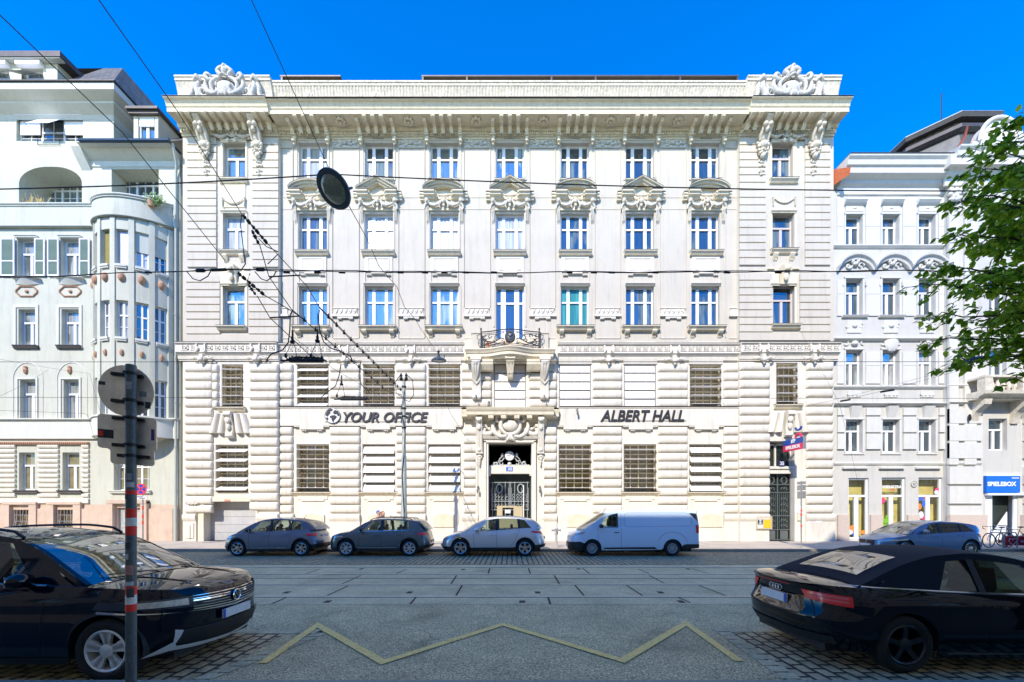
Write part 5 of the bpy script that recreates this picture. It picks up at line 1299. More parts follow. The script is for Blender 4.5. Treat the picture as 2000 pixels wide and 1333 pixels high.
    # arched surrounds
for c in (55, 141, -32):
    mb.tube([(X(c-29), Y0, Z(820)), (X(c-29), Y0, Z(742))]+[(X(c)+.86*cos(a), Y0, Z(742)+.98*sin(a)) for a in [pi-pi*k/12 for k in range(13)]]+[(X(c+29), Y0, Z(742)), (X(c+29), Y0, Z(820))], .035, 6)
mb.build('cordon', GREENW, LH, smooth=30)
mb = MB()
for (a, b, t, bo) in [(36,71,604,676),(120,156,604,676),(-50,-14,604,676)]:
    frame2(mb, X(a-9), X(b+5), Z(bo+6), Z(t-8), Y0, .16, .05)
for (a, b, t, bo) in [(34,72,466,546),(119,157,466,546)]:
    mb.prof([(Y0, Z(t)), (Y0-.1, Z(t)), (Y0-.12, Z(t-2)), (Y0-.16, Z(t-3)), (Y0, Z(t-4))], X(a-2), X(b+4))
mb.build('window_surround_moulding', GREENW, LH, smooth=0)
def lsill(w):
    def mk(p):
        m = MB(); m.prof([(0,0),(-.2,0),(-.2,-.05),(-.14,-.1),(-.16,-.14),(-.06,-.2),(0,-.2)], -w/2, w/2); return m.build('window_sill', FLASH if w < 1.5 else GREENW, p, smooth=0, world=False)
    return mk
for c, b in ((53.5, 676), (138, 676), (-32, 676), (55, 958), (140, 958), (257, 958)): PRO('ls%d' % (b == 958 and c == 257), lsill(1.35 if c != 257 else 2.3), LH, X(c), Y0, Z(b))
mb = MB()
for c in (55, 140): mb.slab(lambda u, v: (X(c-26)+1.5*u, Y0-.28*max(0, sin(pi*u))**.5*(1-v*.75), Z(547)-.35*v*(1-.3*abs(2*u-1))), 8, 3, (0, .2, 0)); mb.box(X(c-26), X(c+26), Y0-.3, Y0, Z(547), Z(545))
mb.build_by('bowed_sill', GREENW, LH, [X(97)], 40)
for o, g in zip(lops[:6], (G_WHITE, G_WHITE, G_WHITE, G_WHITE, G_WHITE, G_WHITE)): fit(o, LH, Y0, 'two', g, WHITE)
for o in lops[9:11]: fit(o, LH, Y0, 'two', G_YEL, WHITE)
for o in lops[15:19]: fit(o, LH, Y0, 'two', G_WHITE, WHITE)
def multi(w, h, nx, zt, name='window'):
    f = MB(); t = .06; f.box(-w/2, -w/2+t, 0, .06, 0, h); f.box(w/2-t, w/2, 0, .06, 0, h); f.box(-w/2+t, w/2-t, 0, .06, 0, t); f.box(-w/2+t, w/2-t, 0, .06, h-t, h)
    f.box(-w/2+t, w/2-t, -.02, .062, h*zt-.04, h*zt+.04)
    for k in range(1, nx): x = -w/2+w*k/nx; wd = .05 if k % 2 == 0 or nx < 4 else .015; f.box(x-wd, x+wd, -.01, .058, t, h-t)
    f.box(-w/2+t, w/2-t, .0, .05, h*zt*.5-.012, h*zt*.5+.012)
    return f
def mwin(parent, x, y, z, w, h, nx, zt, g):
    o = multi(w, h, nx, zt).build('window', WHITE, parent, smooth=0, world=False)
    MB().add([(-w/2+.02,.04,.02),(w/2-.02,.04,.02),(w/2-.02,.04,h-.02),(-w/2+.02,.04,h-.02)], [(0,1,2,3)]).build('pane', g, o, smooth=0, world=False)
    putfirst(o, parent, x, y, z); return o
mwin(LH, (X(95,24.4)+X(178,24.4))/2, 24.4, Z(402,24.4), 2.7, 1.75, 6, .5, G_BLUE)
mwin(LH, (X(238,23.9)+X(330,23.9))/2, 23.9, Z(402,23.9), 2.9, 2.0, 6, .58, G_MID)
o = lops[11]; mwin(LH, (o[0]+o[1])/2, Y0+.3, o[2], o[1]-o[0], 1.5, 6, .9, G_YEL)
# semicircular light over the entrance window
mb = MB(); c = ((o[0]+o[1])/2, Y0-.02, o[2]+1.5)
mb.tube([(c[0]+1.02*cos(a), Y0-.03, c[2]+.95*sin(a)) for a in [pi*k/14 for k in range(15)]], .05, 6); mb.build('fanlight_surround', GREENW, LH)
mwin(LH, (o[0]+o[1])/2, Y0+.3, o[2]+1.5, o[1]-o[0], o[3]-o[2]-1.5, 4, .5, G_YEL)
# arched spandrels of loggia
lo_ = lops[6]; mb = MB()
for s, xa in ((1, lo_[0]), (-1, lo_[1])):
    r = .95; P = [(xa, lo_[3]+.001)]+[(xa+s*(r-r*cos(a)), lo_[3]-r*.95+r*.95*sin(a)) for a in [pi/2*k/10 for k in range(11)]][::-1]
    P = [(xa, lo_[3])]+[(xa+s*(r*1.7-r*1.7*cos(a)), lo_[3]-r+r*sin(a)) for a in [pi/2*k/10 for k in range(10, -1, -1)]]
    mb.prism(P, Y0-.0005, Y0+1.49)
mb.build('loggia_arch', GREEN, LH, smooth=40)
# green shutters
SHG = mat('shutter_green', (.20, .30, .24), .6, var=.1, scale=20)
for a, b in ((-6, 2), (5, 32), (71, 91), (96, 118), (158, 178)):
    mb = MB(); frame2(mb, X(a), X(b), Z(541), Z(468), Y0-.06, .07, .05)
    mb.box(X(a)+.07, X(b)-.07, Y0-.105, Y0-.06, Z(512)-.03, Z(512)+.03)
    f = mb.build('shutter', WHITE, LH, smooth=0)
    q = MB(); n = 32
    for k in range(n):
        z = Z(541)+.08+(Z(468)-Z(541)-.16)*(k+.5)/n; q.prof([(Y0-.07, z-.03), (Y0-.10, z-.03), (Y0-.07, z+.03)], X(a)+.07, X(b)-.07)
    q.box(X(a)+.07, X(b)-.07, Y0-.068, Y0-.05, Z(541)+.07, Z(468)-.07)
    q.build('shutter_slats', SHG, f, smooth=0)
# terracotta medallions
def octo(p):
    m = MB(); P = [(-.36,-.28),(.36,-.28),(.6,-.06),(.6,.06),(.36,.28),(-.36,.28),(-.6,.06),(-.6,-.06)]; n = len(P)
    for k in range(n):
        a, b = Vector((P[k][0], 0, P[k][1])), Vector((P[(k+1) % n][0], 0, P[(k+1) % n][1])); c_ = max(2, int((b-a).length/.075))
        for j in range(c_): q = a+(b-a)*j/c_; m.ell((q.x, -.03, q.z), (.045, .05, .045), 6, 4)
    m.ell((0, -.03, 0), (.10, .07, .10), 8, 6); return m.build('medallion', TERRA, p, world=False)
for c in (53, 138, -32): PRO('oct', octo, LH, X(c), Y0, Z(570))
def face(p):
    m = MB(); m.ell((0, -.04, 0), (.12, .09, .22), 9, 7); m.ell((0, -.1, -.02), (.05, .05, .1)); m.ell((0,-.05,.18), (.1,.08,.08)); return m.build('medallion', TERRA, p, world=False)
for c in (51, 137): PRO('face', face, LH, X(c), Y0, Z(724))
# balcony parapet band with bulge over the oriel
OX, ORR = X(266), 2.15                                # oriel centre and half width
def oriel_pt(t, r=0):                                 # t -1..1 ; bowed bay
    a = t*R(72); return (OX+(ORR+r)*sin(a)/sin(R(72)), Y0-(ORR*.62+r)*(cos(a)-cos(R(72)))/(1-cos(R(72)))+.0)
def wave(x, zlow, zhigh):
    t = abs(x-OX)/(ORR*1.06)
    return zlow if t >= 1 else zlow+(zhigh-zlow)*(0.5+0.5*cos(pi*t))**.55
mb = MB(); N = 26
zb0, zt0 = Z(446), Z(402)
def bandp(u, v):                                      # path along wall then around the bulge
    x = xl+(OX-ORR-xl)*u
    return x
mb.box(xl, OX-ORR*1.04, Y0-.14, Y0, zb0, zt0); mb.box(OX+ORR*1.04, xe-.1, Y0-.14, Y0, zb0, zt0)
pts = [oriel_pt(-1+2*k/N, .1) for k in range(N+1)]
lo2 = [(zb0+(Z(424, 21.7)-zb0)*max(0, sin(pi*k/N))**.6) for k in range(N+1)]; hi2 = [(zt0+(Z(383, 21.7)-zt0)*max(0, sin(pi*k/N))**.6) for k in range(N+1)]
vs = []
for (x, y), a, b in zip(pts, lo2, hi2): vs += [(x, y-.02, a), (x, y-.02, b), (x, y+.25, b), (x, y+.25, a)]
fs = [(4*i+j, 4*(i+1)+j, 4*(i+1)+(j+1) % 4, 4*i+(j+1) % 4) for i in range(N) for j in range(4)]
mb.add(vs, fs); mb.build('balcony_parapet', GREEN, LH, smooth=30)
mb = MB()
P = [(xl, Y0-.16, zt0), (OX-ORR*1.12, Y0-.16, zt0)]+[(x, y-.06, b+.0) for (x, y), b in zip(pts, hi2)]+[(OX+ORR*1.12, Y0-.16, zt0), (xe-.1, Y0-.16, zt0)]
mb.tube(P, .055, 6); P = [(p[0], p[1], p[2]-.14) for p in P]; mb.tube(P, .03, 6); mb.build('coping', GREENW, LH, smooth=60)
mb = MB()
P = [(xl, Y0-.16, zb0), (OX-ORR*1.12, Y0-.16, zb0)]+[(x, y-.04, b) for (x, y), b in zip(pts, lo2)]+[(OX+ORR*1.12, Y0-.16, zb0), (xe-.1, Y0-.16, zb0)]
mb.tube(P, .04, 6); mb.build('drip_moulding', mat('dark_moulding', (.30, .32, .27), .8), LH, smooth=60)  # moulding in a darker tone than the mint trim
# oriel body: pilasters, bands, windows
def curved(mb, t0, t1, z0, z1, r0, r1, n=4):
    P = [oriel_pt(t0+(t1-t0)*k/n, r1) for k in range(n+1)]; Q = [oriel_pt(t0+(t1-t0)*k/n, r0) for k in range(n+1)]
    poly = P+Q[::-1]; mb.prismz(poly, z0, z1)
zbo, zto = Z(838), Z(425, 21.8)
OB = MB(); nW = 6; tw = [-.93, -.62, -.31, 0, .31, .62, .93]
rows = [(Z(738,22), Z(815,22)), (Z(592,22), Z(664,22)), (Z(455,22), Z(524,22))]
zs_ = [zbo] 
for zt1, zb1 in reversed([]): pass
curved(OB, -1, 1, zbo, rows[0][1], -.3, 0, 24); curved(OB, -1, 1, rows[0][0], rows[1][1], -.3, 0, 24); curved(OB, -1, 1, rows[1][0], rows[2][1], -.3, 0, 24); curved(OB, -1, 1, rows[2][0], zto, -.3, 0, 24)
for t in tw:
    curved(OB, max(-1, t-.045), min(1, t+.045), zbo-.0005, zto+.0005, -.3, .06, 3)
for zt1, zb1 in rows:
    for s in (-1, 1): a, b = sorted((s*.93, s*1.0)); curved(OB, a, b, zb1-.01, zt1+.01, -.3, 0, 2)
OB.build('oriel', GREEN, LH, smooth=30)
mb = MB()
for ri, (zt1, zb1) in enumerate(rows):
    for i in range(nW):
        a, b = tw[i]+.075, tw[i+1]-.075
        if ri: curved(mb, a-.01, b+.01, zb1-.12, zb1-.001, -.05, .13, 4)
        if ri: curved(mb, a-.01, b+.01, zb1-.2, zb1-.13, -.05, .09, 4)
for i in range(nW):
    a, b = tw[i]+.1, tw[i+1]-.1; zt2, zb2 = rows[1][1]-.3, rows[0][0]+.1
mb.build('oriel_sills', GREENW, LH, smooth=30)
for ri, (zt1, zb1) in enumerate(rows):
    for i in range(nW):
        a, b = tw[i]+.04, tw[i+1]-.04
        p0, p1 = Vector(oriel_pt(a, -.16)), Vector(oriel_pt(b, -.16)); w_ = (p1-p0).length; h_ = zt1-zb1
        if ri == 2 and i in (1, 2): g = mat('blind_olive', (.30, .24, .05), .6, var=.2, scale=3)
        elif ri == 2 and i in (3, 4): g = mat('foil_silver', (.62, .60, .66), .3, .3, var=.2, scale=9)
        else: g = G_MID if i in (4, 5) else G_WHITE
        if ri == 2 and i in (1, 2, 3):
            o = MB().box(-w_/2, w_/2, 0, .03, 0, h_).build('window_blind', g, LH, smooth=0, world=False)
        else:
            o = multi(w_, h_, 2, .62).build('window', WHITE, LH, smooth=0, world=False)
            MB().add([(-w_/2,.04,0),(w_/2,.04,0),(w_/2,.04,h_),(-w_/2,.04,h_)], [(0,1,2,3)]).build('pane', g, o, smooth=0, world=False)
            if ri == 2 and i in (4, 5): MB().box(-w_/2, w_/2, -.06, -.03, h_*.45, h_).build('roller_blind', mat('blind_grey', (.5, .53, .47), .7), o, smooth=0, world=False)
        m_ = (p0+p1)/2; putfirst(o, LH, m_.x, m_.y, zb1); o.rotation_euler[2] = atan2(p1.y-p0.y, p1.x-p0.x)
for i in range(nW):
    t = (tw[i]+tw[i+1])/2; p = oriel_pt(t, .02); a = -atan2(p[0]-OX, 1.4)
    MB().ell((p[0], p[1], Z(548,22)), (.17, .17, .25), 10, 8).build('medallion', TERRA, LH); MB().ell((p[0], p[1], Z(693,22)), (.10, .10, .19), 8, 6).build('medallion', TERRA, LH)
mb = MB()
mb.grid(lambda u, v: (OX+ORR*(1-v**2.2)*sin((2*u-1)*R(72))/sin(R(72)), Y0-ORR*.62*(1-v**2.2)*(cos((2*u-1)*R(72))-cos(R(72)))/(1-cos(R(72))), Z(838)-1.15*v), 16, 10)
mb.build('oriel_corbel', GREEN, LH, smooth=60)
mb = MB(); curved(mb, -1, 1, Z(858), Z(824), -.2, .12, 20); curved(mb, -1, 1, Z(824), Z(821), -.2, .2, 20); mb.build('cordon', GREENW, LH, smooth=30)
# upper window with awnings
o = lops[8]
mwin(LH, (o[0]+o[1])/2, Y0+.2, o[2], o[1]-o[0], o[3]-o[2], 6, .4, G_MID)
AW = mat('awning_cloth', (.80, .80, .80), .7)
mb = MB(); w3 = (o[1]-o[0])/3
for k in (0, 2): mb.box(o[0]+w3*k+.1, o[0]+w3*(k+1)-.03, Y0+.1, Y0+.14, o[2]+.45, o[3]-.2)
mb.box(o[0], o[1], Y0-.12, Y0+.2, o[3]-.2, o[3])
mb.slab(lambda u, v: (o[0]+w3+w3*u, Y0+.1-.75*(1-v), o[2]+.42+(o[3]-.2-o[2]-.42)*v), 2, 4, (0, .02, .01)); 
mb.build('awning', AW, LH, smooth=0)
mb = MB()
for u in (0, 1): mb.tube([(o[0]+w3+w3*u, Y0-.65, o[2]+.42), (o[0]+w3+w3*u, Y0-.02, o[2]+.1)], .015, 4)
mb.tube([(o[0]+w3, Y0-.05, o[2]+.05), (o[0]+w3, Y0-.05, o[2]-.25), (o[0]+2*w3, Y0-.05, o[2]-.25), (o[0]+2*w3, Y0-.05, o[2]+.05)], .015, 4)
mb.build('awning_arms', BLACK, LH); 
# main cornice, gable return
zc_ = Z(195, 22.2)
pr = [(Y0, zc_-.35), (Y0-.1, zc_-.15), (Y0-.5, zc_+.12), (Y0-.52, zc_+.2), (Y0-.95, zc_+.38), (Y0-.98, zc_+.4), (Y0-.98, zc_+.75), (Y0, zc_+.78)]
xr_ = X(222)
mb = MB(); mb.prof(pr, xl, xr_)
# mitred return along the side
n = len(pr); A_ = [(xr_+(Y0-y), y, z) for y, z in pr]; B_ = [(xr_+(Y0-y), 34, z) for y, z in pr]; C_ = [(xr_, y, z) for y, z in pr]
mb.add(C_+A_, [(i, i+n, (i+1) % n+n, (i+1) % n) for i in range(n)]); mb.add(A_+B_, [(i, i+n, (i+1) % n+n, (i+1) % n) for i in range(n)])
mb.build('cornice', GREENW, LH, smooth=25)
ztop = zc_+.78; xo = xr_+1.05; yo = Y0-1.05
# dark roof behind cornice: right part hipped
mb = MB()
mb.add([(X(120,22.3), 22.1, ztop), (xo, yo, ztop), (xo-2.1, 24.6, ztop+3.6), (X(120,22.3), 24.6, ztop+3.6)], [(0,1,2,3)])
mb.add([(xo, yo, ztop), (xo, 36, ztop), (xo-2.1, 36, ztop+3.6), (xo-2.1, 24.6, ztop+3.6)], [(0,1,2,3)])
mb.add([(xl, 24.6, ztop+3.6), (xo-2.1, 24.6, ztop+3.6), (xo-2.1, 36, ztop+3.6), (xl, 36, ztop+3.6)], [(0,1,2,3)])
mb.build('slate_roof', SLATE, LH, smooth=0)
mb = MB(); mb.box(xl, xo+.03, yo-.02, Y0, ztop+.001, ztop+.05); mb.box(xo-.1, xo+.03, Y0, 35, ztop+.001, ztop+.05)
yA = 22.5
zE = Z(112,22.2); mb.box(xl, X(119,22.2), 22.15, 30, zE, zE+.3)
mb.build('eaves', FLASH, LH, smooth=0)
MB().box(xl, X(118,22.2)-.05, 22.2, 22.49, zE-.05, zE-.001).build('attic_soffit', GREENW, LH, smooth=0)
mb = MB()
x = xl
while x < X(117): mb.tube([(x, 22.3, zE+.3), (x, 22.3, zE+.45)], .012, 4); x += .22
mb.tube([(xl, 22.3, zE+.45), (X(117,22.3), 22.3, zE+.45)], .015, 4)
x = X(118, 22)
while x < xo-.2: mb.tube([(x, yo+.35, ztop), (x, yo+.5, ztop+.55)], .012, 4); x += .3
for zz in (.3, .5): mb.tube([(X(118,22), yo+.35+.27*zz, ztop+zz), (xo-.2, yo+.35+.27*zz, ztop+zz)], .012, 4)
mb.build('snow_guard', GALV, LH)
# attic storey
aop = [(X(-60,yA), X(-30,yA), ztop+.1, zE-.25, .3), (X(-20,yA), X(18,yA), ztop+.1, zE-.25, .3), (X(42,yA), X(84,yA), ztop+.1, zE-.25, .3)]
wall_grid(MB(), xl, X(112,yA), ztop-.1, zE-.051, yA, aop).build('attic_wall', GREEN, LH, smooth=0)
MB().add([(X(112,yA), yA, ztop-.1), (X(112,yA), 30, ztop-.1), (X(112,yA), 30, zE), (X(112,yA), yA, zE)], [(0,1,2,3)]).build('attic_wall', GREEN, LH, smooth=0)
for a in aop:
    fit(a, LH, yA, 'two', G_MID, WHITE)
    mb = MB(); mb.slab(lambda u, v: (a[0]-.0+(a[1]-a[0])*u, yA+.05-.8*(1-v), a[3]-.95+.6*v), 2, 2, (0, .02, .01)); mb.box(a[0]-.08, a[1]+.08, yA-.25, yA, a[3]-.05, a[3]+.15); mb.build('awning', AW, LH, smooth=0)
# lower wing eaves with slate roof and dormer
zw = Z(278, 22.2); x0w = X(222)
prw = [(Y0, zw-.75), (Y0-.06, zw-.7), (Y0-.06, zw-.4), (Y0-.15, zw-.35), (Y0-.55, zw-.05), (Y0-.8, zw), (Y0, zw+.02)]
mb = MB(); mb.prof(prw, X(178), xe); mb.prof([(Y0, zw-.9),(Y0-.3, zw-.5),(Y0-.6, zw-.02),(Y0, zw)], X(160), X(178)-.001); mb.build('wing_cornice', GREENW, LH, smooth=25)
mb = MB()
a0, a1 = X(150, 22), xe+.12
mb.tube([(a0, Y0-.86, zw+.03), (a1, Y0-.86, zw+.03)], .10, 8); mb.box(a0, a1, Y0-.8, Y0, zw+.021, zw+.09)
mb.build('gutter', mat('blue_gutter', (.03, .06, .10), .35, .4), LH, smooth=50)
MB().add([(a0, Y0-.75, zw+.1), (a1, Y0-.75, zw+.1), (a1, 26.2, zw+4.1), (a0, 26.2, zw+4.1)], [(0,1,2,3)]).build('slate_roof', SLATE, LH, smooth=0)
mb = MB()
x = a0
while x < a1: mb.tube([(x, Y0-.7, zw+.1), (x, Y0-.6, zw+.4)], .012, 4); x += .25
mb.tube([(a0, Y0-.62, zw+.36), (a1, Y0-.62, zw+.36)], .014, 4); mb.build('snow_guard', GALV, LH)
dx0, dx1, yd_ = X(261, 22.7), X(309, 22.7), 22.7
dz0, dz1 = Z(276, yd_), Z(222, yd_)
DM = MB(); wall_grid(DM, dx0, dx1, dz0, dz1, yd_, [(X(270,yd_), X(302,yd_), dz0+.1, dz1-.2, .2)])
for xx in (dx0, dx1): DM.add([(xx, yd_, dz0), (xx, 26, dz0), (xx, 26, dz1), (xx, yd_, dz1)], [(0,1,2,3)])
dm = DM.build('dormer', GREEN, LH, smooth=0)
mb = MB(); mb.box(dx0-.2, dx1+.2, yd_-.3, 26.5, dz1, dz1+.14); mb.box(dx0-.14, dx1+.14, yd_-.18, yd_, dz1-.16, dz1); mb.build('dormer_roof', FLASH, dm, smooth=0)
win(LH, (X(270,yd_)+X(302,yd_))/2, yd_+.1, dz0+.1, X(302,yd_)-X(270,yd_), dz1-dz0-.3, 'two', G_BLUE, WHITE)
MB().box(X(270,yd_)+.05, X(302,yd_)-.05, yd_+.02, yd_+.05, dz0+.85, dz1-.2).build('roller_blind', AW, dm, smooth=0)
mb = MB(); px_ = X(295, 24); mb.tube([(px_, 24, dz1-.2), (px_, 24, dz1+.5)], .08, 8); mb.tube([(px_-.05, 24, dz1+.5), (px_-.02, 24, dz1+.72), (px_+.15, 24, dz1+.75), (px_+.3, 24, dz1+.6)], .09, 8); mb.build('chimney_cowl', BLACK, LH)
# vents, grilles, door, downpipe
mb = MB()
for o in lops[12:14]:
    for k in range(6):
        x = o[0]+(o[1]-o[0])*(k+.5)/6; mb.tube([(x, Y0+.0, o[2]), (x, Y0-.1, o[2]+.35), (x+.04*(-1)**k, Y0-.02, o[2]+.7), (x, Y0, o[3])], .016, 5)
    for z in (.25, .75, 1.1): mb.tube([(o[0], Y0, o[2]+z), (o[1], Y0, o[2]+z)], .014, 5)
    mb.tube(spiral((o[0]+o[1])/2, o[2]+.4, .14, .14, 0, 2*pi, Y0-.1, 14), .016, 5)
mb.build_by('window_grille', GALV, LH, [X(90)])
for o in lops[12:14]: MB().box(o[0], o[1], Y0+.32, Y0+.34, o[2], o[3]).build('pane', G_DARK, LH, smooth=0)
o = lops[14]; mb = MB(); xm_ = (o[0]+o[1])/2
for a, b in ((o[0], xm_-.01), (xm_+.01, o[1])): mb.box(a, b, Y0+.16, Y0+.2, .13, Z(992)); frame2(mb, a+.1, b-.1, 1.1, 1.85, Y0+.16, .05, .02); frame2(mb, a+.1, b-.1, .3, .95, Y0+.16, .05, .02)
mb.build('door', mat('door_grey', (.45, .47, .46), .5), LH, smooth=0)
mb = MB(); xp = X(344, 22.9)
mb.tube([(X(337,22.3), 22.3, zw), (X(338,22.3), 22.35, zw-.25), (X(345,22.8), 22.8, zw-.7), (xp, 22.88, zw-1.2), (xp, 22.88, Z(860)), (xp, 22.85, .2)], .065, 8)
for z in (3, 5.5, 8, 10.5, 13, 15.5, 18): mb.lathe([(.08,0),(.08,.06)], (xp, 22.87, z), 'z', 8)
mb.lathe([(.10,0),(.10,1.9),(.0,1.9)], (xp+.02, 22.84, .12), 'z', 8)
mb.build('downpipe', mat('pipe_paint', (.45, .48, .42), .5), LH, smooth=50)
for (px, kk) in ((62, 0), (285, 1)):
    t = thing('balcony_plant', ['dry straw coloured grass plant standing in the arched loggia', 'leafy green plant hanging over the curved balcony parapet'][kk], 'plant', (X(px, 23.2) if not kk else X(297, 22.1), 23.3 if not kk else 22.05, Z(402, 23.2) if not kk else Z(392, 22)))
    mb = MB(); rr = random.Random(kk+4)
    for k in range(60 if kk == 0 else 80):
        a = rr.uniform(0, 2*pi); l = rr.uniform(.3, .9) if kk == 0 else rr.uniform(.15, .45); b = rr.uniform(.1, .5)
        p = Vector((rr.uniform(-.5, .5) if kk == 0 else rr.uniform(-.45, .45), rr.uniform(-.1, .1), rr.uniform(-.3, .05))); q = p+Vector((cos(a)*b*l, sin(a)*b*.6, l)); mb.add([p+Vector((-.02,0,0)), p+Vector((.02,0,0)), q+Vector((.03,0,-.05)), q], [(0,1,2,3)])
        if kk: mb.add([q, q+Vector((.07,0,.03)), q+Vector((.1,0,-.04)), q+Vector((.03,0,-.06))], [(0,1,2,3)])
    mb.build('leaves', mat('straw', (.45,.33,.12), .8) if kk == 0 else mat('balcony_leaf', (.12,.22,.04), .6), t, smooth=0, world=False)
    MB().lathe([(.14,-.3),(.18,0),(0,0)], (0,0,0), 'z', 12).build('pot', TERRA, t, world=False)

# ================================================================ RIGHT HOUSE (bluish white)
RH = thing('white_house', 'bluish white stucco house with arched hoods, shop windows and a grey metal lantern roof', 'building', (X(1800), Y0, .12))
x0r = WR+.002; xp0 = X(1849, 22.8); x1r = X(2300)
RC = [1667.5, 1739, 1809.5]
rops = []
for c in RC:
    for t, b in ((420, 480), (545, 618), (684, 753), (820, 884)): rops.append(op(c-16.5, c+16.5, t, b, Y0, .35))
sops = [op(1657, 1697, 934, 1052, Y0, .3), op(1722, 1769, 933, 1052, Y0, .3), op(1794, 1841, 933, 1052, Y0, .3)]
wall_grid(MB(), x0r, xp0+.1, .12, Z(372), Y0, rops+sops).build('wall', BLUEW, RH, smooth=0)
YP = 22.75
pops = [opx for c in (1949, 2060) for opx in (op(c-17, c+17, 404, 470, YP, .35), op(c-17, c+17, 540, 612, YP, .35), op(c-17, c+17, 680, 748, YP, .4), op(c-18, c+18, 818, 880, YP, .35))]
pops.append(op(1925, 1988, 934, 1060, YP, .5))
wall_grid(MB(), xp0, x1r, .12, Z(352, YP), YP, pops).build('corner_wall', BLUEW, RH, smooth=0)
MB().add([(xp0, YP, .12), (xp0, Y0, .12), (xp0, Y0, Z(352,YP)), (xp0, YP, Z(352,YP))], [(0,1,2,3)]).build('side_wall', BLUEW, RH, smooth=0)
MB().add([(x0r+.05,24.9,.12),(x1r,24.9,.12),(x1r,24.9,19),(x0r+.05,24.9,19)], [(0,1,2,3)]).build('rear_wall', BLUEW, RH, smooth=0)
for o in rops: fit(o, RH, Y0, 'two', G_WHITE if o[2] > 7 and o[2] < 12 else G_MID if o[2] > 5 else G_YEL, WHITE)
for o in pops[:-1]: fit(o, RH, YP, 'two', G_MID, WHITE)
def rcorn(x0, x1, y, z, nm='cornice'):
    p = [(y, z-.9), (y-.08, z-.88), (y-.1, z-.5), (y-.25, z-.4), (y-.3, z-.25), (y-.62, z-.1), (y-.64, z+.2), (y-.74, z+.26), (y-.78, z+.5), (y-.9, z+.62), (y-.92, z+.7), (y, z+.72)]
    MB().prof(p, x0, x1).build(nm, BLUET, RH, smooth=28)
zr = 19.35
rcorn(x0r+.35, xp0+.02, Y0, Z(352)+.0); rcorn(xp0-.35, x1r, YP-.1, Z(348)+.1)
zrt = Z(352)+.72
MB().box(x0r+.35, xp0, Y0-.95, Y0, zrt+.001, zrt+.03).build('cornice_flashing', FLASH, RH, smooth=0)
mb = MB()                                             # red end of the roof
mb.add([(x0r+.02, Y0-.05, Z(366)), (x0r+.345, Y0-.9, Z(343,22.2)), (x0r+.345, Y0-.95, Z(328,22.1)), (x0r+.02, Y0-.05, Z(333)), (x0r+.02,26,Z(325)+1), (x0r+.345,26,Z(325)+1)], [(0,1,2,3),(3,2,5,4)])
mb.build('roof_end', mat('red_tile', (.55, .14, .05), .7, var=.2, scale=8), RH, smooth=0)
MB().add([(x0r+.9, Y0-.9, zrt+.02), (xp0, Y0-.9, zrt+.02), (xp0, 26.5, zrt+1.0), (x0r+.9, 26.5, zrt+1.0)], [(0,1,2,3)]).build('roof', FLASH, RH, smooth=0)
mb = MB()                                             # mouldings
BL = [x0r+.12, xp0]
for z, d in ((Z(483), .16), (Z(664), .2), (Z(757), .14), (Z(790), .22), (Z(906), .1)): mb.prof([(Y0, z-.1), (Y0-d*.5, z-.08), (Y0-d, z), (Y0-d, z+.05), (Y0, z+.07)], BL[0], BL[1]); mb.prof([(YP, z-.1), (YP-d*.5, z-.08), (YP-d, z), (YP-d, z+.05), (YP, z+.07)], xp0-.05, X(1915, YP))
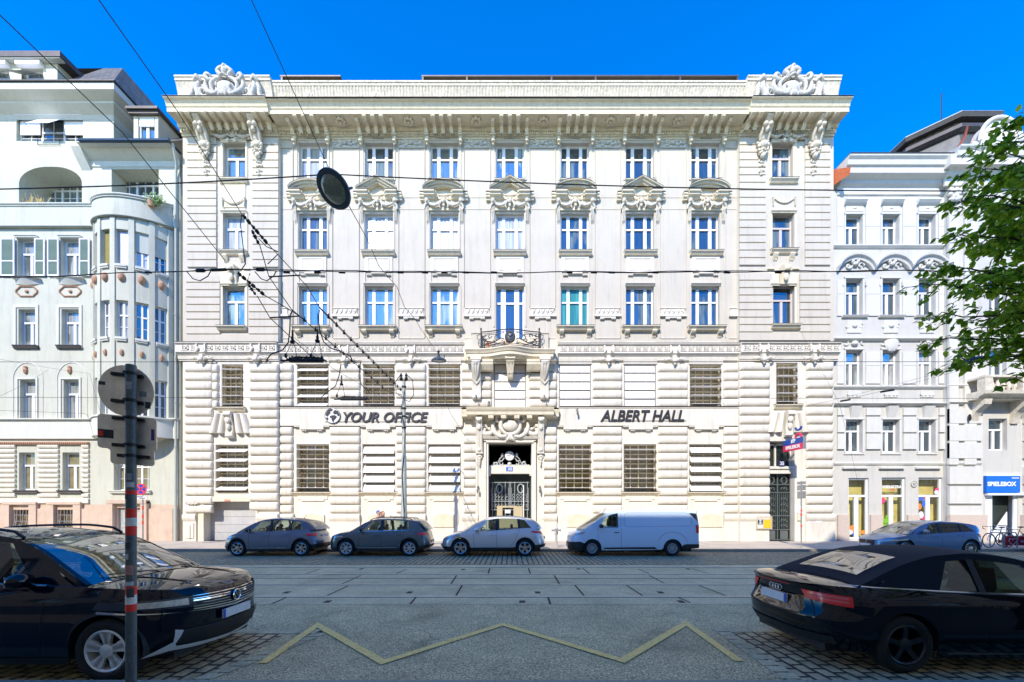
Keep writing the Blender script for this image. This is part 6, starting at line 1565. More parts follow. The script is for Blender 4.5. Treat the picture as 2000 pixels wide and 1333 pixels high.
for c in RC:
    w0, w1 = X(c-17), X(c+17)
    for t, b in ((420, 480), (545, 618), (684, 753), (820, 884)):
        for s in (-1, 1): mb.box(X(c+s*16.6), X(c+s*19.5), Y0-.05, Y0, Z(b), Z(t-3))
        mb.box(X(c-19.5), X(c+19.5), Y0-.08, Y0, Z(t)+.002, Z(t-3.5))
    mb.prof([(Y0, Z(404)), (Y0-.12, Z(402)), (Y0-.2, Z(398)), (Y0-.26, Z(396)), (Y0-.26, Z(393)), (Y0, Z(392))], X(c-21), X(c+21)); mb.box(X(c-17), X(c+17), Y0-.07, Y0, Z(415), Z(405))
    mb.prof([(Y0, Z(622)), (Y0-.14, Z(621)), (Y0-.2, Z(618)), (Y0, Z(617))], X(c-25), X(c+25))
    # arched hood
    N = 14; vs = []; sec = [(0,-.26),(-.18,-.26),(-.22,-.12),(-.34,-.06),(-.36,.04),(0,.06)]
    for k in range(N+1):
        u = -1+2*k/N; x = X(c)+u*1.02; z = Z(519)+.5*(cos(u*pi/2)**.8)-.16*(abs(u)**6)
        vs += [(x, Y0+y, z+zz) for y, zz in sec]
    m = len(sec); mb.add(vs, [(i*m+j, (i+1)*m+j, (i+1)*m+(j+1) % m, i*m+(j+1) % m) for i in range(N) for j in range(m)]+[tuple(range(m)), tuple(range(N*m, N*m+m))])
    for s in (-1, 1):
        mb.tube(spiral(X(c)+s*.35, Z(519)-.05, .2, .04, 0, s*5, Y0-.06, 12), .05, 6); mb.ell((X(c)+s*.15, Y0-.1, Z(513)), (.1, .1, .13)); mb.tube(spiral(X(c)+s*.4, Z(638), .16, .04, 1, 1+s*5, Y0-.04, 12), .035, 5)
        mb.tube(spiral(X(c)+s*.5, Z(672), .18, .05, 1, 1+s*4, Y0-.04, 12), .035, 5)
        mb.box(X(c+s*21), X(c+s*24), Y0-.1, Y0, Z(560), Z(552))
    mb.ell((X(c), Y0-.1, Z(518)), (.16, .12, .12)); mb.ell((X(c), Y0-.08, Z(637)), (.16, .08, .13)); mb.ell((X(c), Y0-.08, Z(672)), (.2 if c != RC[1] else .4, .12, .14 if c != RC[1] else .5)); mb.ell((X(c), Y0-.06, Z(408)), (.14, .05, .07))
    mb.box(X(c-14), X(c+14), Y0-.05, Y0, Z(651), Z(626)); mb.box(X(c-13), X(c+13), Y0-.06, Y0, Z(777), Z(765))
    for k in (-11, -4, 4, 11): mb.box(X(c+k-2), X(c+k+2), Y0-.1, Y0, Z(774), Z(771.5))
    mb.add([(X(c-7), Y0-.05, Z(819)), (X(c+7), Y0-.05, Z(819)), (X(c+10), Y0-.24, Z(795)), (X(c-10), Y0-.24, Z(795)), (X(c-7), Y0, Z(819)), (X(c+7), Y0, Z(819)), (X(c+10), Y0, Z(795)), (X(c-10), Y0, Z(795))], [(0,1,2,3),(0,4,5,1),(1,5,6,2),(3,7,4,0)])
    mb.box(X(c-20), X(c+20), Y0-.06, Y0, Z(888), Z(885)); mb.prof([(Y0,Z(917)),(Y0-.16,Z(916)),(Y0-.16,Z(913)),(Y0,Z(912))], X(c-24), X(c+24))
for a, b in ((1634, 1647), (1690, 1718), (1762, 1788), (1832, 1847)):   # shallow pier panels
    for z0, z1 in ((481, 388), (618, 548), (750, 688), ): 
        mb.box(X(a), X(b), Y0-.06, Y0, Z(z0), Z(z1)); 
    for z0 in (443, 575, 714): mb.box(X(a)-.0, X(b), Y0-.075, Y0-.06, Z(z0+.7), Z(z0))
    for k in range(3): mb.box(X(a), X(b), Y0-.1, Y0, Z(878-k*33), Z(848-k*33) if k < 2 else Z(798))
mb.build('stucco_moulding', BLUET, RH, smooth=30)
mb = MB()                                             # corner pilaster with capital
for a, b in ((1850, 1868), (1880, 1903)):
    mb.box(X(a,YP), X(b,YP), YP-.12, YP, Z(908,YP), Z(402,YP))
    for k in range(3): mb.box(X(a+3+k*6,YP), X(a+6+k*6,YP), YP-.15, YP-.12, Z(417,YP), Z(405,YP))
rr = random.Random(11)
for k in range(60): mb.ell((X(rr.uniform(1850, 1915), YP), YP-.12-.1*rr.random(), Z(rr.uniform(374, 396), YP)), (.14, .12, .12), 7, 5)
for k in range(9):
    z = 900-k*33+0
for z0, z1 in ((1026, 988), (984, 950), (946, 912), (896, 866), (862, 832), (828, 800)):
    mb.box(X(1850,YP), X(1914,YP), YP-.14, YP, Z(z0,YP), Z(z1,YP)); mb.box(X(1996,YP), x1r, YP-.14, YP, Z(z0,YP), Z(z1,YP))
mb.build('corner_pilaster', BLUET, RH, smooth=40)
mb = MB()
for a, b in ((1634, 1656), (1698, 1721), (1770, 1793), (1842, 1848)): mb.box(X(a), X(b), Y0-.12, Y0, .12, Z(1006))
mb.box(xp0-.05, X(1922,YP), YP-.18, YP, .12, Z(1006,YP)); mb.box(X(1992,YP), x1r, YP-.18, YP, .12, Z(1006,YP)); mb.build_by('plinth', mat('pink_granite', (.60, .50, .42), .6, var=.15, scale=20), RH, [X(p) for p in (1677, 1745, 1817, 1847, 1950)], 0)
# shop windows
SHOPF = mat('shop_frame', (.80, .84, .88), .4)
for i, o in enumerate(sops):
    f = MB(); a, b = o[0], o[1]; h0, h1 = .2, o[3]; zt = Z(969)
    for p, q in ((a, a+.1), (b-.1, b)): f.box(p, q, Y0+.1, Y0+.2, h0, h1)
    f.box(a+.1, b-.1, Y0+.1, Y0+.2, h1-.1, h1); f.box(a+.1, b-.1, Y0+.08, Y0+.2, zt-.06, zt+.06); f.box(a+.1, b-.1, Y0+.1, Y0+.2, h0, h0+.12); xm_ = a+(b-a)*.45; f.box(xm_-.12, xm_+.12, Y0+.09, Y0+.2, h0, zt)
    w_ = f.build('shop_window', SHOPF, RH, smooth=0)
    MB().box(a+.05, b-.05, Y0+.14, Y0+.15, h0, h1).build('pane', clear_glass('shop_glass', (.92, .92, .86), .03), w_, smooth=0)
    q = MB(); q.add([(a-.2, 23.55, .12), (b+.2, 23.55, .12), (b+.2, 23.55, h1+.3), (a-.2, 23.55, h1+.3), (a-.2, Y0+.3, h1+.3), (b+.2, Y0+.3, h1+.3), (a-.2,Y0+.3,.12), (b+.2,Y0+.3,.12)], [(0,1,2,3),(3,2,5,4),(1,7,5,2),(0,3,4,6)])
    q.build('shop_interior', mat('lamplit_wall_tint', (1, .86, .36), .8, var=.3, scale=1.5), w_, smooth=0)  # lamplight painted into the yellow; back wall set forward to catch sun
    g = MB(); g.slab(lambda u, v: (xm_+.2+.25*u, Y0+.35+.1*u, .2+2.6*v), 1, 1, (.0, .05, 0)); g.build('curtain', mat('shop_curtain', (.55, .6, .5), .7), w_, smooth=0)
mb = MB(); t = text_mb('WIENXTRA', 1.15, .17, .01, 0, .03); t.xf(Matrix.Translation((X(1726), Y0+.12, Z(954)))); t.build('shop_lettering', WHITE, RH, smooth=0)
mb = MB(); mb.box(X(1743), X(1751), Y0+.12, Y0+.13, Z(958), Z(956)); mb.build('lettering_bar', RED, RH, smooth=0)
mb = MB(); rr = random.Random(2)
POST = [mat('sticker_pink', (.8, .06, .2), .5), mat('sticker_blue', (.05, .15, .6), .5), mat('sticker_orange', (.8, .25, .05), .5), mat('sticker_white', (.8, .8, .8), .5), mat('sticker_green', (.2, .45, .02), .5)]
def sticker(px, py, rx, rz, k, yy=Y0+.11):
    MB().lathe([(0,0),(1,0),(1,.012),(0,.012)], (0,0,0), 'y', 16).xf(Matrix.Translation((X(px), yy-.001*k, Z(py))) @ Matrix.Diagonal((rx, 1, rz, 1))).build('window_sticker', POST[k], RH, smooth=0)
for a in ((1727, 978, .16, .17, 0), (1838, 958, .25, .16, 0), (1833, 962, .12, .12, 3), (1801, 974, .22, .12, 1), (1806, 972, .2, .08, 0), (1808, 984, .1, .22, 1), (1803, 1006, .14, .2, 3), (1806, 1012, .14, .09, 0), (1800, 990, .12, .18, 2),
          (1668, 1034, .2, .22, 2), (1664, 1040, .14, .14, 3), (1672, 1042, .12, .2, 1), (1691, 1040, .2, .12, 2), (1733, 1018, .22, .16, 4), (1730, 1026, .16, .12, 4), (1736, 1010, .1, .08, 4)): sticker(*a)
MB().lathe([(0,0),(.18,0),(.18,.03),(0,.03)], (X(1784), Y0-.04, Z(946)), 'y', 20).build('round_number_plate', BLUET, RH, smooth=0)
mb = MB(); mb.tube([(X(1784)+.17*cos(a), Y0-.045, Z(946)+.17*sin(a)) for a in [2*pi*k/20 for k in range(21)]], .012, 5); t = text_mb('25', .17, .15, .01, 0, .01); mb.join(t, Matrix.Translation((X(1784)-.09, Y0-.055, Z(946)-.075))); mb.build('house_number', mat('bronze_dark', (.12, .1, .07), .5), RH, smooth=0)
# library sign and doorway
BS = MB().box(X(1924,YP-.1), X(1990,YP-.1), YP-.16, YP-.02, Z(963,YP-.1), Z(930,YP-.1)).build('shop_sign', mat('sign_azure', (.0, .14, .62), .35), RH, smooth=0)
t = text_mb('SPIELEBOX', 1.62, .25, .01, 0, .035); t.xf(Matrix.Translation((X(1926,YP-.1), YP-.172, Z(950,YP-.1)))); t.build('shop_lettering', WHITE, RH, smooth=0)
t = text_mb('WIENXTRA', .42, .07, .01, 0, .02); t.xf(Matrix.Translation((X(1973,YP-.1), YP-.172, Z(935.5,YP-.1)))); t.build('shop_lettering', WHITE, RH, smooth=0)
mb = MB(); mb.box(X(1922,YP), X(2000,YP), YP-.2, YP+.1, Z(968,YP), Z(964,YP)); mb.box(X(1926,YP), X(1940,YP), YP+.05, YP+.12, .12, Z(968,YP)); mb.box(X(1982,YP), X(1988,YP), YP+.05, YP+.12, .12, Z(968,YP)); mb.box(X(1922,YP), X(1991,YP), YP-.1, YP, Z(930.5,YP), Z(927,YP))
mb.build('doorway_frame', SHOPF, RH, smooth=0)
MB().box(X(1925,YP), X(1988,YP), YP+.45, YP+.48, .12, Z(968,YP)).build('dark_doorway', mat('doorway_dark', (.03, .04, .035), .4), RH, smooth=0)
MB().prism([(X(1940,YP), .13), (X(1980,YP), .13), (X(1980,YP), Z(1000,YP))], YP+.3, YP+.34).build('ramp_panel', SHOPF, RH, smooth=0)
# stone balcony at right
mb = MB(); bx0, bx1 = X(1916, 21.9), x1r; zb_ = Z(775, 22)
mb.prof([(YP, zb_-.1), (YP-.7, zb_-.1), (YP-.75, zb_), (YP-1.0, zb_+.1), (YP-1.05, zb_+.3), (YP, zb_+.32)], bx0, bx1)
mb.prof([(YP, zb_+1.0), (YP-1.0, zb_+1.0), (YP-1.0, zb_+1.12), (YP, zb_+1.12)], bx0+.05, bx1); 
for s in (0, 1, 2, 3): mb.prof([(YP, zb_-1.3), (YP-.1, zb_-1.35), (YP-.2, zb_-1.0), (YP-.35, zb_-.7), (YP-.75, zb_-.4), (YP-.8, zb_-.1), (YP, zb_-.1)], bx0+.3+2.3*s, bx0+.7+2.3*s)
x = bx0+.1; k = 0
while x < bx1:
    if k % 6 == 0: mb.box(x-.02, x+.4, YP-.98, YP-.6, zb_+.32, zb_+1.0); x += .55
    else: mb.lathe([(.09,0),(.06,.05),(.13,.2),(.11,.32),(.05,.5),(.09,.62),(.09,.68)], (x, YP-.8, zb_+.32), 'z', 8); x += .3
    k += 1
mb.build('balcony', AGED, RH, smooth=40)
# curved gable and metal lantern
mb = MB(); gx_ = X(1948, 22.4); gz_ = Z(292, 22.4)
P = [(gx_-1.5, gz_-.3), (gx_-1.5, gz_+.35)]+[(gx_-1.1*cos(a), gz_+.35+1.25*sin(a)) for a in [pi*k/16 for k in range(17)]]+[(gx_+4, gz_+.35), (gx_+4, gz_-.3)]
mb.prism(P, 22.3, 22.8); mb.tube([(gx_-1.15*cos(a), 22.25, gz_+.35+1.3*sin(a)) for a in [pi*k/16 for k in range(17)]], .1, 8); mb.tube([(gx_-.7*cos(a), 22.27, gz_+.35+.8*sin(a)) for a in [2*pi*k/16 for k in range(17)]], .06, 6)
mb.box(X(1838,22.5), x1r, 22.0, 24, Z(330, 22.3), Z(310, 22.3)); mb.box(X(1862,22.5), x1r, 22.1, 24, Z(310,22.3), Z(291,22.3))
mb.build('gable', BLUET, RH, smooth=40)
mb = MB(); mb.slab(lambda u, v: (gx_-1.5-.6*(1-v)**2+1.3*v*u, 22.5+1.6*u, gz_+.1+1.4*v), 4, 6, (0, .1, 0)); mb.build('gable_roof', mat('red_tile', (.55, .14, .05)), RH, smooth=50)
LZ = mat('zinc_sheet', (.17, .17, .16), .5, .55, var=.2, scale=3); CX, CY = X(1850, 26.5), 27.5
def octa(r, z, ph=pi/8): return [(CX+r*cos(ph+k*pi/4), CY+r*sin(ph+k*pi/4), z) for k in range(8)]
def stack(lv, m, nm):
    mb = MB(); vs = []
    for r, z in lv: vs += octa(r, z)
    n = len(lv); mb.add(vs, [(i*8+k, i*8+(k+1) % 8, (i+1)*8+(k+1) % 8, (i+1)*8+k) for i in range(n-1) for k in range(8)]+[tuple(range(8)), tuple(range((n-1)*8, n*8))]); mb.build(nm, m, RH, smooth=0)
b0 = Z(325, 24.5)-.6
stack([(3.6, b0), (3.2, b0+1.9), (2.9, b0+2.9)], LZ, 'lantern'); stack([(3.0, b0+2.9), (3.25, b0+3.05), (3.2, b0+3.3)], FLASH, 'lantern_collar')
stack([(2.75, b0+3.3), (2.75, b0+3.7)], LZ, 'lantern_neck'); stack([(3.2, b0+3.7), (3.3, b0+3.95)], FLASH, 'lantern_eaves'); stack([(3.3, b0+3.951), (3.2, b0+4.05), (2.2, b0+4.45), (.3, b0+4.7)], mat('pale_metal', (.72, .72, .70), .5, .2), 'lantern_roof')
mb = MB(); mb.tube([(X(1839,27), 27, b0+4), (X(1839,27), 27, Z(182, 27))], .03, 5); mb.build('lightning_rod', WIRE, RH)
MB().lathe([(0,-.15),(.05,-.15),(.08,0),(.05,.2),(0,.22)], (X(1894,22.5), 22.5, Z(817,22.5)), 'z', 8).build('wall_ornament', BLACK, RH)

# ================================================================ HOUSES BEHIND THE CAMERA (shade the street)
def back(x0, x1, y, h, label, m, gable=None):
    t = thing('tenement_house', label, 'building', ((x0+x1)/2, y, .12), group='houses on the near side of the street')
    w = MB(); ops = []; nx = max(1, round((x1-x0)/3.4)); st = (x1-x0)/nx
    for i in range(nx):
        for k in range(int((h-2)//3.9)):
            ops.append((x0+st*(i+.5)-.6, x0+st*(i+.5)+.6, 1.4+k*3.9, 3.6+k*3.9, -.25))
    wall_grid(w, x0, x1, .12, h, y, ops); w.add([(x0,y,.12),(x0,y-12,.12),(x0,y-12,h),(x0,y,h)], [(0,1,2,3)]); w.add([(x1,y,.12),(x1,y-12,.12),(x1,y-12,h),(x1,y,h)], [(0,1,2,3)]); w.add([(x0,y,h),(x1,y,h),(x1,y-12,h),(x0,y-12,h)], [(0,1,2,3)]); w.add([(x0,y-12,.12),(x1,y-12,.12),(x1,y-12,h),(x0,y-12,h)], [(0,1,2,3)])
    w.build('wall', m, t, smooth=0)
    g = MB(); f = MB()
    for a, b, c, d, _ in ops: g.box(a+.05, b-.05, y-.22, y-.2, c+.05, d-.05); f.box(a-.12, b+.12, y, y+.1, c-.12, c-.001); f.box((a+b)/2-.05, (a+b)/2+.05, y-.195, y-.15, c, d)
    g.build('window_panes', G_MID, t, smooth=0); f.build('window_trim', WHITE, t, smooth=0)
    c = MB(); c.box(x0-.01, x1+.01, y, y+.5, h-.6, h-.1); c.build('cornice', m, t, smooth=0)
    if gable: MB().add([(gable[0], y-.3, h), (gable[1], y-.3, h), (gable[2], y-.3, gable[3]), (gable[0], y-3, h), (gable[1], y-3, h), (gable[2], y-3, gable[3])], [(0,1,2),(5,4,3),(0,2,5,3),(1,4,5,2)]).build('gable_roof', SLATE, t, smooth=0)
BM = [mat('ochre_render', (.68, .56, .38), .8, var=.1, streak=.1), mat('grey_render', (.64, .54, .40), .8, var=.1, streak=.1), mat('rose_render', (.64, .50, .38), .8, var=.1, streak=.1)]
HB = 20.05
back(-62, -31, -5, HB+.3, 'grey rendered tenement standing farthest left on the near side of the street', BM[1]); back(-30.98, -11, -5, HB+.1, 'rose rendered tenement on the near side of the street', BM[2]); back(-10.98, 4.2, -5, HB, 'ochre rendered tenement right behind the photographer', BM[0], )
back(4.22, 30, -5, 22.6, 'tall grey rendered tenement with a slate gable behind the photographer', BM[1], gable=(4.4, 13.0, 6.8, 25.0)); back(30.02, 62, -5, 20.5, 'rose rendered tenement farthest right on the near side of the street', BM[2])
# ================================================================ VEHICLES
def paint(name, col, metal=.5, rough=.28, coat=1.0):
    return mat(name, col, rough, metal, coat=coat, spec=.5)
CG = clear_glass('car_glass', (.62, .70, .66), .04)
CGD = clear_glass('car_glass_dark', (.12, .16, .15), .06)
WSG = clear_glass('windscreen_glass', (.30, .36, .36), .30)
SEAT = mat('seat_cloth', (.05, .05, .055), .8)
REDL = mat('tail_lens', (1, .012, .018), .35, coat=.4)
LENS = mat('lamp_lens', (.45, .48, .50), .08, .5, coat=1)
LENSD = mat('lamp_smoked', (.06, .065, .07), .06, .2, coat=1)
ALLOY = mat('alloy', (.55, .55, .56), .3, .9)
ALLOYD = mat('alloy_dark', (.06, .06, .065), .3, .8)
PLATE = mat('number_plate_white', (.72, .72, .72), .5, var=.15, scale=14)
SEAM = mat('panel_gap', (.006, .006, .007), .7)
class Car:
    def __init__(s, S):
        s.S = S; s.L, s.W = S['L'], S['W']; s.R = S['R']; s.RA = S.get('RA', s.R+.05); s.xw = S['xw']; s.low = S.get('low', .2)
        af, ar, pf, pr = S.get('af', .75), S.get('ar', .6), S.get('pf', 2.7), S.get('pr', 3.2)
        P = []
        for k in range(17):
            a = pi/2*k/16; P.append((af*(1-cos(a)**(2/pf)), s.W*sin(a)**(2/pf)))
        xs = set([af+(s.L-ar-af)*k/44 for k in range(1, 44)])
        for xw in s.xw:
            for k in range(15): xs.add(xw+s.RA*cos(pi*k/14))
        for x in sorted(x for x in xs if af+.005 < x < s.L-ar-.005): P.append((x, s.W))
        # arches may reach into the corner arcs: add samples there
        for k in range(17):
            a = pi/2*(1-k/16); P.append((s.L-ar*(1-cos(a)**(2/pr)), s.W*sin(a)**(2/pr)))
        s.P = P; s.U = [0]
        for i in range(1, len(P)): s.U.append(s.U[-1]+sqrt((P[i][0]-P[i-1][0])**2+(P[i][1]-P[i-1][1])**2))
        s.N = []
        for i in range(len(P)):
            a = P[max(0, i-1)]; b = P[min(len(P)-1, i+1)]; dx, dy = b[0]-a[0], b[1]-a[1]; l = sqrt(dx*dx+dy*dy) or 1; s.N.append((-dy/l, dx/l))
        s.N[0] = (-1, 0); s.N[-1] = (1, 0)
    def at(s, u):
        sg = -1 if u < 0 else 1; u = min(abs(u), s.U[-1]); lo, hi = 0, len(s.U)-1
        while hi-lo > 1:
            m = (lo+hi)//2
            if s.U[m] <= u: lo = m
            else: hi = m
        t = (u-s.U[lo])/max(1e-9, s.U[hi]-s.U[lo]); f = lambda A: (A[lo][0]+(A[hi][0]-A[lo][0])*t, A[lo][1]+(A[hi][1]-A[lo][1])*t)
        p, n = f(s.P), f(s.N); return p[0], p[1]*sg, n[0], n[1]*sg
    def surf(s, u, z, off=0):
        x, y, nx, ny = s.at(u); S = s.S
        if nx < 0: x += abs(nx)*pw(S['front'], z)
        else: x -= nx*pw(S['rear'], z)
        y -= ny*pw(S['side'], z)
        return Vector((x+nx*off, y+ny*off, z))
    def ux(s, x):
        b = min(range(len(s.P)), key=lambda i: abs(s.P[i][0]-x) + (0 if s.P[i][1] > s.W*.6 else 9))
        for i in (b-1, b):
            if 0 <= i < len(s.P)-1 and s.P[i][0] <= x <= s.P[i+1][0]:
                t = (x-s.P[i][0])/max(1e-9, s.P[i+1][0]-s.P[i][0]); return s.U[i]+(s.U[i+1]-s.U[i])*t
        return s.U[b]
    def uy(s, y, rear=False):
        rng = range(len(s.P)-1)
        for i in (reversed(rng) if rear else rng):
            a, b = s.P[i][1], s.P[i+1][1]
            if min(a, b) <= y <= max(a, b) and abs(a-b) > 1e-9: t = (y-a)/(b-a); return s.U[i]+(s.U[i+1]-s.U[i])*t
        return s.U[-1]
    def zlow(s, x):
        z = pw(s.S['lowz'], x)
        for xw in s.xw:
            d = abs(x-xw)
            if d < s.RA: z = max(z, s.R+sqrt(max(0, s.RA**2-d*d)))
        return z
    def wb(s, x):                                     # body half width at the belt
        u = s.ux(max(s.S.get('af', .75)*.35, min(s.L-.05, x))); p = s.surf(u, pw(s.S['belt'], x)); return abs(p.y)-s.S.get('step', .02)
    def yside(s, x, z):
        return s.wb(x)-s.S.get('tumble', .36)*(z-pw(s.S['belt'], x))
    def patch(s, c, off, nu=8, nv=3, sg=1):           # four corners (u,z): lower-left, lower-right, upper-right, upper-left
        def f(a, b):
            u = (c[0][0]*(1-a)+c[1][0]*a)*(1-b)+(c[3][0]*(1-a)+c[2][0]*a)*b; z = (c[0][1]*(1-a)+c[1][1]*a)*(1-b)+(c[3][1]*(1-a)+c[2][1]*a)*b
            p = s.surf(u, z, off); return (p.x, p.y*sg, p.z)
        return f, nu, nv
    def spatch(s, xl0, xl1, xu0, xu1, zl, zu, off, sg, nu=10, nv=4):   # on the greenhouse side; zl,zu functions of x
        def f(a, b):
            x = (xl0+(xl1-xl0)*a)*(1-b)+(xu0+(xu1-xu0)*a)*b; z = zl(x)+(zu(x)-zl(x))*b
            return (x, sg*(s.yside(x, z)+off), z)
        return f, nu, nv

def build_car(name, label, cat, S, loc, rz, group=None):
    c = Car(S); root = thing(name, label, cat, (0, 0, 0)); 
    if group: root['group'] = group
    PNT = S['paint']; belt = lambda x: pw(S['belt'], x); G = lambda x: pw(S['roof'], x)
    # --- body shell
    mb = MB(); NV = 14; n = len(c.P); rows = []
    for i in range(n):
        x0 = c.P[i][0]; zl = c.zlow(x0); zs = belt(x0) if zl < belt(x0)-.05 else zl+.05
        rows.append([c.surf(c.U[i], zl+(zs-zl)*j/NV) for j in range(NV+1)])
    vs = []
    for r in rows: vs += [tuple(p) for p in r]
    for r in rows: vs += [(p.x, -p.y, p.z) for p in r]
    W = NV+1; fs = []
    for i in range(n-1):
        for j in range(NV):
            fs.append((i*W+j, (i+1)*W+j, (i+1)*W+j+1, i*W+j+1)); o = n*W; fs.append((o+i*W+j, o+i*W+j+1, o+(i+1)*W+j+1, o+(i+1)*W+j))
    o = len(vs); K = 10
    for i in range(n):
        p = rows[i][-1]; cr = pw(S['crown'], p.x)
        for k in range(K+1):
            t = -1+2*k/K; vs.append((p.x, p.y*t, p.z+cr*(1-abs(t)**2.4)))
    for i in range(n-1):
        for k in range(K): fs.append((o+i*(K+1)+k, o+i*(K+1)+k+1, o+(i+1)*(K+1)+k+1, o+(i+1)*(K+1)+k))
    mb.add(vs, fs); body = mb.build('body', PNT, root, smooth=38)
    # underbody and wheel housings
    mb = MB(); mb.box(.25, c.L-.25, -c.W+.28, c.W-.28, c.low-.02, .62)
    for xw in c.xw:
        for s in (-1, 1):
            mb.grid(lambda u, v: (xw+(c.RA+.01)*cos(pi*(1.1*u-.05)), s*(c.W-.035-.3*v), c.R+(c.RA+.01)*sin(pi*(1.1*u-.05))), 14, 1)
    mb.build('underbody', DARKP, root, smooth=50)
    # --- cladding
    if 'clad' in S:
        mb = MB()
        for s in (-1, 1):
            vv = []
            for i in range(n):
                x0 = c.P[i][0]; zl = c.zlow(x0); zc = max(pw(S['clad'], x0), zl+(S.get('arch', .05) if zl > pw(S['lowz'], x0)+.02 else 0))
                for j in range(4): p = c.surf(c.U[i], zl+(zc-zl)*j/3, .007); vv.append((p.x, s*p.y, p.z))
            mb.add(vv, [(i*4+j, (i+1)*4+j, (i+1)*4+j+1, i*4+j+1) for i in range(n-1) for j in range(3)])
        mb.build('cladding', S.get('cladmat', DARKP), root, smooth=50)
    # --- greenhouse: windscreen, roof, rear glass
    xa, x1, x2, x3 = S['xa'], S['x1'], S['x2'], S['x3']; xd = S.get('xd', x3); cr = S.get('roofcrown', .05)
    def top(x, t, off=0):
        z = G(x); y = c.yside(x, z); cu = S.get('wscurve', .14)*max(0, 1-(x-xa)/(x1-xa)) if x < x1 else -S.get('rgcurve', .07)*max(0, (x-x2)/(x3-x2)) if x > x2 else 0
        return (x-cu*(1-t*t), y*t, z+cr*(1-t*t)*min(1, max(0, (x-xa)/.5+.15), max(0, (xd-x)/.35+.2))+off)
    mb = MB()
    rm = S.get('roofmat', PNT)
    mb.grid(lambda u, v: top(x1+(x2-x1)*u, -1+2*v), 18, 12); roof = mb.build('roof', rm, root, smooth=50)
    mb = MB(); mb.grid(lambda u, v: top(xa-.02+(x1-xa+.02)*u, (-1+2*v)*.955, .001), 12, 12); mb.build('windscreen', WSG, root, smooth=60)
    mb = MB()
    for s in (-1, 1): mb.grid(lambda u, v: top(xa-.02+(x1-xa+.02)*u, s*(.94+.06*v), .006), 12, 1)
    mb.grid(lambda u, v: top(x1-.06+.07*u, -1+2*v, .005), 2, 12); mb.build('windscreen_pillar', S.get('pillarmat', rm), root, smooth=60)
    rg0, rg1, rgw = S.get('rg', (x2+.06, x3-.08, .86))
    mb = MB(); mb.grid(lambda u, v: top(x2+(x3-x2)*u, -1+2*v), 12, 14); rb = mb.build('rear_panel', rm, root, smooth=50)
    mb = MB(); mb.grid(lambda u, v: top(rg0+(rg1-rg0)*u, (-1+2*v)*rgw, .012), 10, 10); mb.build('rear_window', S.get('rearglass', WSG), root, smooth=60)
    # --- side: frame strips and side glass
    rail = S.get('rail', .055)
    for s in (-1, 1):
        mb = MB()
        mb.grid(*c.spatch(xa, xd, xa, xd, lambda x: max(belt(x)-.01, G(x)-rail), lambda x: G(x)+.002, 0, s, 50, 1))
        for (a, b, d, e) in S.get('solid', []): mb.grid(*c.spatch(a, b, d, e, lambda x: belt(x)-.02, lambda x: G(x)-rail*.5, -.001, s, 8, 5))
        mb.build('window_frame', rm if not S.get('framemat') else S['framemat'], root, smooth=50)
        mb = MB()
        for (a, b, d, e) in S.get('posts', []): mb.grid(*c.spatch(a, b, d, e, lambda x: belt(x)-.01, lambda x: G(x)-rail*.9, .004, s, 1, 4))
        if mb.v: mb.build('door_pillar', DARKP, root, smooth=0)
        for k, (a, b, d, e) in enumerate(S['glass']):
            mb = MB(); mb.grid(*c.spatch(a, b, d, e, lambda x: belt(x)-.015, lambda x: G(x)-rail*.85, -.008, s, 12, 4))
            mb.build('side_window', (S.get('sideglass') or [CG]*9)[k], root, smooth=60)
        if S.get('trim'):
            mb = MB(); a, b = S['trim']; mb.tube([(a+(b-a)*k/24, s*(c.yside(a+(b-a)*k/24, belt(a+(b-a)*k/24))+.012), belt(a+(b-a)*k/24)+.004) for k in range(25)], .011, 5); mb.build('window_trim', S.get('trimmat', CHROME), root)
    # --- seams, handles
    if 'seams' in S:
        for s in (-1, 1):
            mb = MB()
            for (xa_, za, xb_, zb_) in S['seams']:
                u0, u1 = c.ux(xa_), c.ux(xb_); w2 = .0045 if abs(xa_-xb_) < abs(za-zb_) else 0; h2 = 0 if w2 else .0045
                mb.grid(*c.patch([(u0-w2, za-h2), (u1+w2 if not w2 else u0+w2, zb_-h2 if not w2 else za), (u1+w2, zb_+h2), (u0-w2 if not w2 else u1-w2, za+h2 if not w2 else zb_)], .002, 8, 6, s))
            mb.build('panel_seam', SEAM, root, smooth=0)
            for (x, z) in S['handles']:
                mb = MB(); a = c.surf(c.ux(x-.1), z, .02); b = c.surf(c.ux(x+.1), z, .02); mb.tube([(a.x, s*(a.y-.02), z-.01), (a.x+.03, s*a.y, z), (b.x-.03, s*b.y, z), (b.x, s*(b.y-.02), z)], [.013, .017, .017, .013], 6); mb.build('door_handle', S.get('handlemat', PNT), root)
    # --- mirrors
    mx, mz = S['mirror']
    for s in (-1, 1):
        mb = MB(); y = c.yside(mx, mz)
        mb.ell((mx, s*(y+.13), mz+.02), (.085, .13, .085), 12, 8, lambda v: (v[0], v[1], max(v[2], mz-.05))); mb.tube([(mx+.03, s*(y-.02), mz-.06), (mx, s*(y+.08), mz-.04)], .022, 6)
        m_ = mb.build('wing_mirror', S.get('mirrormat', PNT), root)
        MB().box(mx+.06, mx+.078, s*(y+.05), s*(y+.21), mz-.04, mz+.075).build('mirror_glass', CHROME, m_, smooth=0)
    # --- wheels
    R_ = c.R; rr = R_*S.get('rimk', .70)
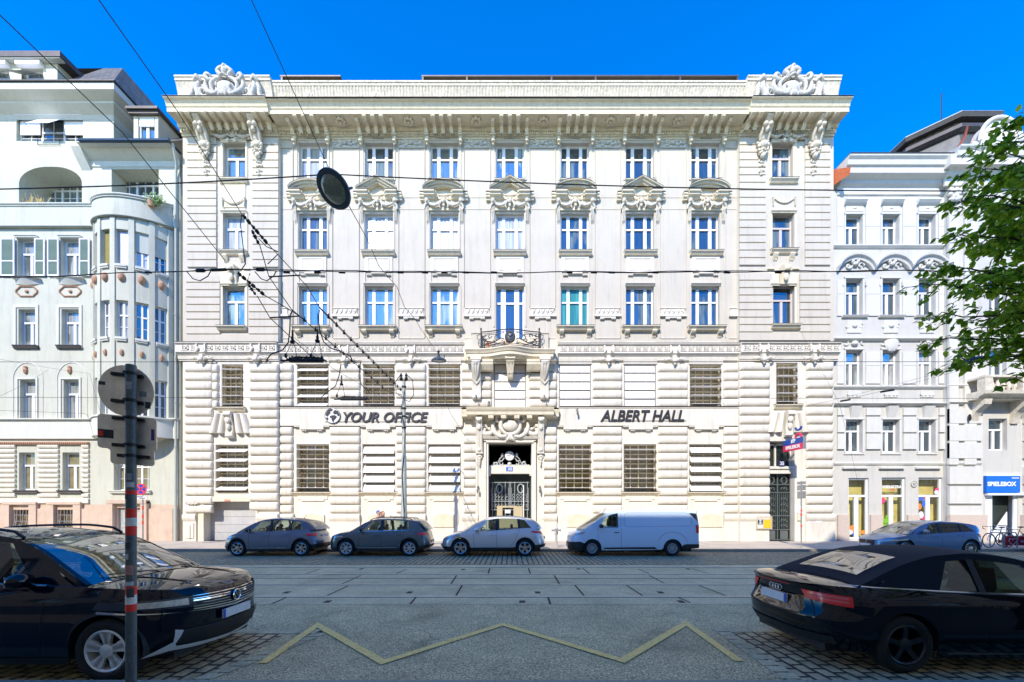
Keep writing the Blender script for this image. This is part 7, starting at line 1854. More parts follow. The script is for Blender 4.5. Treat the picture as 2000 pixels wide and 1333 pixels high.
    for k, xw in enumerate(c.xw):
        for s in (-1, 1):
            yo = c.W-.03; tw_ = .21; q = MB()
            q.lathe([(rr, 0), (rr+.01, -.012), (R_-.045, -.016), (R_-.01, .008), (R_, .04), (R_, tw_-.04), (R_-.01, tw_-.008), (R_-.05, tw_), (rr, tw_)], (0,0,0), 'y', 36, False)
            M = Matrix.Translation((xw, s*yo, R_)) @ Matrix.Diagonal((1, -s, 1, 1))
            q.xf(M); wh = q.build('wheel', RUBBER, root, smooth=50)
            rm_ = MB(); rm_.lathe([(rr+.004, -.002), (rr-.012, -.014), (rr-.03, 0), (rr-.035, .13), (rr-.05, .15)], (0,0,0), 'y', 36, False)
            ns = S.get('spokes', 5); sw = S.get('spokew', .07)
            for j in range(ns):
                for tw2 in S.get('split', (0,)):
                    a = 2*pi*j/ns+.3; f = lambda r, ww, y: [(r*cos(a+tw2*(r/rr))-ww*sin(a), y, r*sin(a+tw2*(r/rr))+ww*cos(a)) for ww in (-ww, ww)]
                    A1, A2 = f(.05, sw*.55, .012); B1, B2 = f(rr-.02, sw*S.get('flare', .62), -.004)
                    vsx = [A1, A2, B2, B1]; rm_.add(vsx+[(x, y+.035, z) for x, y, z in vsx], [(0,1,2,3),(7,6,5,4),(0,4,5,1),(1,5,6,2),(2,6,7,3),(3,7,4,0)])
            rm_.lathe([(0, -.004), (.035, -.004), (.075, .006), (.08, .05)], (0,0,0), 'y', 16)
            rm_.xf(M); rm_.build('rim', S.get('rimmat', ALLOY), wh, smooth=40)
            dk = MB(); dk.lathe([(rr-.02, .12), (0, .12)], (0,0,0), 'y', 24); dk.xf(M); dk.build('brake_disc', DARKP, wh)
    # --- lamps and plates
    for nm, key_, mt in (('tail_lamp', 'tail', REDL), ('headlamp', 'head', LENS)):
        for s in (-1, 1):
            for q, cs in enumerate(S.get(key_, [])):
                mm = cs[4] if len(cs) > 4 else mt; mb = MB(); mb.grid(*c.patch(cs[:4], .012, 14, 4, s)); mb.build(nm, mm, root, smooth=60)
    for (nm, cs, mm, off) in S.get('extra', []):
        if callable(cs): cs = cs(c)
        for s in (-1, 1):
            mb = MB(); mb.grid(*c.patch(cs, off, 12, 3, s)); mb.build(nm, mm, root, smooth=60)
    for rear in (False, True):
        z = S.get('platez', (.45, .75))[1 if rear else 0]
        if z is None: continue
        p = c.surf(c.U[-1] if rear else 0, z); dx = .022 if rear else -.022
        b = MB().box(p.x+dx*.3, p.x+dx, -.26, .26, z-.055, z+.055).build('number_plate', PLATE, root, smooth=0)
        MB().box(p.x+dx, p.x+dx*1.1, *((.255, .215) if rear else (-.255, -.215)), z-.05, z+.05).build('plate_band', mat('plate_blue', (.02, .09, .5), .5), b, smooth=0)
    # --- interior
    if S.get('cabin', True):
        mb = MB()
        for sx in S.get('seats', (xa+.95, xa+1.75)):
            for s in (-1, 1):
                y = s*.36; zb_ = S.get('seatz', .58)
                mb.grid(lambda u, v: (sx+.12*v+.0, y+(-.23+.46*u), zb_-.15+.75*v), 4, 4); mb.slab(lambda u, v: (sx+.15*v-.04*sin(pi*u), y+(-.23+.46*u)*(1-.25*v), zb_-.2+.72*v), 6, 5, (.12, 0, 0)); mb.ell((sx+.2, y, zb_+.62), (.06, .13, .09))
        mb.box(xa+.35, xa+.6, -c.W+.25, c.W-.25, .75, belt(xa+.5)-.0); mb.tube([(xa+.75+.06*cos(a), -.36+.17*cos(a), belt(xa+.7)-.02+.17*sin(a)) for a in [2*pi*k/14 for k in range(15)]], .016, 5)
        mb.build('interior', SEAT, root, smooth=50)
    if S.get('aerial'): xx, h = S['aerial']; mb = MB(); mb.tube([top(xx, 0), (xx+.12, 0, G(xx)+cr+h)], .006, 4); mb.lathe([(.03,0),(.0,.05)], (xx, 0, G(xx)+cr-.01), 'z', 8); mb.build('aerial', BLACK, root)
    if S.get('rails'):
        a, b = S['rails']
        for s in (-1, 1): mb = MB(); mb.tube([(a+(b-a)*k/16, s*(c.yside(a+(b-a)*k/16, G(a+(b-a)*k/16))-.05), G(a+(b-a)*k/16)+.02+.045*min(1, 6*sin(pi*k/16) if k < 16 else 0)) for k in range(17)], .018, 6); mb.build('roof_rail', BLACK, root)
    if S.get('more'): S['more'](c, root, top)
    # place: local x runs from front to rear, local centre moved to the origin
    for o in root.children:
        o.location.x -= c.L/2
    root.location = loc; root.rotation_euler[2] = rz
    return root
def far_x(px_wheel, Yn, xw, L):                       # world x of car centre from its front wheel seen at px
    return X(px_wheel, Yn)-xw+L/2
SIDE = [(.1, .07), (.3, .02), (.55, 0), (.75, .012), (.86, .03), (1.0, .075), (1.2, .14)]
YF = 16.35
def mk(W): return YF+W
# --- grey crossover (first in the row)
S = dict(L=4.12, W=.89, R=.33, xw=(.84, 3.45), af=.85, ar=.62, pf=2.4, pr=2.8, front=[(.2,.12),(.4,.0),(.6,.02),(.72,.10),(.86,.30),(1,.5)], rear=[(.2,.12),(.45,0),(.62,.02),(.85,.12),(1.05,.22)],
    side=SIDE, lowz=[(0,.26),(.6,.22),(1.3,.20),(2.9,.22),(3.6,.26),(4.12,.34)], belt=[(0,.66),(.25,.80),(.6,.90),(1.1,.97),(2,1.0),(3,1.05),(3.6,1.09),(4.12,1.06)], crown=[(0,.0),(.3,.04),(1,.07),(4.12,.03)],
    roof=[(.78,.95),(1.1,1.16),(1.5,1.38),(1.85,1.49),(2.3,1.535),(2.9,1.51),(3.4,1.44),(3.62,1.38),(3.85,1.20),(3.98,1.06)], xa=.80, x1=1.62, x2=3.48, x3=3.96, clad=[(0,.42),(.7,.36),(1.3,.30),(2.8,.30),(3.6,.44),(4.12,.52)], arch=.06,
    paint=paint('paint_slate', (.15, .19, .25), .35), roofmat=paint('paint_roofblue', (.08, .12, .18), .3), glass=[(1.18, 2.12, 1.75, 2.12), (2.18, 2.98, 2.18, 2.98), (3.0, 3.52, 3.0, 3.34)], posts=[(2.1, 2.2, 2.1, 2.2), (2.96, 3.02, 2.96, 3.02)], solid=[(.8, 1.2, 1.2, 1.75), (3.50, 3.98, 3.32, 3.7)],
    sideglass=[CG, CG, CGD], seams=[(1.35, .3, 1.3, .93), (2.15, .3, 2.15, 1.0), (3.0, .62, 3.05, 1.03), (2.15, .3, 1.35, .3), (2.15, .3, 2.8, .32), (2.8, .32, 3.0, .62)], handles=[(2.0, .86), (2.85, .9)], mirror=(1.32, 1.04), mirrormat=DARKP,
    spokes=6, split=(-.14, .14), spokew=.035, tail=[[(4.27, .80), (4.62, .84), (4.62, .98), (4.1, .94)]], head=[[(.62, .66), (1.25, .76), (1.28, .83), (.55, .74)]], aerial=(3.15, .22), platez=(.4, .82),
    extra=[('sill_strip', lambda c: [(c.ux(1.4), .335), (c.ux(2.85), .335), (c.ux(2.85), .36), (c.ux(1.4), .35)], CHROME, .012)])
def tl(c, x0, x1, zz): u0, u1 = c.ux(x0), c.uy(x1, True); return [(u0, zz[0]), (u1, zz[1]), (u1, zz[2]), (u0-.06, zz[3])]
def set_tail(S, xs, yr, zz, xh=None, yh=None, zh=None):
    c = Car(S); S['tail'] = [tl(c, xs, yr, zz)]
    if xh: u0, u1 = c.uy(yh), c.ux(xh); S['head'] = [[(u0, zh[0]), (u1, zh[1]), (u1, zh[2]), (u0, zh[3])]]
set_tail(S, 3.72, .55, (.84, .80, .94, .94), .78, .5, (.66, .78, .85, .75))
build_car('parked_car', 'slate grey crossover hatchback, parked nearest the garage door', 'car', S, (far_x(462, YF, .84, 4.12), YF+.89, 0), 0, 'cars parked along the far kerb')
# --- dark teal compact suv
S = dict(L=4.23, W=.91, R=.335, xw=(.85, 3.44), af=.75, ar=.6, pf=2.8, pr=3.0, front=[(.2,.10),(.4,.0),(.65,.01),(.82,.10),(.95,.28),(1.05,.4)], rear=[(.2,.14),(.45,0),(.7,.03),(.9,.10),(1.1,.2)],
    side=SIDE, lowz=[(0,.24),(.6,.22),(1.3,.20),(2.9,.20),(3.6,.24),(4.23,.34)], belt=[(0,.72),(.2,.86),(.6,.95),(1.1,1.0),(2,1.02),(3,1.05),(3.6,1.07),(4.23,1.05)], crown=[(0,0),(.3,.04),(1,.06),(4.2,.03)],
    roof=[(.98,1.0),(1.3,1.20),(1.65,1.40),(1.95,1.49),(2.4,1.53),(3.0,1.51),(3.5,1.46),(3.8,1.40),(4.0,1.22),(4.12,1.04)], xa=1.0, x1=1.78, x2=3.62, x3=4.1, clad=[(0,.40),(.7,.34),(1.3,.32),(2.8,.32),(3.6,.40),(4.23,.46)], arch=.06,
    paint=paint('paint_darkteal', (.085, .13, .15), .35), glass=[(1.4, 2.25, 1.9, 2.25), (2.32, 3.15, 2.32, 3.25), (3.2, 3.42, 3.3, 3.4)], posts=[(2.22, 2.35, 2.22, 2.35), (3.13, 3.2, 3.23, 3.3)], solid=[(1.0, 1.42, 1.35, 1.9), (3.38, 4.12, 3.38, 3.75)],
    sideglass=[CG, CG, CGD], seams=[(1.4, .3, 1.35, .95), (2.28, .3, 2.28, 1.0), (3.1, .6, 3.2, 1.02), (2.28, .3, 1.4, .3), (2.28, .3, 2.85, .32), (2.85, .32, 3.1, .6)], handles=[(2.1, .87), (3.0, .9)], mirror=(1.5, 1.06), mirrormat=DARKP,
    spokes=7, split=(-.12, .12), spokew=.032, aerial=(3.45, .08), rails=(1.75, 3.5), platez=(.42, .58), trim=(1.3, 3.4), rimmat=mat('alloy_white', (.62, .62, .62), .35, .6))
set_tail(S, 3.83, .5, (.86, .86, .96, .96), .72, .5, (.72, .78, .85, .82))
S['extra'] = [('sill_strip', lambda c: [(c.ux(1.35), .345), (c.ux(2.95), .345), (c.ux(2.95), .375), (c.ux(1.35), .365)], GALV, .012)]
build_car('parked_car', 'dark teal compact suv with roof rails, second of the kerbside row, two pedestrians behind it', 'car', S, (far_x(675, YF, .85, 4.23), YF+.91, 0), 0, 'cars parked along the far kerb')
# --- silver suv
S = dict(L=4.41, W=.91, R=.345, xw=(.88, 3.52), af=.85, ar=.66, pf=2.4, pr=2.6, front=[(.2,.12),(.4,.0),(.62,.02),(.78,.14),(.9,.32),(1,.5)], rear=[(.2,.16),(.45,0),(.7,.04),(.95,.14),(1.15,.26)],
    side=SIDE, lowz=[(0,.26),(.6,.24),(1.3,.24),(2.9,.26),(3.6,.28),(4.4,.38)], belt=[(0,.68),(.25,.82),(.6,.91),(1.2,.98),(2,1.03),(3,1.10),(3.7,1.16),(4.41,1.10)], crown=[(0,0),(.3,.04),(1,.07),(4.4,.03)],
    roof=[(1.0,1.0),(1.3,1.18),(1.7,1.40),(2.05,1.54),(2.5,1.60),(3.1,1.585),(3.6,1.52),(3.9,1.42),(4.1,1.26),(4.25,1.08)], xa=1.02, x1=1.9, x2=3.75, x3=4.22, clad=[(0,.38),(.7,.40),(1.3,.36),(2.8,.36),(3.6,.44),(4.41,.50)], arch=.045,
    paint=paint('paint_silver', (.66, .68, .70), .45, .3), glass=[(1.42, 2.33, 2.02, 2.33), (2.40, 3.28, 2.40, 3.22), (3.32, 3.85, 3.28, 3.5)], posts=[(2.3, 2.42, 2.3, 2.42), (3.26, 3.34, 3.2, 3.3)], solid=[(1.0, 1.44, 1.4, 2.0), (3.8, 4.26, 3.48, 3.95)],
    sideglass=[CG, CG, CGD], seams=[(1.45, .36, 1.4, .95), (2.36, .36, 2.36, 1.04), (3.1, .62, 3.3, 1.1), (2.36, .36, 1.45, .36), (2.36, .36, 2.9, .38), (2.9, .38, 3.1, .62)], handles=[(2.2, .88), (3.12, .93)], mirror=(1.55, 1.07), spokes=5, split=(-.16, .16), spokew=.05, platez=(.42, .72))
set_tail(S, 3.82, .45, (.98, .88, 1.02, 1.04), .85, .5, (.68, .80, .90, .80))
build_car('parked_car', 'silver rounded suv parked in front of the clock portal', 'car', S, (far_x(899, YF, .88, 4.41), YF+.91, 0), 0, 'cars parked along the far kerb')
# --- white van
S = dict(L=5.31, W=.96, R=.33, xw=(.90, 4.18), af=.70, ar=.18, pf=2.6, pr=6, front=[(.2,.06),(.5,.0),(.75,.02),(.95,.12),(1.1,.35),(1.2,.6)], rear=[(.2,.02),(.45,0),(1.3,.02),(1.9,.08)],
    side=[(.1,.07),(.3,.02),(.6,0),(.9,.015),(1.1,.03),(1.9,.13)], lowz=[(0,.22),(.8,.22),(1.4,.24),(3.4,.26),(4.6,.3),(5.3,.34)], belt=[(0,.80),(.2,.95),(.5,1.05),(.9,1.13),(1.3,1.17),(5.31,1.17)], crown=[(0,0),(.3,.04),(1,.08),(5.3,.03)],
    roof=[(.55,1.08),(.8,1.24),(1.2,1.52),(1.5,1.73),(1.75,1.84),(2.1,1.89),(3.5,1.90),(5.0,1.885),(5.2,1.86),(5.29,1.17)], xa=.60, x1=1.55, x2=5.12, x3=5.29, tumble=.13, roofcrown=.03, rail=.12, rg=(5.20, 5.28, .8), wscurve=.2,
    clad=[(0,.56),(.45,.60),(.58,.45),(.7,.3),(.9,.3),(1.5,.24),(4.4,.3),(4.7,.5),(5.3,.5)], arch=.0, paint=paint('paint_white', (.68, .82, .95), 0, .35), glass=[(1.15, 1.98, 1.42, 1.98)], posts=[], solid=[(.6, 1.17, 1.1, 1.44), (1.97, 5.29, 1.97, 5.26)],
    seams=[(1.2, .3, 1.12, 1.1), (2.08, .3, 2.08, 1.15), (2.08, 1.15, 2.08, 1.16)], handles=[(1.9, .98)], mirror=(1.25, 1.22), mirrormat=DARKP, handlemat=DARKP, spokes=12, spokew=.03, rimk=.62, rimmat=mat('steel_wheel', (.42, .43, .44), .5, .5), platez=(.4, .8), aerial=(1.55, .2), seats=(1.75,), seatz=.9)
c_ = Car(S); S['tail'] = [[(c_.ux(5.14), .95), (c_.uy(.85, True), .95), (c_.uy(.85, True), 1.28), (c_.ux(5.14), 1.28)]]
S['head'] = [[(c_.uy(.62), .80), (c_.ux(.52), .92), (c_.ux(.6), 1.02), (c_.uy(.6), .90)]]
def vanmore(c, root, top):
    for s in (-1, 1):
        mb = MB(); q = lambda x, z: (x, s*(c.yside(x, z)+.003), z)
        P = [(2.25,1.25),(2.25,1.72),(2.35,1.78),(4.75,1.78),(4.95,1.72),(5.0,1.3),(4.9,1.24),(2.35,1.2),(2.25,1.25)]
        mb.tube([q(*p) for p in P], .006, 4); mb.tube([(p.x, s*p.y, p.z) for p in [c.surf(c.ux(4.18+.62*cos(a)), min(1.12, .45+.55*sin(a)), .003) for a in [pi*k/12 for k in range(1, 12)]]], .008, 4)
        mb.tube([q(2.08, 1.18+.6*k/4) for k in range(5)], .005, 4)
        mb.build('pressed_line', mat('seam_grey', (.25, .29, .33), .5), root)
        mb = MB(); mb.grid(*c.patch([(c.ux(1.32), .30), (c.ux(3.55), .30), (c.ux(3.45), .38), (c.ux(1.42), .36)], .012, 12, 2, s)); mb.build('sill_guard', DARKP, root)
S['more'] = vanmore
build_car('delivery_van', 'plain white long panel van with black bumpers parked right of the hydrant', 'van', S, (far_x(1157, YF, .90, 5.31), YF+.96, 0), 0)
# --- grey blue hatchback at right, partly hidden by the convertible
S = dict(L=4.32, W=.90, R=.33, xw=(.86, 3.53), af=.95, ar=.62, pf=2.3, pr=2.7, front=[(.2,.10),(.4,.0),(.6,.02),(.72,.14),(.82,.34),(.95,.6)], rear=[(.2,.14),(.45,0),(.7,.05),(.95,.14),(1.1,.26)],
    side=SIDE, lowz=[(0,.22),(.6,.18),(1.3,.17),(2.9,.18),(3.6,.2),(4.3,.3)], belt=[(0,.60),(.25,.72),(.6,.80),(1.2,.88),(2,.93),(3,.98),(3.7,1.02),(4.32,.98)], crown=[(0,0),(.3,.04),(1,.08),(4.3,.03)],
    roof=[(1.0,.90),(1.35,1.10),(1.75,1.28),(2.1,1.37),(2.5,1.41),(3.1,1.385),(3.6,1.32),(3.95,1.24),(4.1,1.10),(4.22,.97)], xa=1.02, x1=1.95, x2=3.75, x3=4.2, clad=[(0,.28),(.7,.22),(1.3,.22),(2.8,.22),(3.6,.24),(4.3,.36)], arch=.0,
    paint=paint('paint_greyblue', (.08, .20, .38), .4), glass=[(1.45, 2.3, 2.08, 2.3), (2.38, 3.2, 2.38, 3.2), (3.24, 3.8, 3.22, 3.45)], posts=[(2.28, 2.4, 2.28, 2.4), (3.18, 3.26, 3.18, 3.24)], solid=[(1.0, 1.47, 1.45, 2.06), (3.78, 4.24, 3.42, 3.95)],
    sideglass=[CG, CGD, CGD], seams=[(1.45, .3, 1.4, .88), (2.34, .3, 2.34, .95), (3.15, .6, 3.25, .98)], handles=[(2.15, .82), (3.05, .86)], mirror=(1.62, 1.0), mirrormat=GALV, spokes=10, spokew=.018, platez=(.42, .6), trim=(1.3, 3.8), trimmat=DARKP)
set_tail(S, 3.9, .5, (.80, .76, .90, .92), .95, .45, (.56, .66, .73, .65))
def bmore(c, root, top):
    for s in (-1, 1): mb = MB(); mb.grid(*c.patch([(c.uy(.04), .42), (c.uy(.34), .42), (c.uy(.36), .64), (c.uy(.02), .64)], .012, 8, 4, s)); mb.build('grille', DARKP, root)
S['more'] = bmore
build_car('parked_car', 'grey blue hatchback parked before the shop windows, partly hidden by the black convertible', 'car', S, (far_x(1898, YF, 3.53, 4.32), YF+.9, 0), 0, 'cars parked along the far kerb')
# --- next car, only its nose in view at the right edge
S2 = dict(S); S2['paint'] = paint('paint_darkblue', (.02, .035, .05)); S2['more'] = None
build_car('parked_car', 'dark blue car cut off by the right edge behind the bicycles', 'car', S2, (22.75+4.32/2, YF+.9, 0), 0, 'cars parked along the far kerb')

# --- near black suv (faces right: built facing -x, turned 180 degrees)
PB = mat('paint_black', (.003, .004, .010), .10, 0, coat=1, spec=0)
YN = 4.36
S = dict(L=4.51, W=.92, R=.355, RA=.40, xw=(.79, 3.47), af=.85, ar=.6, pf=2.6, pr=3.2, front=[(.2,.16),(.35,.05),(.5,.0),(.78,.0),(.90,.02),(.98,.07),(1.1,.20)], rear=[(.2,.12),(.45,0),(.7,.02),(1.1,.16)],
    side=[(.1,.08),(.3,.03),(.5,.008),(.62,.0),(.78,.018),(.90,.022),(.98,.05),(1.1,.10)], lowz=[(0,.28),(.6,.22),(1.3,.20),(2.9,.20),(3.7,.24),(4.5,.34)], belt=[(0,.93),(.12,.975),(.4,1.01),(.9,1.04),(1.5,1.06),(3,1.09),(4.51,1.09)], crown=[(0,0),(.12,.025),(.4,.05),(1,.065),(4.5,.03)],
    roof=[(1.08,1.06),(1.4,1.24),(1.8,1.46),(2.15,1.58),(2.6,1.625),(3.3,1.61),(3.9,1.55),(4.2,1.40),(4.4,1.12)], xa=1.10, x1=2.02, x2=3.9, x3=4.38, clad=[(0,.34),(.6,.30),(1.3,.28),(2.9,.28),(3.7,.30),(4.5,.40)], arch=.045,
    paint=PB, glass=[(1.55, 2.5, 2.15, 2.5), (2.57, 3.5, 2.57, 3.5), (3.54, 3.95, 3.54, 3.8)], posts=[(2.47, 2.6, 2.47, 2.6), (3.48, 3.56, 3.48, 3.56)], solid=[(1.08, 1.57, 1.5, 2.13), (3.9, 4.42, 3.78, 4.1)], sideglass=[clear_glass('near_glass', (.35, .42, .38), .08)]*3,
    seams=[(1.5, .3, 1.46, 1.0), (2.53, .3, 2.53, 1.05), (3.4, .7, 3.5, 1.06), (2.53, .3, 1.5, .3)], handles=[(2.3, .92), (3.25, .94)], mirror=(1.68, 1.11), spokes=5, spokew=.042, flare=1.15, split=(-.13, .13), rimk=.66, platez=(None, .75), rails=(2.05, 3.85), trim=(1.5, 3.95),
    rimmat=mat('alloy_cream', (.88, .86, .78), .3, .3))
c_ = Car(S)
S['head'] = [[(c_.uy(.56), .77), (c_.ux(.92), .81), (c_.ux(.86), .89), (c_.uy(.56), .895), LENSD]]
S['tail'] = [tl(c_, 3.9, .5, (.88, .88, 1.0, 1.0))]
def tigmore(c, root, top):
    E = lambda nm, cs, m, off, nu=16, nv=3: [MB().grid(*c.patch(cs, off, nu, nv, s)).build(nm, m, root, smooth=60) for s in (-1, 1)]
    E('grille', [(0, .68), (c.uy(.56), .74), (c.uy(.56), .89), (0, .90)], DARKP, .008)
    for z, d in ((.705, .007), (.74, .004), (.775, .004), (.81, .009), (.84, .004), (.875, .004)):
        E('grille_bar', [(0, z), (c.uy(.56), z+.03*(1-(z-.7)*3)), (c.uy(.56), z+.03*(1-(z-.7)*3)+d*1.6), (0, z+d*1.6)], CHROME, .020, 16, 1)
    E('headlamp_unit', [(c.uy(.60), .80), (c.ux(.58), .81), (c.ux(.55), .87), (c.uy(.6), .875)], mat('lamp_reflector', (.9, .86, .70), .2, .3, var=.4, scale=16), .016)
    E('chrome_strip', [(0, .668), (c.ux(.86), .795), (c.ux(.86), .768), (0, .69)], CHROME, .024, 30, 1)
    E('lower_intake', [(0, .30), (c.uy(.72), .36), (c.uy(.66), .52), (0, .51)], DARKP, .012)
    for z in (.34, .38, .42, .46): E('intake_bar', [(0, z), (c.uy(.68), z+.03), (c.uy(.68), z+.036), (0, z+.006)], BLACK, .022, 12, 1)
    BT = mat('bumper_silver', (.72, .72, .72), .35, .1)
    E('bumper_trim', [(0, .245), (c.uy(.74), .30), (c.uy(.70), .345), (0, .29)], BT, .03)
    E('bumper_trim', [(c.uy(.66), .31), (c.ux(.42), .25), (c.ux(.36), .29), (c.uy(.70), .40)], BT, .03)
    E('bumper_trim', [(c.uy(.70), .32), (c.ux(.20), .42), (c.uy(.70), .54), (c.uy(.64), .52)], BT, .028)
    p = c.surf(0, .60); b = MB().box(p.x-.045, p.x-.03, -.26, .26, .545, .655).build('number_plate', PLATE, root, smooth=0)
    MB().box(p.x-.047, p.x-.0445, .215, .26, .545, .655).build('plate_band', mat('plate_blue', (.02, .09, .5), .5), b, smooth=0)
    p = c.surf(0, .795); mb = MB(); mb.tube([(p.x-.04, .068*cos(a), .795+.068*sin(a)) for a in [2*pi*k/20 for k in range(21)]], .007, 6)
    for P in ([(-.035,.05),(0,-.0),(.035,.05)], [(-.058,.03),(-.028,-.052),(0,.0),(.028,-.052),(.058,.03)]): mb.tube([(p.x-.042, y, .795+z) for y, z in P], .006, 5)
    em = mb.build('emblem', CHROME, root); MB().lathe([(0,0),(.066,0),(.066,.02),(0,.02)], (p.x-.036, 0, .795), 'x', 24).build('emblem_disc', DARKP, em)
    mb = MB()
    for s in (-1, 1): mb.tube([(a, s*.40*(1+.12*(a-.5)), belt_ if False else pw(c.S['belt'], a)+pw(c.S['crown'], a)*.86+.002) for a in (.25, .5, .8, 1.05)], .006, 5)
    mb.build('bonnet_crease', PB, root)
    q = c.surf(c.ux(1.38), .78, .004)
    for s in (-1,): MB().box(q.x-.03, q.x+.03, s*q.y-.003, s*q.y, .73, .83).build('door_sticker', mat('sticker_pale', (.5, .5, .45), .6), root, smooth=0)
    mb = MB(); mb.box(.32, .36, -.5, -.44, .9, .9); 
    for y0_, y1_ in ((-.65, .0), (.05, .7)): mb.tube([top(1.06, y0_/1.0, .03), top(1.10, (y0_+.1), .05), top(1.16, y1_, .03)], .008, 5)
    mb.build('wiper', BLACK, root)
S['more'] = tigmore
build_car('parked_car', 'black suv with chrome grille bars, close up behind the red and white signpost', 'car', S, (-4.45-(4.51/2-.79), YN+.92, 0), pi)
# --- near black convertible (faces right)
PC = mat('paint_convertible', (.003, .003, .007), .08, 0, coat=1, spec=0)
CANV = mat('canvas_roof', (.008, .010, .018), .95, bump=.2, bscale=300)
YC = 4.62
L_ = 4.63
S = dict(L=L_, W=.925, R=.335, RA=.375, xw=(.88, 3.63), af=.85, ar=.72, pf=2.8, pr=2.7, front=[(.2,.16),(.5,.0),(.7,.02),(.85,.15)], rear=[(.15,.22),(.3,.10),(.45,.02),(.6,.0),(.68,.05),(.8,.085),(.92,.09),(.97,.06),(1.02,.10)],
    side=[(.1,.08),(.3,.03),(.5,.0),(.62,.004),(.72,.012),(.78,.006),(.85,.02),(.92,.06),(1.0,.12)], lowz=[(0,.2),(.6,.18),(1.3,.16),(2.9,.17),(3.7,.2),(4.63,.30)], belt=[(0,.66),(.4,.78),(1.1,.88),(2,.90),(3,.93),(3.6,.96),(4.2,.985),(4.5,.99),(4.63,.975)], crown=[(0,0),(.4,.05),(1.2,.06),(3.5,.05),(4.3,.035),(4.63,.0)],
    roof=[(1.15,.90),(1.5,1.10),(1.9,1.26),(2.2,1.33),(2.6,1.365),(3.0,1.34),(3.4,1.25),(3.75,1.12),(4.08,.985)], xa=1.17, x1=2.02, x2=3.15, x3=4.08, roofcrown=.045, rail=.07, tumble=.42, step=.05, rg=(3.34, 3.90, .68), rgcurve=-.08, rearglass=WSG,
    paint=PC, roofmat=CANV, pillarmat=PC, glass=[(1.6, 2.62, 2.12, 2.62), (2.66, 3.22, 2.66, 2.95)], sideglass=[clear_glass('tinted_glass', (.20, .36, .28), .12)]*2, posts=[(2.60, 2.68, 2.60, 2.68)], solid=[(1.15, 1.62, 1.6, 2.1), (3.16, 4.1, 2.9, 3.6)],
    seams=[(1.5, .3, 1.46, .85), (2.72, .3, 2.75, .9)], handles=[(2.55, .78)], mirror=(1.75, .98), spokes=5, spokew=.05, rimk=.7, rimmat=ALLOYD, platez=(.4, None), trim=(1.5, 4.0), aerial=None)
def audmore(c, root, top):
    E = lambda nm, cs, m, off, nu=16, nv=3, sgs=(-1, 1): [MB().grid(*c.patch(cs, off, nu, nv, s)).build(nm, m, root, smooth=60) for s in sgs]
    R0 = c.U[-1]; u = lambda y: c.uy(y, True)
    E('tail_lamp', [(c.ux(4.25), .76), (u(.50), .80), (u(.44), .90), (c.ux(4.25), .885)], REDL, .012, 20, 4)
    E('lamp_strip', [(c.ux(4.29), .80), (u(.50), .825), (u(.52), .845), (c.ux(4.29), .83)], mat('lamp_inner', (.9, .10, .10), .2, coat=1), .017, 16, 1)
    E('lamp_strip', [(c.ux(4.29), .845), (u(.52), .865), (u(.52), .88), (c.ux(4.29), .87)], mat('lamp_inner', (.9, .10, .10), .2, coat=1), .017, 16, 1)
    E('boot_recess', [(R0, .60), (u(.50), .62), (u(.40), .80), (R0, .80)], mat('gloss_black', (.004, .004, .005), .08, coat=1), .004)
    E('boot_lip', [(R0, .945), (u(.80), .93), (u(.78), .965), (R0, .985)], PC, .03)
    E('brake_lamp', [(R0, .93), (u(.30), .93), (u(.30), .945), (R0, .945)], REDL, .034, 8, 1)
    E('boot_seam', [(R0, .585), (u(.66), .605), (u(.66), .613), (R0, .593)], SEAM, .004, 12, 1); E('boot_seam', [(u(.655), .605), (u(.64), .605), (u(.48), .93), (u(.495), .93)], SEAM, .006, 1, 8)
    E('bumper_lower', [(R0, .28), (u(.80), .30), (u(.78), .40), (R0, .40)], DARKP, .012)
    p = c.surf(R0, .74); b = MB().box(p.x+.006, p.x+.03, -.26, .26, .685, .795).build('number_plate', PLATE, root, smooth=0)
    MB().box(p.x+.0295, p.x+.032, .215, .26, .685, .795).build('plate_band', mat('plate_blue', (.02, .09, .5), .5), b, smooth=0)
    p = c.surf(R0, .855); mb = MB()
    for k in range(4): mb.tube([(p.x+.014, (k-1.5)*.058+.038*cos(a), .855+.038*sin(a)) for a in [2*pi*j/18 for j in range(19)]], .0055, 5)
    mb.build('emblem', CHROME, root)
    for s in (-1, 1): mb = MB(); mb.tube([(1.45+.1*k, s*(c.wb(1.45+.1*k)+.045), pw(c.S['belt'], 1.45+.1*k)+.01) for k in range(26)]+[(4.2, s*.62, .99), (4.24, s*.3, 1.0), (4.24, 0, 1.005)], .013, 6); mb.build('waist_trim', CHROME, root)
    mb = MB()
    for s in (-1, 1):
        q0 = c.surf(c.ux(1.4), .21, .012); mb.tube([(p.x, s*p.y, p.z) for p in [c.surf(c.ux(1.35+1.8*k/10), .235, .012) for k in range(11)]], .008, 5)
    mb.build('sill_trim', CHROME, root)
S['more'] = audmore
build_car('convertible_car', 'black convertible with closed fabric roof and red tail lamps, close up at the right', 'car', S, (4.50-.93+L_/2+.0, YC+.925, 0), pi)
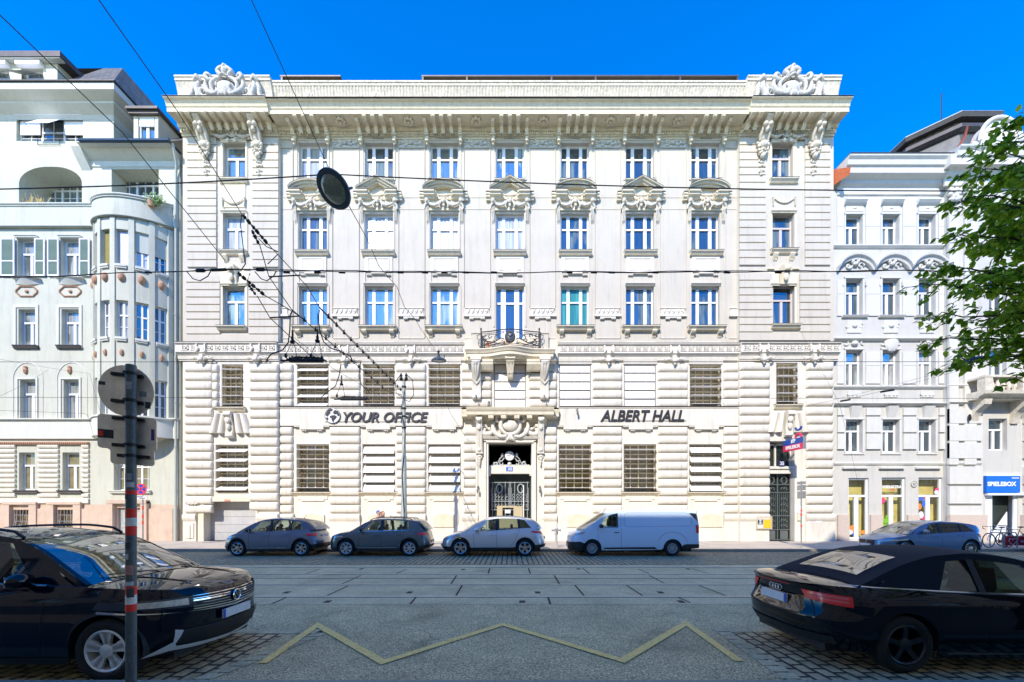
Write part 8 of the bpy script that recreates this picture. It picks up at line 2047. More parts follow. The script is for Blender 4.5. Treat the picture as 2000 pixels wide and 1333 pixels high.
# ================================================================ STREET FURNITURE, WIRES
# near signpost seen from behind
SP = thing('signpost', 'steel signpost with red and white bands and stickers, seen from behind in the foreground', 'signpost', (X(256, 3.5), 3.5, .12))
px0 = X(256, 3.5); ptop = Z(714, 3.5)
STEEL = mat('post_steel', (.14, .16, .155), .5, .4, var=.25, scale=25, bump=.2)
MB().lathe([(.038, 0), (.038, ptop-.12), (.03, ptop-.115), (0, ptop-.115)], (px0, 3.5, .12), 'z', 20).build('pole', STEEL, SP, smooth=50)
zz = lambda p: Z(p, 3.46)
REDB = mat('band_red', (.95, .04, .02), .5); WHB = mat('band_white', (.88, .84, .74), .6, var=.3, scale=40)
for a, b, m in ((1046, 1028, REDB), (1028, 1012, WHB), (1012, 994, REDB), (1196, 1182, REDB), (1182, 1164, WHB), (1164, 1147, REDB), (966, 958, REDB)):
    a2 = zz(a); b2 = zz(b); MB().lathe([(.0388, 0), (.0388, b2-a2)], (px0, 3.5, a2), 'z', 20).build('reflective_band', m, SP, smooth=50)
rr = random.Random(8); STK = [mat('sticker_grey', (.4, .4, .38), .7, var=.5, scale=60), mat('sticker_rose', (.55, .25, .2), .7, var=.3, scale=50), mat('sticker_ochre', (.45, .38, .12), .7, var=.3, scale=50), mat('sticker_dark', (.05, .06, .06), .6), mat('sticker_white2', (.65, .65, .62), .6, var=.3, scale=70)]
for (p0, p1, a0, a1, k) in ((925, 938, -1.2, .9, 0), (942, 952, -.9, 1.3, 4), (966, 975, -1, .2, 3), (1060, 1073, -.9, .6, 3), (1082, 1094, -1.3, .3, 4), (1105, 1124, -1.1, 1.1, 1), (1126, 1134, -1.2, -.2, 2), (1137, 1145, -.6, 1.2, 4), (1150, 1168, -.1, 1.3, 3), (745, 760, -.2, .9, 0), (770, 800, -1, -.2, 0)):
    MB().grid(lambda u, v: (px0+.0396*sin(a0+(a1-a0)*u), 3.5-.0396*cos(a0+(a1-a0)*u), zz(p1)+(zz(p0)-zz(p1))*v), 8, 1).build('sticker', STK[k], SP, smooth=60)
SGB = mat('sign_back', (.92, .82, .68), .45, .7, var=.3, scale=5, streak=.2)
D = Vector((.96, .26, -.05)).normalized(); Nn = Vector((.26, -.96, 0)).normalized()
def signplate(cz, hw, hh, rnd=False, offx=0, nm='sign_plate'):
    c = Vector((px0+offx, 3.545, cz)); mb = MB(); P = []
    if rnd: P = [(hw*cos(2*pi*k/40), hh*sin(2*pi*k/40)) for k in range(40)]
    else:
        for cx_, cz_, a in ((hw-.03, hh-.03, 0), (-hw+.03, hh-.03, 1), (-hw+.03, -hh+.03, 2), (hw-.03, -hh+.03, 3)):
            P += [(cx_+.03*cos(pi/2*(a+k/4)), cz_+.03*sin(pi/2*(a+k/4))) for k in range(5)]
    n = len(P); vs = [c+D*x+Vector((0,0,1))*z for x, z in P]; mb.add(vs+[v-Nn*.012 for v in vs], [tuple(range(n)), tuple(range(2*n-1, n-1, -1))]+[(i, (i+1) % n, (i+1) % n+n, i+n) for i in range(n)])
    return mb.build(nm, SGB, SP, smooth=0), c
s1, c1 = signplate(Z(764, 3.55), .205, .225, True, -.085); s2, c2 = signplate(Z(846, 3.55), .215, .148, False, -.075); s3, c3 = signplate(Z(892, 3.55), .16, .075, False, -.03)
def onplate(c, x, z, w, h, m, nm, par, d=.002): q = c+D*x+Vector((0,0,z)); MB().add([q+Nn*d, q+D*w+Nn*d, q+D*w+Vector((0,0,h))+Nn*d, q+Vector((0,0,h))+Nn*d], [(0,1,2,3)]).build(nm, m, par, smooth=0)
onplate(c2, -.21, -.06, .11, .075, mat('sticker_black', (.03,.03,.03), .6), 'sticker', s2); onplate(c2, -.207, -.045, .035, .045, REDB, 'sticker', s2, .004); onplate(c2, .175, -.05, .025, .10, mat('sticker_purple', (.12,.05,.2), .6), 'sticker', s2)
onplate(c1, .10, -.04, .05, .05, STK[0], 'sticker', s1); onplate(c1, .14, -.14, .04, .06, STK[3], 'sticker', s1); onplate(c1, -.2, .03, .05, .03, STK[3], 'sticker', s1)
mb = MB()
for c, z in ((c1, .135), (c1, -.10), (c2, .12), (c2, -.115), (c3, .0)):
    a = c+Vector((0,0,z))+Nn*.014; mb.obox(a-D*.10, a-D*-.02, .012, .014); mb.obox(a+D*.03, a+D*.13, .012, .014)
    mb.lathe([(.042, -.014), (.042, .014)], (px0, 3.5, a.z), 'z', 18); mb.tube([(px0-.02, 3.452, a.z), (px0+.0, 3.44, a.z)], .01, 6)
mb.build('clamp', BLACK, SP, smooth=40)

# no stopping sign at the left house
def roundsign(px, pyt, pyc, pyb, Yp, r, label):
    t = thing('road_sign', label, 'road sign', (X(px, Yp), Yp, .12))
    MB().lathe([(.03, 0), (.03, Z(pyt, Yp)-.12), (0, Z(pyt, Yp)-.12)], (X(px+2, Yp), Yp, .12), 'z', 10).build('pole', GALV, t, smooth=50)
    c = (X(px, Yp), Yp-.05, Z(pyc, Yp))
    MB().lathe([(0,0),(r,0),(r,.015),(0,.015)], c, 'y', 32).build('sign_plate', REDB, t, smooth=0); MB().lathe([(0,-.003),(r*.82,-.003),(r*.82,0)], c, 'y', 32).build('sign_face', mat('sign_blue', (.03,.07,.45), .4), t, smooth=0)
    mb = MB()
    for s in (-1, 1): mb.obox((c[0]-s*r*.6, c[1]-.005, c[2]-r*.6), (c[0]+s*r*.6, c[1]-.005, c[2]+r*.6), .001, .03)
    mb.build('sign_cross', REDB, t, smooth=0)
    MB().box(c[0]-.3, c[0]+.3, c[1]-.01, c[1]+.01, c[2]-r-.22, c[2]-r-.04).build('supplementary_plate', PLATE, t, smooth=0)
    mb = MB(); mb.box(c[0]-.24, c[0]+.1, c[1]-.013, c[1]-.0105, c[2]-r-.11, c[2]-r-.08); mb.box(c[0]-.05, c[0]+.2, c[1]-.013, c[1]-.0105, c[2]-r-.18, c[2]-r-.15); mb.build('plate_print', BLACK, t, smooth=0)
    for z in (1.5, 1.9, 1.2): MB().lathe([(.033,0),(.033,.18)], (X(px+2, Yp), Yp, z), 'z', 10).build('reflective_band', REDB, t, smooth=50)
roundsign(277, 945, 956, 1058, 19.2, .27, 'small round blue no stopping sign with red cross in front of the pale green house')
# tram stop style post at right
t = thing('signpost', 'thin pavement post with narrow grey plates and red bands beside the iron side door', 'signpost', (X(1565, 18.9), 18.9, .12)); xq = X(1565, 18.9)
MB().lathe([(.03,0),(.03,Z(940,18.9)-.12),(0,Z(940,18.9)-.12)], (xq, 18.9, .12), 'z', 10).build('pole', GALV, t, smooth=50)
mb = MB()
for a, b in ((974, 960), (958, 948), (946, 941)): mb.box(xq-.02, xq+.1, 18.75, 19.15, Z(a,18.9), Z(b,18.9))
mb.build('sign_plate', GALV, t, smooth=0)
for a in (1000, 1008, 1030): MB().lathe([(.034,0),(.034,.12)], (xq, 18.9, Z(a,18.9)), 'z', 10).build('reflective_band', REDB, t, smooth=50)
# hydrant
t = thing('hydrant', 'slim grey pillar hydrant with side caps standing between silver suv and white van', 'hydrant', (X(1086.5, 18.9), 18.9, .12)); hx = X(1086.5, 18.9)
mb = MB(); mb.lathe([(.11,0),(.11,.04),(.06,.06),(.055,.62),(.09,.64),(.09,.70),(.075,.74),(.08,.88),(.09,.90),(.05,.97),(.03,1.0),(.03,1.05),(0,1.05)], (hx,18.9,.12), 'z', 16); mb.build('pillar', mat('hydrant_paint', (.50,.48,.44), .5, .2), t, smooth=40)
mb = MB()
for s in (-1, 1): mb.lathe([(.045,0),(.045,s*.1),(.06,s*.1),(.06,s*.15),(0,s*.15)], (hx+s*.07,18.9,.12+.82), 'x', 10)
mb.lathe([(.04,0),(.04,-.1),(.055,-.1),(.055,-.15),(0,-.15)], (hx,18.83,.94), 'y', 10); mb.build('outlet_cap', GALV, t, smooth=40)
# slim pole with cables
UP = thing('utility_pole', 'pale steel mast with insulators and cable loops standing behind the teal suv', 'pole', (X(789, 18.6), 18.6, .12)); ux_ = X(789, 18.6)
POLE = mat('mast_paint', (.42, .45, .40), .6, .3, var=.25, scale=6, streak=.3)
MB().lathe([(.16,0),(.16,1.6),(.13,1.7),(.115,4.2),(.09,4.3),(.075,Z(745,18.6)-.12),(0,Z(745,18.6)-.12)], (ux_,18.6,.12), 'z', 14).build('mast', POLE, UP, smooth=40)
mb = MB(); zt = Z(745,18.6)
for s in (-1, 1): mb.tube([(ux_,18.6,zt),(ux_+s*.12,18.55,zt+.1),(ux_+s*.12,18.55,zt+.35)], .04, 6); mb.ell((ux_+s*.12,18.55,zt+.1), (.08,.08,.1)); mb.ell((ux_+s*.12,18.55,zt+.25), (.07,.07,.06))
for z in (zt-.3, zt-1.3, zt-2.2, 6.2): mb.lathe([(.11,0),(.11,.07)], (ux_,18.6,z), 'z', 10)
mb.tube([(ux_+.1,18.5,zt+.3),(ux_+.45,18.4,zt),(ux_+.5,18.4,zt-.7),(ux_+.3,18.4,zt-1.0),(ux_+.1,18.5,zt-.9)], .018, 5); mb.tube([(ux_-.1,18.5,zt+.3),(ux_-.35,18.4,zt-.1),(ux_-.3,18.4,zt-.6),(ux_,18.5,zt-.8)], .018, 5)
mb.tube([(ux_+.06,18.47,zt-.5),(ux_-.1,18.45,6.5),(ux_+.1,18.45,5.4),(ux_-.05,18.44,3.5),(ux_+.1,18.44,.6)], .016, 5)
mb.build('insulators_and_cables', BLACK, UP)

def P3(px, py, y): return (X(px, y), y, Z(py, y))
def ext(a, b, y=-4.9):                                # carries a wire straight on to the house fronts behind the camera
    a, b = Vector(a), Vector(b); return tuple(a+(b-a)*((y-a.y)/(b.y-a.y)))
def sag(a, b, s, n=14):
    a, b = Vector(a), Vector(b); return [a+(b-a)*(k/n)-Vector((0,0,s*4*(k/n)*(1-k/n))) for k in range(n+1)]
def cable(label, segs, r=.009, cat='cable', name='overhead_cable', extra=None, n=5, m=None):
    mb = MB()
    for s in segs: mb.tube(s, r*.72, n)
    if extra: extra(mb)
    return tag(mb.build(name, m or WIRE, smooth=60), label, cat, 'tram and lamp wires over the street')
# contact wires of the two tracks
cable('tram contact wire over the nearer track, running the whole picture width', [[(-60, 9.5, 5.40), (60, 9.5, 5.42)]], .009, name='contact_wire')
cable('tram contact wire over the farther track, running the whole picture width lower down', [[(-60, 12.6, 5.48), (60, 12.6, 5.36)]], .009, name='contact_wire')
# lamp span along the street
lampY = 7.8
cable('thick span wire dipping from the big street lamp to the left edge', [[(-40, lampY, 6.9)]+sag(P3(-150, 372, lampY), P3(640, 341, lampY), .06)], .016)
cable('span wire running right from the big street lamp past the roofs', [sag(P3(655, 341, lampY), P3(2150, 372, lampY), .12)+[(40, lampY, 7.1)]], .014)
# transverse lamp wires
cable('steep wire from the top edge down to the big street lamp', [[ext(P3(491, 0, 6.3), P3(645, 335, 7.7)), P3(491, 0, 6.3), P3(645, 335, 7.7)]], .010)
cable('kinked wire from the big street lamp down to the small hanging lamp', [[P3(672, 385, 8.0), P3(716, 465, 10), P3(740, 520, 11.6), P3(775, 560, 12.5), P3(790, 600, 13), P3(812, 625, 14), P3(820, 640, 14.6), P3(857, 694, 17.4)], [P3(857, 702, 17.4), P3(862, 762, 18.5), P3(880, 808, 20.4), P3(915, 862, 22.6)]], .012)
cable('long diagonal wire from the top left corner to the fittings over the oriel side', [[ext(P3(0, 30, 5.2), P3(240, 260, 6.8)), P3(0, 30, 5.2), P3(240, 260, 6.8), P3(440, 510, 8.6)]], .011)
cable('second long diagonal wire crossing the sky left of the crest', [[ext(P3(193, 0, 5.3), P3(345, 215, 6.6)), P3(193, 0, 5.3), P3(345, 215, 6.6), P3(472, 418, 8.2)]], .011)
def chain(a, b, n=7, r=.03):
    def f(mb):
        A, B = Vector(a), Vector(b)
        for k in range(n):
            p = A+(B-A)*((k+.5)/n); q = A+(B-A)*((k+.95)/n); mb.tube([A+(B-A)*(k/n), p], r*(1.1 if k % 2 else .6), 6); mb.tube([p, q], r*.35, 5); mb.ell(tuple(p), (r, r, r*1.2), 6, 4)
    return f
def ex2(*fs):
    def f(mb):
        for q in fs: q(mb)
    return f
a1, a2 = P3(474, 420, 8.3), P3(524, 478, 8.9)
cable('upper tensioner of dark insulators over the left corner bay', [[a1, a2], [P3(472, 420, 8.3), P3(470, 440, 8.3), P3(477, 500, 8.4), P3(480, 515, 8.4), P3(470, 530, 8.5)], [P3(505, 466, 8.7), P3(520, 482, 8.9), P3(543, 492, 9.1)], [P3(524, 478, 8.9), P3(545, 500, 9.3), P3(600, 560, 10.1), P3(625, 603, 10.4)], [P3(507, 478, 8.7), P3(525, 540, 9.3), P3(570, 606, 9.5)], [P3(543, 497, 9.2), P3(523, 516, 9.0)]], .014, 'insulator', 'wire_tensioner', ex2(chain(a1, a2, 6, .035), chain(P3(492, 450, 8.5), P3(506, 478, 8.7), 3, .035)))
b1, b2 = P3(464, 533, 8.7), P3(518, 578, 9.2)
cable('lower tensioner of dark insulators below the twisted cross cable', [[b1, b2], [b2, P3(560, 602, 9.4), P3(600, 628, 9.6)], [P3(502, 578, 9.0), P3(527, 621, 9.2), P3(620, 708, 9.5)]], .014, 'insulator', 'wire_tensioner', ex2(chain(b1, b2, 6, .035), chain(P3(485, 556, 8.9), P3(500, 577, 9.0), 3, .03)))
cable('upper short dark spreader bar hanging left of the first middle window column', [[P3(526, 541, 9.2), P3(588, 538, 9.4)]], .022, 'bar', 'spreader_bar')
cable('lower short dark spreader bar hanging left of the first middle window column', [[P3(528, 621, 9.2), P3(585, 618, 9.4)]], .022, 'bar', 'spreader_bar')
# twisted cross cable with turnbuckles
cy = 8.7
def tb(mb):
    for a, b in ((382, 401), (500, 517)):
        for dz in (-2.4, 2.4): mb.tube([P3(a, 529 if a < 450 else 527, cy), P3(a+2, (529 if a < 450 else 527)+dz, cy), P3(b-2, (529 if a < 450 else 527)+dz, cy), P3(b, 529 if a < 450 else 527, cy)], .014, 5)
    for p, q in ((365, 412), (498, 540)): mb.tube([P3(p, 531, cy), P3(p+12, 545, cy), P3((p+q)/2+2, 549, cy), P3(q-6, 540, cy), P3(q, 529, cy)], .011, 5)
    mb.tube([P3(413, 528, cy), P3(442, 527, cy)], .03, 6)
    for q in (290, 560, 620, 668, 782, 830, 868, 910, 965, 1112, 1160, 1195, 1280, 1420, 1520): mb.tube([P3(q-6, 532.5, cy), P3(q+6, 533, cy)], .022, 5)
n = 60; tw1 = []; tw2 = []
def yc_(q): return 542-.033*q+.9*sin(q*.012)-0 if q < 420 else 527+ (q-420)*.012 if q < 900 else 533-(q-900)*.004
for k in range(n+1):
    q = -150+k*(2300/n); tw1.append(P3(q, yc_(q)+1.6*sin(k*1.1), cy)); tw2.append(P3(q, yc_(q)-1.4*sin(k*.8), cy))
for tw in (tw1, tw2): tw.insert(0, (-40, cy, tw[0][2])); tw.append((40, cy, tw[-1][2]))
cable('twisted pair of dark cables with turnbuckles crossing the facade below the piano nobile heads', [tw1, tw2], .013, extra=tb)
# catenary feeder wires towards the pole with beads
def beads(a, b, n, r=.03):
    def f(mb):
        A, B = Vector(a), Vector(b)
        for k in range(1, n): q = A+(B-A)*(k/n); mb.ell(tuple(q), (r, r, r*1.1), 6, 4); mb.tube([q, q+Vector((0,0,.09))], r*.4, 4)
    return f
p1, p2 = P3(570, 605, 9.5), P3(757, 765, 15.8); q1, q2 = P3(624, 602, 10.2), P3(788, 768, 18.4)
cable('lower beaded feeder wire slanting from the loops down to the mast', [[p1, p2, P3(785, 771, 18.4)]], .018, extra=beads(p1, p2, 12, .04))
cable('upper beaded feeder wire slanting down to the mast', [[q1, q2], [P3(624, 600, 10.2), P3(786, 762, 18.4)]], .016, extra=beads(q1, q2, 16, .045))
cable('left looping feeder cable from the corner bay insulator to the contact wire', [[P3(572, 606, 9.5), P3(567, 615, 9.5), P3(566, 645, 9.5), P3(563, 670, 9.5), P3(552, 684, 9.5), P3(530, 692, 9.5), P3(523, 700, 9.5), P3(521, 707, 9.5)]], .020)
cable('right looping feeder cable sweeping towards the second window column', [[P3(624, 606, 10.2), P3(622, 620, 10.2), P3(624, 645, 10.1), P3(632, 668, 10), P3(645, 680, 9.8), P3(668, 688, 9.6), P3(684, 696, 9.5), P3(689, 707, 9.5)]], .020)
cable('slender loop cable hanging from the contact wire over the third louvred window', [[P3(666, 712, 9.7), P3(662, 735, 10.5), P3(655, 755, 11.5), P3(640, 766, 12.2), P3(629, 775, 12.6), P3(626, 782, 12.6)], [P3(704, 708, 9.5), P3(701, 735, 10.5), P3(706, 752, 11.5), P3(722, 768, 12.6)]], .018)
def crossing(px0, px1, py, y, label, hang):
    mb = MB(); a, b = P3(px0, py, y), P3(px1, py, y); L2 = b[0]-a[0]
    mb.box(a[0]+L2*.15, b[0]-L2*.1, y-.08, y+.08, a[2]-.01, a[2]+.02); mb.tube([a, (a[0]+L2*.3, y, a[2]+.1), (b[0]-L2*.15, y, a[2]+.08), b], .018, 6); mb.tube([(a[0], y-.1, a[2]-.02), (b[0], y-.1, a[2]-.02)], .02, 5)
    for k in range(14):
        x = a[0]+L2*(.14+.72*k/13); mb.box(x-.014, x+.014, y-.10, y+.10, a[2]+.0, a[2]+.04+.025*(k % 3)); 
    for h, top_ in hang:
        t_ = P3(h, top_, y); mb.ell(t_, (.035, .035, .07), 8, 6); mb.ell((t_[0], t_[1], t_[2]-.08), (.06, .06, .04), 8, 6); mb.tube([t_, (t_[0], t_[1], t_[2]+.2)], .02, 5)
        for s in (-1, 1): mb.tube([t_, (t_[0]+s*.06, y, t_[2]-.2), (t_[0]+s*.1-.03, y+s*.08, a[2]+.1)], .008, 4); mb.ell((t_[0]+s*.09-.02, y+s*.08, a[2]+.1), (.04,.04,.06), 6, 4)
    tag(mb.build('section_insulator', BLACK, smooth=50), label, 'insulator', 'tram wire section insulators')
crossing(553, 638, 706, 9.5, 'dark comb shaped section insulator on the nearer contact wire with two hangers', [(571, 662), (620, 660)])
crossing(655, 720, 781, 12.6, 'smaller section insulator on the farther contact wire with one hanger', [(667, 746)])
cable('thin guy wires rising from the mast to the feeder junction', [[P3(575, 660, 9.6), P3(650, 720, 12), P3(788, 800, 18.5)], [P3(708, 750, 12.6), P3(790, 825, 18.5)], [P3(570, 610, 9.5), P3(571, 655, 9.5)], [P3(620, 612, 9.5), P3(621, 655, 9.5)]], .008)
def rw(mb):
    for a, b in ((1720, 1746), (1642, 1660)): mb.tube([P3(a, 766 if a > 1700 else 784, 12.6), P3(b, 762 if a > 1700 else 781, 12.6)], .03, 6)
cable('fine bracing wires fanning over the white house towards the small lamp', [sag(P3(1560, 797, 14), P3(1900, 710, 14), .05), sag(P3(1640, 784, 12.6), P3(2150, 640, 12.6), .1), [P3(1560, 640, 20), P3(1640, 790, 14), P3(1680, 960, 22.5)]], .006, extra=rw)
cable('fine bracing wires fanning over the pale green house', [sag(P3(-60, 800, 12.6), P3(95, 722, 20), .1), sag(P3(-60, 690, 12), P3(175, 730, 20), .05), [P3(175, 730, 20), P3(230, 930, 22.5)], sag(P3(-60, 800, 12.6), P3(165, 808, 12.6), .0), [P3(165, 808, 12.6), P3(172, 812, 13), P3(185, 860, 18)]], .006)

# lamps
def lampthing(label, c, r, tilt, axis):
    t = thing('street_lamp', label, 'street lamp', c, group='lamps hung over the street')
    M = Matrix.Rotation(tilt, 4, Vector(axis))
    h = MB(); h.lathe([(r*.98, 0), (r, .03), (r*.92, .07), (r*.6, .14), (r*.25, .18), (.06, .19), (.05, .28), (0, .28)], (0,0,0), 'z', 36); h.tube([(r*.7,0,.12),(r*.8,0,.24),(r*.6,0,.2)], .02, 6)
    h.lathe([(r*.98, 0), (r*.80, -.005), (r*.78, .03)], (0,0,0), 'z', 36); h.xf(M); h.build('lamp_shade', mat('lamp_bluegrey', (.07, .10, .13), .45, .4), t, smooth=35, world=False)
    g = MB(); g.lathe([(r*.78, .028), (r*.70, -.01), (r*.4, -.03), (0, -.035)], (0,0,0), 'z', 32); g.xf(M); gl = g.build('lamp_glass', mat('lamp_glass_smoky', (.30, .32, .24), .25, 0, spec=.8, var=.4, scale=20) if r > .34 else mat('lamp_glass_pale', (.5, .55, .52), .2), t, smooth=50, world=False)
    g = MB(); g.box(-r*.35, r*.35, -r*.25, r*.25, -.036, -.032); 
    for s in (-1, 1): g.box(s*r*.5-.01, s*r*.5+.01, -r*.25, r*.25, -.03, -.02)
    g.xf(M); g.build('reflector', mat('reflector_grey', (.25, .26, .2), .3, .3, var=.5, scale=60), gl, smooth=0, world=False)
    k = MB(); k.tube([(0,0,.25),(0,0,.42)], .03, 6); k.ell((.0,0,.4), (.07,.05,.05)); k.xf(M); k.build('hanger', BLACK, t, world=False)
    return t
lampthing('big tilted disc lamp hanging on wires over the second and third pediment', P3(651, 371, 7.9), .345, R(36), (-.52, .24, 0))
bpy.data.objects
lampthing('small bell lamp hanging in front of the pier left of the balcony', P3(857, 706, 17.4), .33, R(8), (1, 0, 0))
lampthing('small flat lamp hanging before the white house below the tree', P3(1900, 708, 14), .335, R(-14), (-.2, 1, 0))

# pedestrians behind the teal suv
def limb(vs, es, rs, name, m, parent, sub=1):
    me = bpy.data.meshes.new(name); me.from_pydata(vs, es, []); o = bpy.data.objects.new(name, me); C.objects.link(o)
    md = o.modifiers.new('skin', 'SKIN'); sk = me.skin_vertices[0].data if me.skin_vertices else None
    if sk is None:
        bm = bmesh.new(); bm.from_mesh(me); bm.verts.layers.skin.verify(); bm.to_mesh(me); bm.free(); sk = me.skin_vertices[0].data
    for i, r in enumerate(rs): sk[i].radius = (r, r) if not isinstance(r, tuple) else r
    sk[0].use_root = True
    sb = o.modifiers.new('sub', 'SUBSURF'); sb.levels = sub; sb.render_levels = sub
    dg = bpy.context.evaluated_depsgraph_get(); m2 = bpy.data.meshes.new_from_object(o.evaluated_get(dg)); bpy.data.objects.remove(o)
    for p in m2.polygons: p.use_smooth = True
    m2.materials.clear(); m2.materials.append(m); q = bpy.data.objects.new(name, m2); C.objects.link(q); q.parent = parent; return q
SKIN = mat('skin', (.62, .38, .28), .55)
def person(label, loc, rz, h, top_col, leg_col, hair_col, cap=None, bare=False):
    t = thing('person', label, 'person', loc, rz); k = h/1.72
    V = [(0,0,.95),(0,0,1.12),(0,0,1.30),(0,0,1.42),(0,-.01,1.50),(0,-.02,1.60)]; r = [(.15,.11),(.13,.10),(.16,.11),(.15,.10),(.05,.05),(.07,.075)]
    E = [(0,1),(1,2),(2,3),(3,4),(4,5)]
    for s in (-1, 1):
        n = len(V); V += [(s*.19,0,1.40),(s*.25,.02,1.13),(s*.25,-.08,.90),(s*.25,-.10,.84)]; r += [.055,.042,.03,.028]; E += [(3,n),(n,n+1),(n+1,n+2),(n+2,n+3)]
        for f in range(4): m_ = len(V); V += [(s*.25+(f-1.5)*.018*1.0,-.115,.785-.004*abs(f-1)),(s*.25+(f-1.5)*.019,-.13,.745-.003*abs(f-1))]; r += [.009,.008]; E += [(n+3,m_),(m_,m_+1)]
        m_ = len(V); V += [(s*.215,-.13,.83),(s*.205,-.145,.795)]; r += [.01,.009]; E += [(n+3,m_),(m_,m_+1)]
        n = len(V); V += [(s*.09,0,.86),(s*.10,-.02+s*.08,.48),(s*.10,s*.16,.10),(s*.10,-.09+s*.16,.04)]; r += [.09,.06,.042,.04]; E += [(0,n),(n,n+1),(n+1,n+2),(n+2,n+3)]
    V = [(x*k, y*k, z*k) for x, y, z in V]; r = [((a[0]*k, a[1]*k) if isinstance(a, tuple) else a*k) for a in r]
    b = limb(V, E, r, 'body', SKIN, t)
    hd = MB(); hd.ell((0,-.02*k,1.61*k), (.078*k,.095*k,.115*k), 14, 10); hd.ell((0,-.115*k,1.60*k), (.014*k,.02*k,.022*k), 6, 5)
    for s in (-1, 1): hd.ell((s*.08*k,-.01,1.605*k), (.012,.02,.03), 6, 5)
    hd.build('head', SKIN, t, world=False)
    ey = MB()
    for s in (-1, 1): ey.ell((s*.03*k,-.108*k,1.625*k), (.01,.006,.007), 6, 4)
    ey.ell((0,-.108*k,1.555*k), (.022,.006,.006), 6, 4); ey.build('face_features', mat('face_dark', (.12,.04,.03), .5), t, world=False)
    hr = MB(); hr.ell((0,.01*k,1.645*k), (.088*k,.10*k,.10*k), 12, 8)
    if not cap: hr.ell((0,.06*k,1.56*k), (.08*k,.06*k,.14*k), 10, 7)
    hr.build('hair' if not cap else 'cap', hair_col, t, world=False)
    if cap: MB().ell((0,-.12*k,1.66*k), (.07*k,.07*k,.012*k), 10, 5).build('cap_brim', hair_col, t, world=False)
    g = MB(); g.lathe([(.10,.0),(.175,.02),(.165,.2),(.18,.36),(.15,.46),(.07,.52)] if not bare else [(.10,.0),(.175,.02),(.15,.2),(.17,.32),(.15,.40),(.10,.42)], (0,0,.93*k), 'z', 16); g.v = [(x, y*.68, z) for x, y, z in g.v]
    g.build('top', top_col, t, world=False)
    for s in (-1, 1): MB().tube([(s*.09*k,0,.92*k),(s*.10*k,(-.02+s*.08)*k,.5*k),(s*.10*k,s*.16*k,.13*k)], [.11,.08,.06], 10).build('trouser_leg', leg_col, t, world=False)
    return t
person('person in a blue cap and pale top walking behind the teal suv', (X(739, 19.2), 19.2, .12), R(75), 1.74, mat('shirt_pale', (.55,.58,.62), .8), mat('trousers_dark', (.05,.06,.09), .8), mat('cap_blue', (.08,.13,.35), .7), cap=True)
person('person with reddish hair and bare shoulders walking behind the teal suv', (X(748, 19.6), 19.6, .12), R(60), 1.70, mat('top_rose', (.55,.22,.15), .8), mat('skirt_sand', (.4,.33,.25), .8), mat('hair_red', (.30,.12,.05), .6), bare=True)

# bicycles and banner
def bicycle(label, x, y, rz, basket=False, drop=False):
    t = thing('bicycle', label, 'bicycle', (x, y, .12), rz, 'bicycles parked at the right'); r = .34
    for wx in (-.52, .52):
        w_ = MB(); w_.tube([(wx+r*cos(a), 0, r+.01+r*sin(a)) for a in [2*pi*k/28 for k in range(29)]], .018, 6); o = w_.build('wheel', RUBBER, t, world=False)
        sp = MB(); 
        for k in range(12): a = pi*k/6; sp.tube([(wx, .01, r+.01), (wx+r*.96*cos(a), 0, r+.01+r*.96*sin(a))], .003, 3)
        sp.tube([(wx+(r-.025)*cos(a), 0, r+.01+(r-.025)*sin(a)) for a in [2*pi*k/24 for k in range(25)]], .009, 4); sp.build('spokes', GALV, o, world=False)
    f = MB(); bb = (-.02, 0, .3); st = (.14, 0, .82); hd = (-.40, 0, .84); hb = (-.43, 0, .68)
    for a, b in ((bb, st), (st, hd), (bb, hb), (hd, hb)): f.tube([a, b], .016, 6)
    for s in (-.05, .05): f.tube([bb, (.52, s, .35)], .010, 5); f.tube([(st[0], 0, st[2]-.06), (.52, s, .35)], .009, 5); f.tube([(hb[0], s*.8, hb[2]), (-.52, s, .35)], .011, 5)
    f.tube([hd, (-.42, 0, .98)], .013, 5); f.build('frame', BLACK, t, world=False)
    h = MB(); h.tube([(-.50,-.28,1.0),(-.42,-.1,1.0),(-.42,.1,1.0),(-.50,.28,1.0)] if not drop else [(-.42,-.2,.86),(-.56,-.2,.9),(-.55,-.2,1.0),(-.43,-.2,1.0),(-.43,.2,1.0),(-.55,.2,1.0),(-.56,.2,.9),(-.42,.2,.86)], .015, 6); h.build('handlebar', BLACK, t, world=False)
    s_ = MB(); s_.tube([st, (.17,0,.93)], .012, 5); s_.ell((.19,0,.95), (.14,.07,.035)); s_.build('saddle', BLACK, t, world=False)
    c = MB(); c.lathe([(.09,-.01),(.09,.01)], (bb[0],-.05,bb[2]), 'y', 14); c.tube([(bb[0],-.08,bb[2]),(bb[0]+.12,-.08,bb[2]-.12)], .012, 5); c.box(bb[0]+.07, bb[0]+.17, -.16, -.08, bb[2]-.14, bb[2]-.11); c.build('crank', GALV, t, world=False)
    if basket:
        b = MB(); x0, x1, y0, y1, z0, z1 = -.78, -.46, -.2, .2, .82, 1.04
        for z in (z0, (z0+z1)/2, z1): b.tube([(x0,y0,z),(x1,y0,z),(x1,y1,z),(x0,y1,z),(x0,y0,z)], .007, 4)
        for k in range(7):
            xx = x0+(x1-x0)*k/6
            for yy in (y0, y1): b.tube([(xx,yy,z0),(xx,yy,z1)], .005, 4)
        b.build('basket', mat('basket_white', (.6,.62,.62), .5), t, world=False)
bicycle('black racing bicycle with drop handlebar beside the grey blue hatchback', X(1950, 18.9), 18.9, R(6), drop=True)
bicycle('bicycle with white wire basket behind the red banner', X(1985, 19.3), 19.3, R(-8), basket=True)
t = thing('banner', 'red banner with a white heart outline at the bicycle stand', 'banner', (X(1985, 18.7), 18.7, .12))
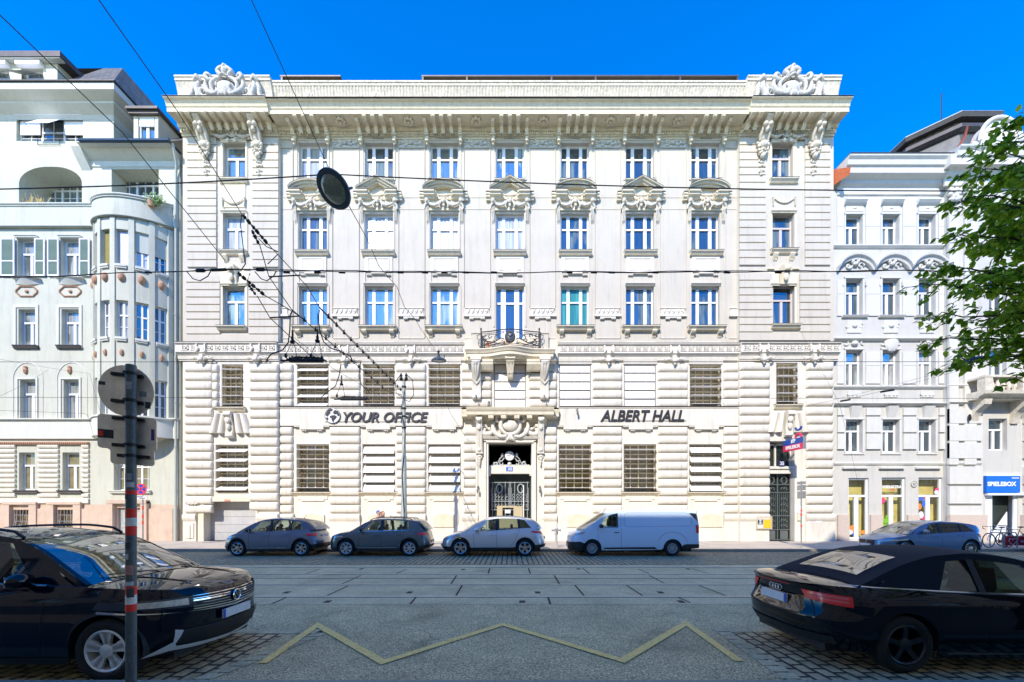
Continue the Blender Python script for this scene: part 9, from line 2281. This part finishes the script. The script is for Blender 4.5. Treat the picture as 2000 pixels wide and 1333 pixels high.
x0, x1, z0, z1 = X(1963, 18.7), X(2040, 18.7), Z(1066, 18.7), Z(1048, 18.7)
MB().slab(lambda u, v: (x0+(x1-x0)*u, 18.7+.02*sin(u*7), z0+(z1-z0)*v), 12, 1, (0, .01, 0)).build('cloth', mat('banner_red', (.70, .02, .03), .6), t, smooth=50)
mb = MB(); hc = (x0+.33, 18.68, (z0+z1)/2-.02); mb.tube([(hc[0]+.2*sin(a)**3*.9, 18.675, hc[2]+.012*(13*cos(a)-5*cos(2*a)-2*cos(3*a)-cos(4*a))*.95) for a in [2*pi*k/24 for k in range(25)]], .011, 4); tt = text_mb('ERST', .5, .09, .008, 0, .01); mb.join(tt, Matrix.Translation((x0+.7, 18.66, hc[2]-.04))); mb.build('banner_print', WHITE, t, smooth=0)
for xx in (x0+.02, x0+1.3, x1-.05): MB().tube([(xx, 18.73, .12), (xx, 18.73, z1+.05)], .025, 6).build('banner_post', GALV, t)
MB().tube([(x0+.0, 18.73, z1+.02), (x1, 18.73, z1+.02)], .02, 6).build('banner_rail', GALV, t)
for i, xx in enumerate((X(1946, 18.6), X(1974, 18.6))):
    tag(MB().tube([(xx-.3, 18.6, .12), (xx-.3, 18.6, .7), (xx-.22, 18.6, .85), (xx+.22, 18.6, .85), (xx+.3, 18.6, .7), (xx+.3, 18.6, .12)], .025, 8).build('bicycle_stand', GALV), ['grey hoop stand left of the red banner', 'grey hoop stand behind the red banner'][i], 'bicycle stand', 'bicycle hoops')
# paper litter on the setts
for i, (px, py) in enumerate(((958, 1080), (1225, 1079))):
    g = GP(px, py); tag(MB().slab(lambda u, v: (g[0]-.09+.2*u, g[1]+.13*v, .012+.02*sin(u*5)*v), 5, 3, (0,0,.004)).build('paper_scrap', WHITE), ['crumpled white paper under the silver suv', 'crumpled white paper on the setts beneath the white van'][i], 'litter')

# ================================================================ TREE at the right
TR = thing('street_tree', 'leafy green lime tree reaching in from the right edge in front of the white house', 'tree', (7.8, 3.3, .12))
BARK = mat('bark', (.09, .065, .045), .9, var=.4, scale=14, bump=.8, bscale=20)
def wig(a, b, n, amp, rr):
    a, b = Vector(a), Vector(b); return [a+(b-a)*(k/n)+Vector((rr.uniform(-1,1), rr.uniform(-1,1), rr.uniform(-1,1)))*amp*sin(pi*k/n) for k in range(n+1)]
rr = random.Random(21); tk = MB(); T0 = Vector((7.8, 3.3, .12)); fork = Vector((7.6, 3.6, 3.6))
tk.tube(wig(T0, fork, 6, .05, rr), [.24, .21, .19, .18, .17, .165, .16], 12); tk.tube(wig(fork, (7.9, 3.9, 7.6), 8, .15, rr), [.15-.013*k for k in range(9)], 8)
lv = MB()
def leaf(p, d, s):
    d = d.normalized(); up = Vector((rr.uniform(-.5,.5), rr.uniform(-.5,.5), 1)).normalized(); sx = d.cross(up).normalized(); nn = sx.cross(d)
    q = [p, p+d*s*.35+sx*s*.36-nn*s*.06, p+d*s*.75+sx*s*.26-nn*s*.1, p+d*s*1.1-nn*s*.12, p+d*s*.75-sx*s*.26-nn*s*.1, p+d*s*.35-sx*s*.36-nn*s*.06, p+d*s*.5+nn*s*.05]
    lv.add(q, [(0,1,6),(1,2,6),(2,3,6),(3,4,6),(4,5,6),(5,0,6)])
def twig(a, b, nl, r=.006, s=.075):
    P = wig(a, b, 5, .06, rr); tk.tube(P, [r, r*.9, r*.8, r*.6, r*.5, r*.35], 4)
    dirm = (Vector(b)-Vector(a)).normalized()
    for k in range(nl):
        t = rr.uniform(.1, 1.03); i = min(4, int(t*5)); p = P[i]+(P[i+1]-P[i])*min(1, (t*5-i)); d = dirm*.5+Vector((rr.uniform(-1,1), rr.uniform(-1,1), rr.uniform(-.9,.25)))
        p = p+Vector((rr.gauss(0,.02), rr.gauss(0,.02), rr.gauss(0,.02)-.01)); leaf(p, d, s*rr.uniform(.65, 1.25))
def branch(a, b, r0, nt, spread, dens, droop=.15):
    P = wig(a, b, 8, .10, rr); tk.tube(P, [r0*(1-.85*k/8) for k in range(9)], 6); D_ = (Vector(b)-Vector(a)).normalized()
    for k in range(nt):
        t = .12+.88*(k+rr.random())/nt; i = min(7, int(t*8)); p = P[i]+(P[i+1]-P[i])*(t*8-i); l = spread*(1.15-.6*t)*rr.uniform(.6, 1.1)
        d = (D_*.6+Vector((rr.uniform(-1,1), rr.uniform(-1,1), rr.uniform(-.8,.8)))).normalized(); twig(p, p+d*l-Vector((0,0,droop*l)), dens)
    twig(P[-1], P[-1]+D_*spread*.6-Vector((0,0,.1)), dens)
B = [((1806, 556), 5.0, 13, .42, 12), ((1850, 520), 4.7, 12, .45, 15), ((1840, 610), 4.6, 11, .4, 12), ((1880, 455), 4.6, 12, .42, 15), ((1848, 660), 4.8, 12, .4, 12), ((1868, 705), 4.5, 12, .36, 12), ((1893, 385), 4.4, 13, .4, 16), ((1925, 330), 4.6, 13, .42, 18),
     ((1945, 275), 4.8, 14, .42, 18), ((1968, 300), 4.3, 14, .45, 20), ((1990, 240), 4.6, 9, .3, 14), ((1960, 400), 4.2, 16, .5, 22), ((1925, 470), 4.9, 16, .5, 22), ((1940, 560), 4.3, 16, .5, 22), ((1935, 620), 4.9, 16, .5, 20), ((1955, 665), 4.4, 14, .42, 18),
     ((1985, 735), 4.2, 6, .24, 10), ((1975, 350), 5.2, 16, .5, 22), ((1970, 520), 5.3, 16, .5, 22), ((1990, 600), 5.2, 16, .5, 20), ((1985, 450), 4.5, 16, .5, 22), ((1960, 440), 5.4, 14, .5, 20), ((1920, 400), 5.0, 12, .42, 18), ((1905, 560), 5.2, 12, .42, 16), ((1910, 640), 5.0, 12, .4, 16)]
for (p, yy, nt_, sp_, de) in B:
    e = Vector(P3(p[0], p[1], yy)); st_ = Vector((7.65, 3.68, max(2.9, e.z-1.5))); m_ = st_+(e-st_)*.38+Vector((0, 0, .28)); tk.tube(wig(st_, m_, 4, .07, rr), [.055, .048, .04, .033, .026], 6); branch(m_, e, .026, int(nt_*1.35), sp_, int(de*1.15))
for k in range(46):                                   # the crown beyond the frame
    a = rr.uniform(0, 2*pi); e = Vector((8.3+1.9*cos(a), 3.6+2.2*sin(a), rr.uniform(3.6, 7.8)))
    if e.x/max(.3, e.y)*F+1000 < 2040 and e.y > .3: e.x = e.y*1.36+.3
    branch(Vector((7.8, 3.8, min(7, max(3.5, e.z-1.3)))), e, .04, 10, .6, 13)
tk.build('trunk', BARK, TR, smooth=60)
LM = bpy.data.materials.new('lime_leaf'); LM.use_nodes = True; nn_ = LM.node_tree; bs = nn_.nodes['Principled BSDF']; bs.inputs['Roughness'].default_value = .45
ge = nn_.nodes.new('ShaderNodeNewGeometry'); rp = nn_.nodes.new('ShaderNodeValToRGB'); rp.color_ramp.elements[0].color = (.09, .24, .01, 1); rp.color_ramp.elements[1].color = (.50, .74, .06, 1)
nn_.links.new(ge.outputs['Random Per Island'], rp.inputs[0]); nn_.links.new(rp.outputs[0], bs.inputs['Base Color'])
tl_ = nn_.nodes.new('ShaderNodeBsdfTranslucent'); nn_.links.new(rp.outputs[0], tl_.inputs[0]); mx_ = nn_.nodes.new('ShaderNodeMixShader'); mx_.inputs[0].default_value = .5; ou = nn_.nodes['Material Output']
nn_.links.new(bs.outputs[0], mx_.inputs[1]); nn_.links.new(tl_.outputs[0], mx_.inputs[2]); nn_.links.new(mx_.outputs[0], ou.inputs[0])
lv.build('leaves', LM, TR, smooth=0)
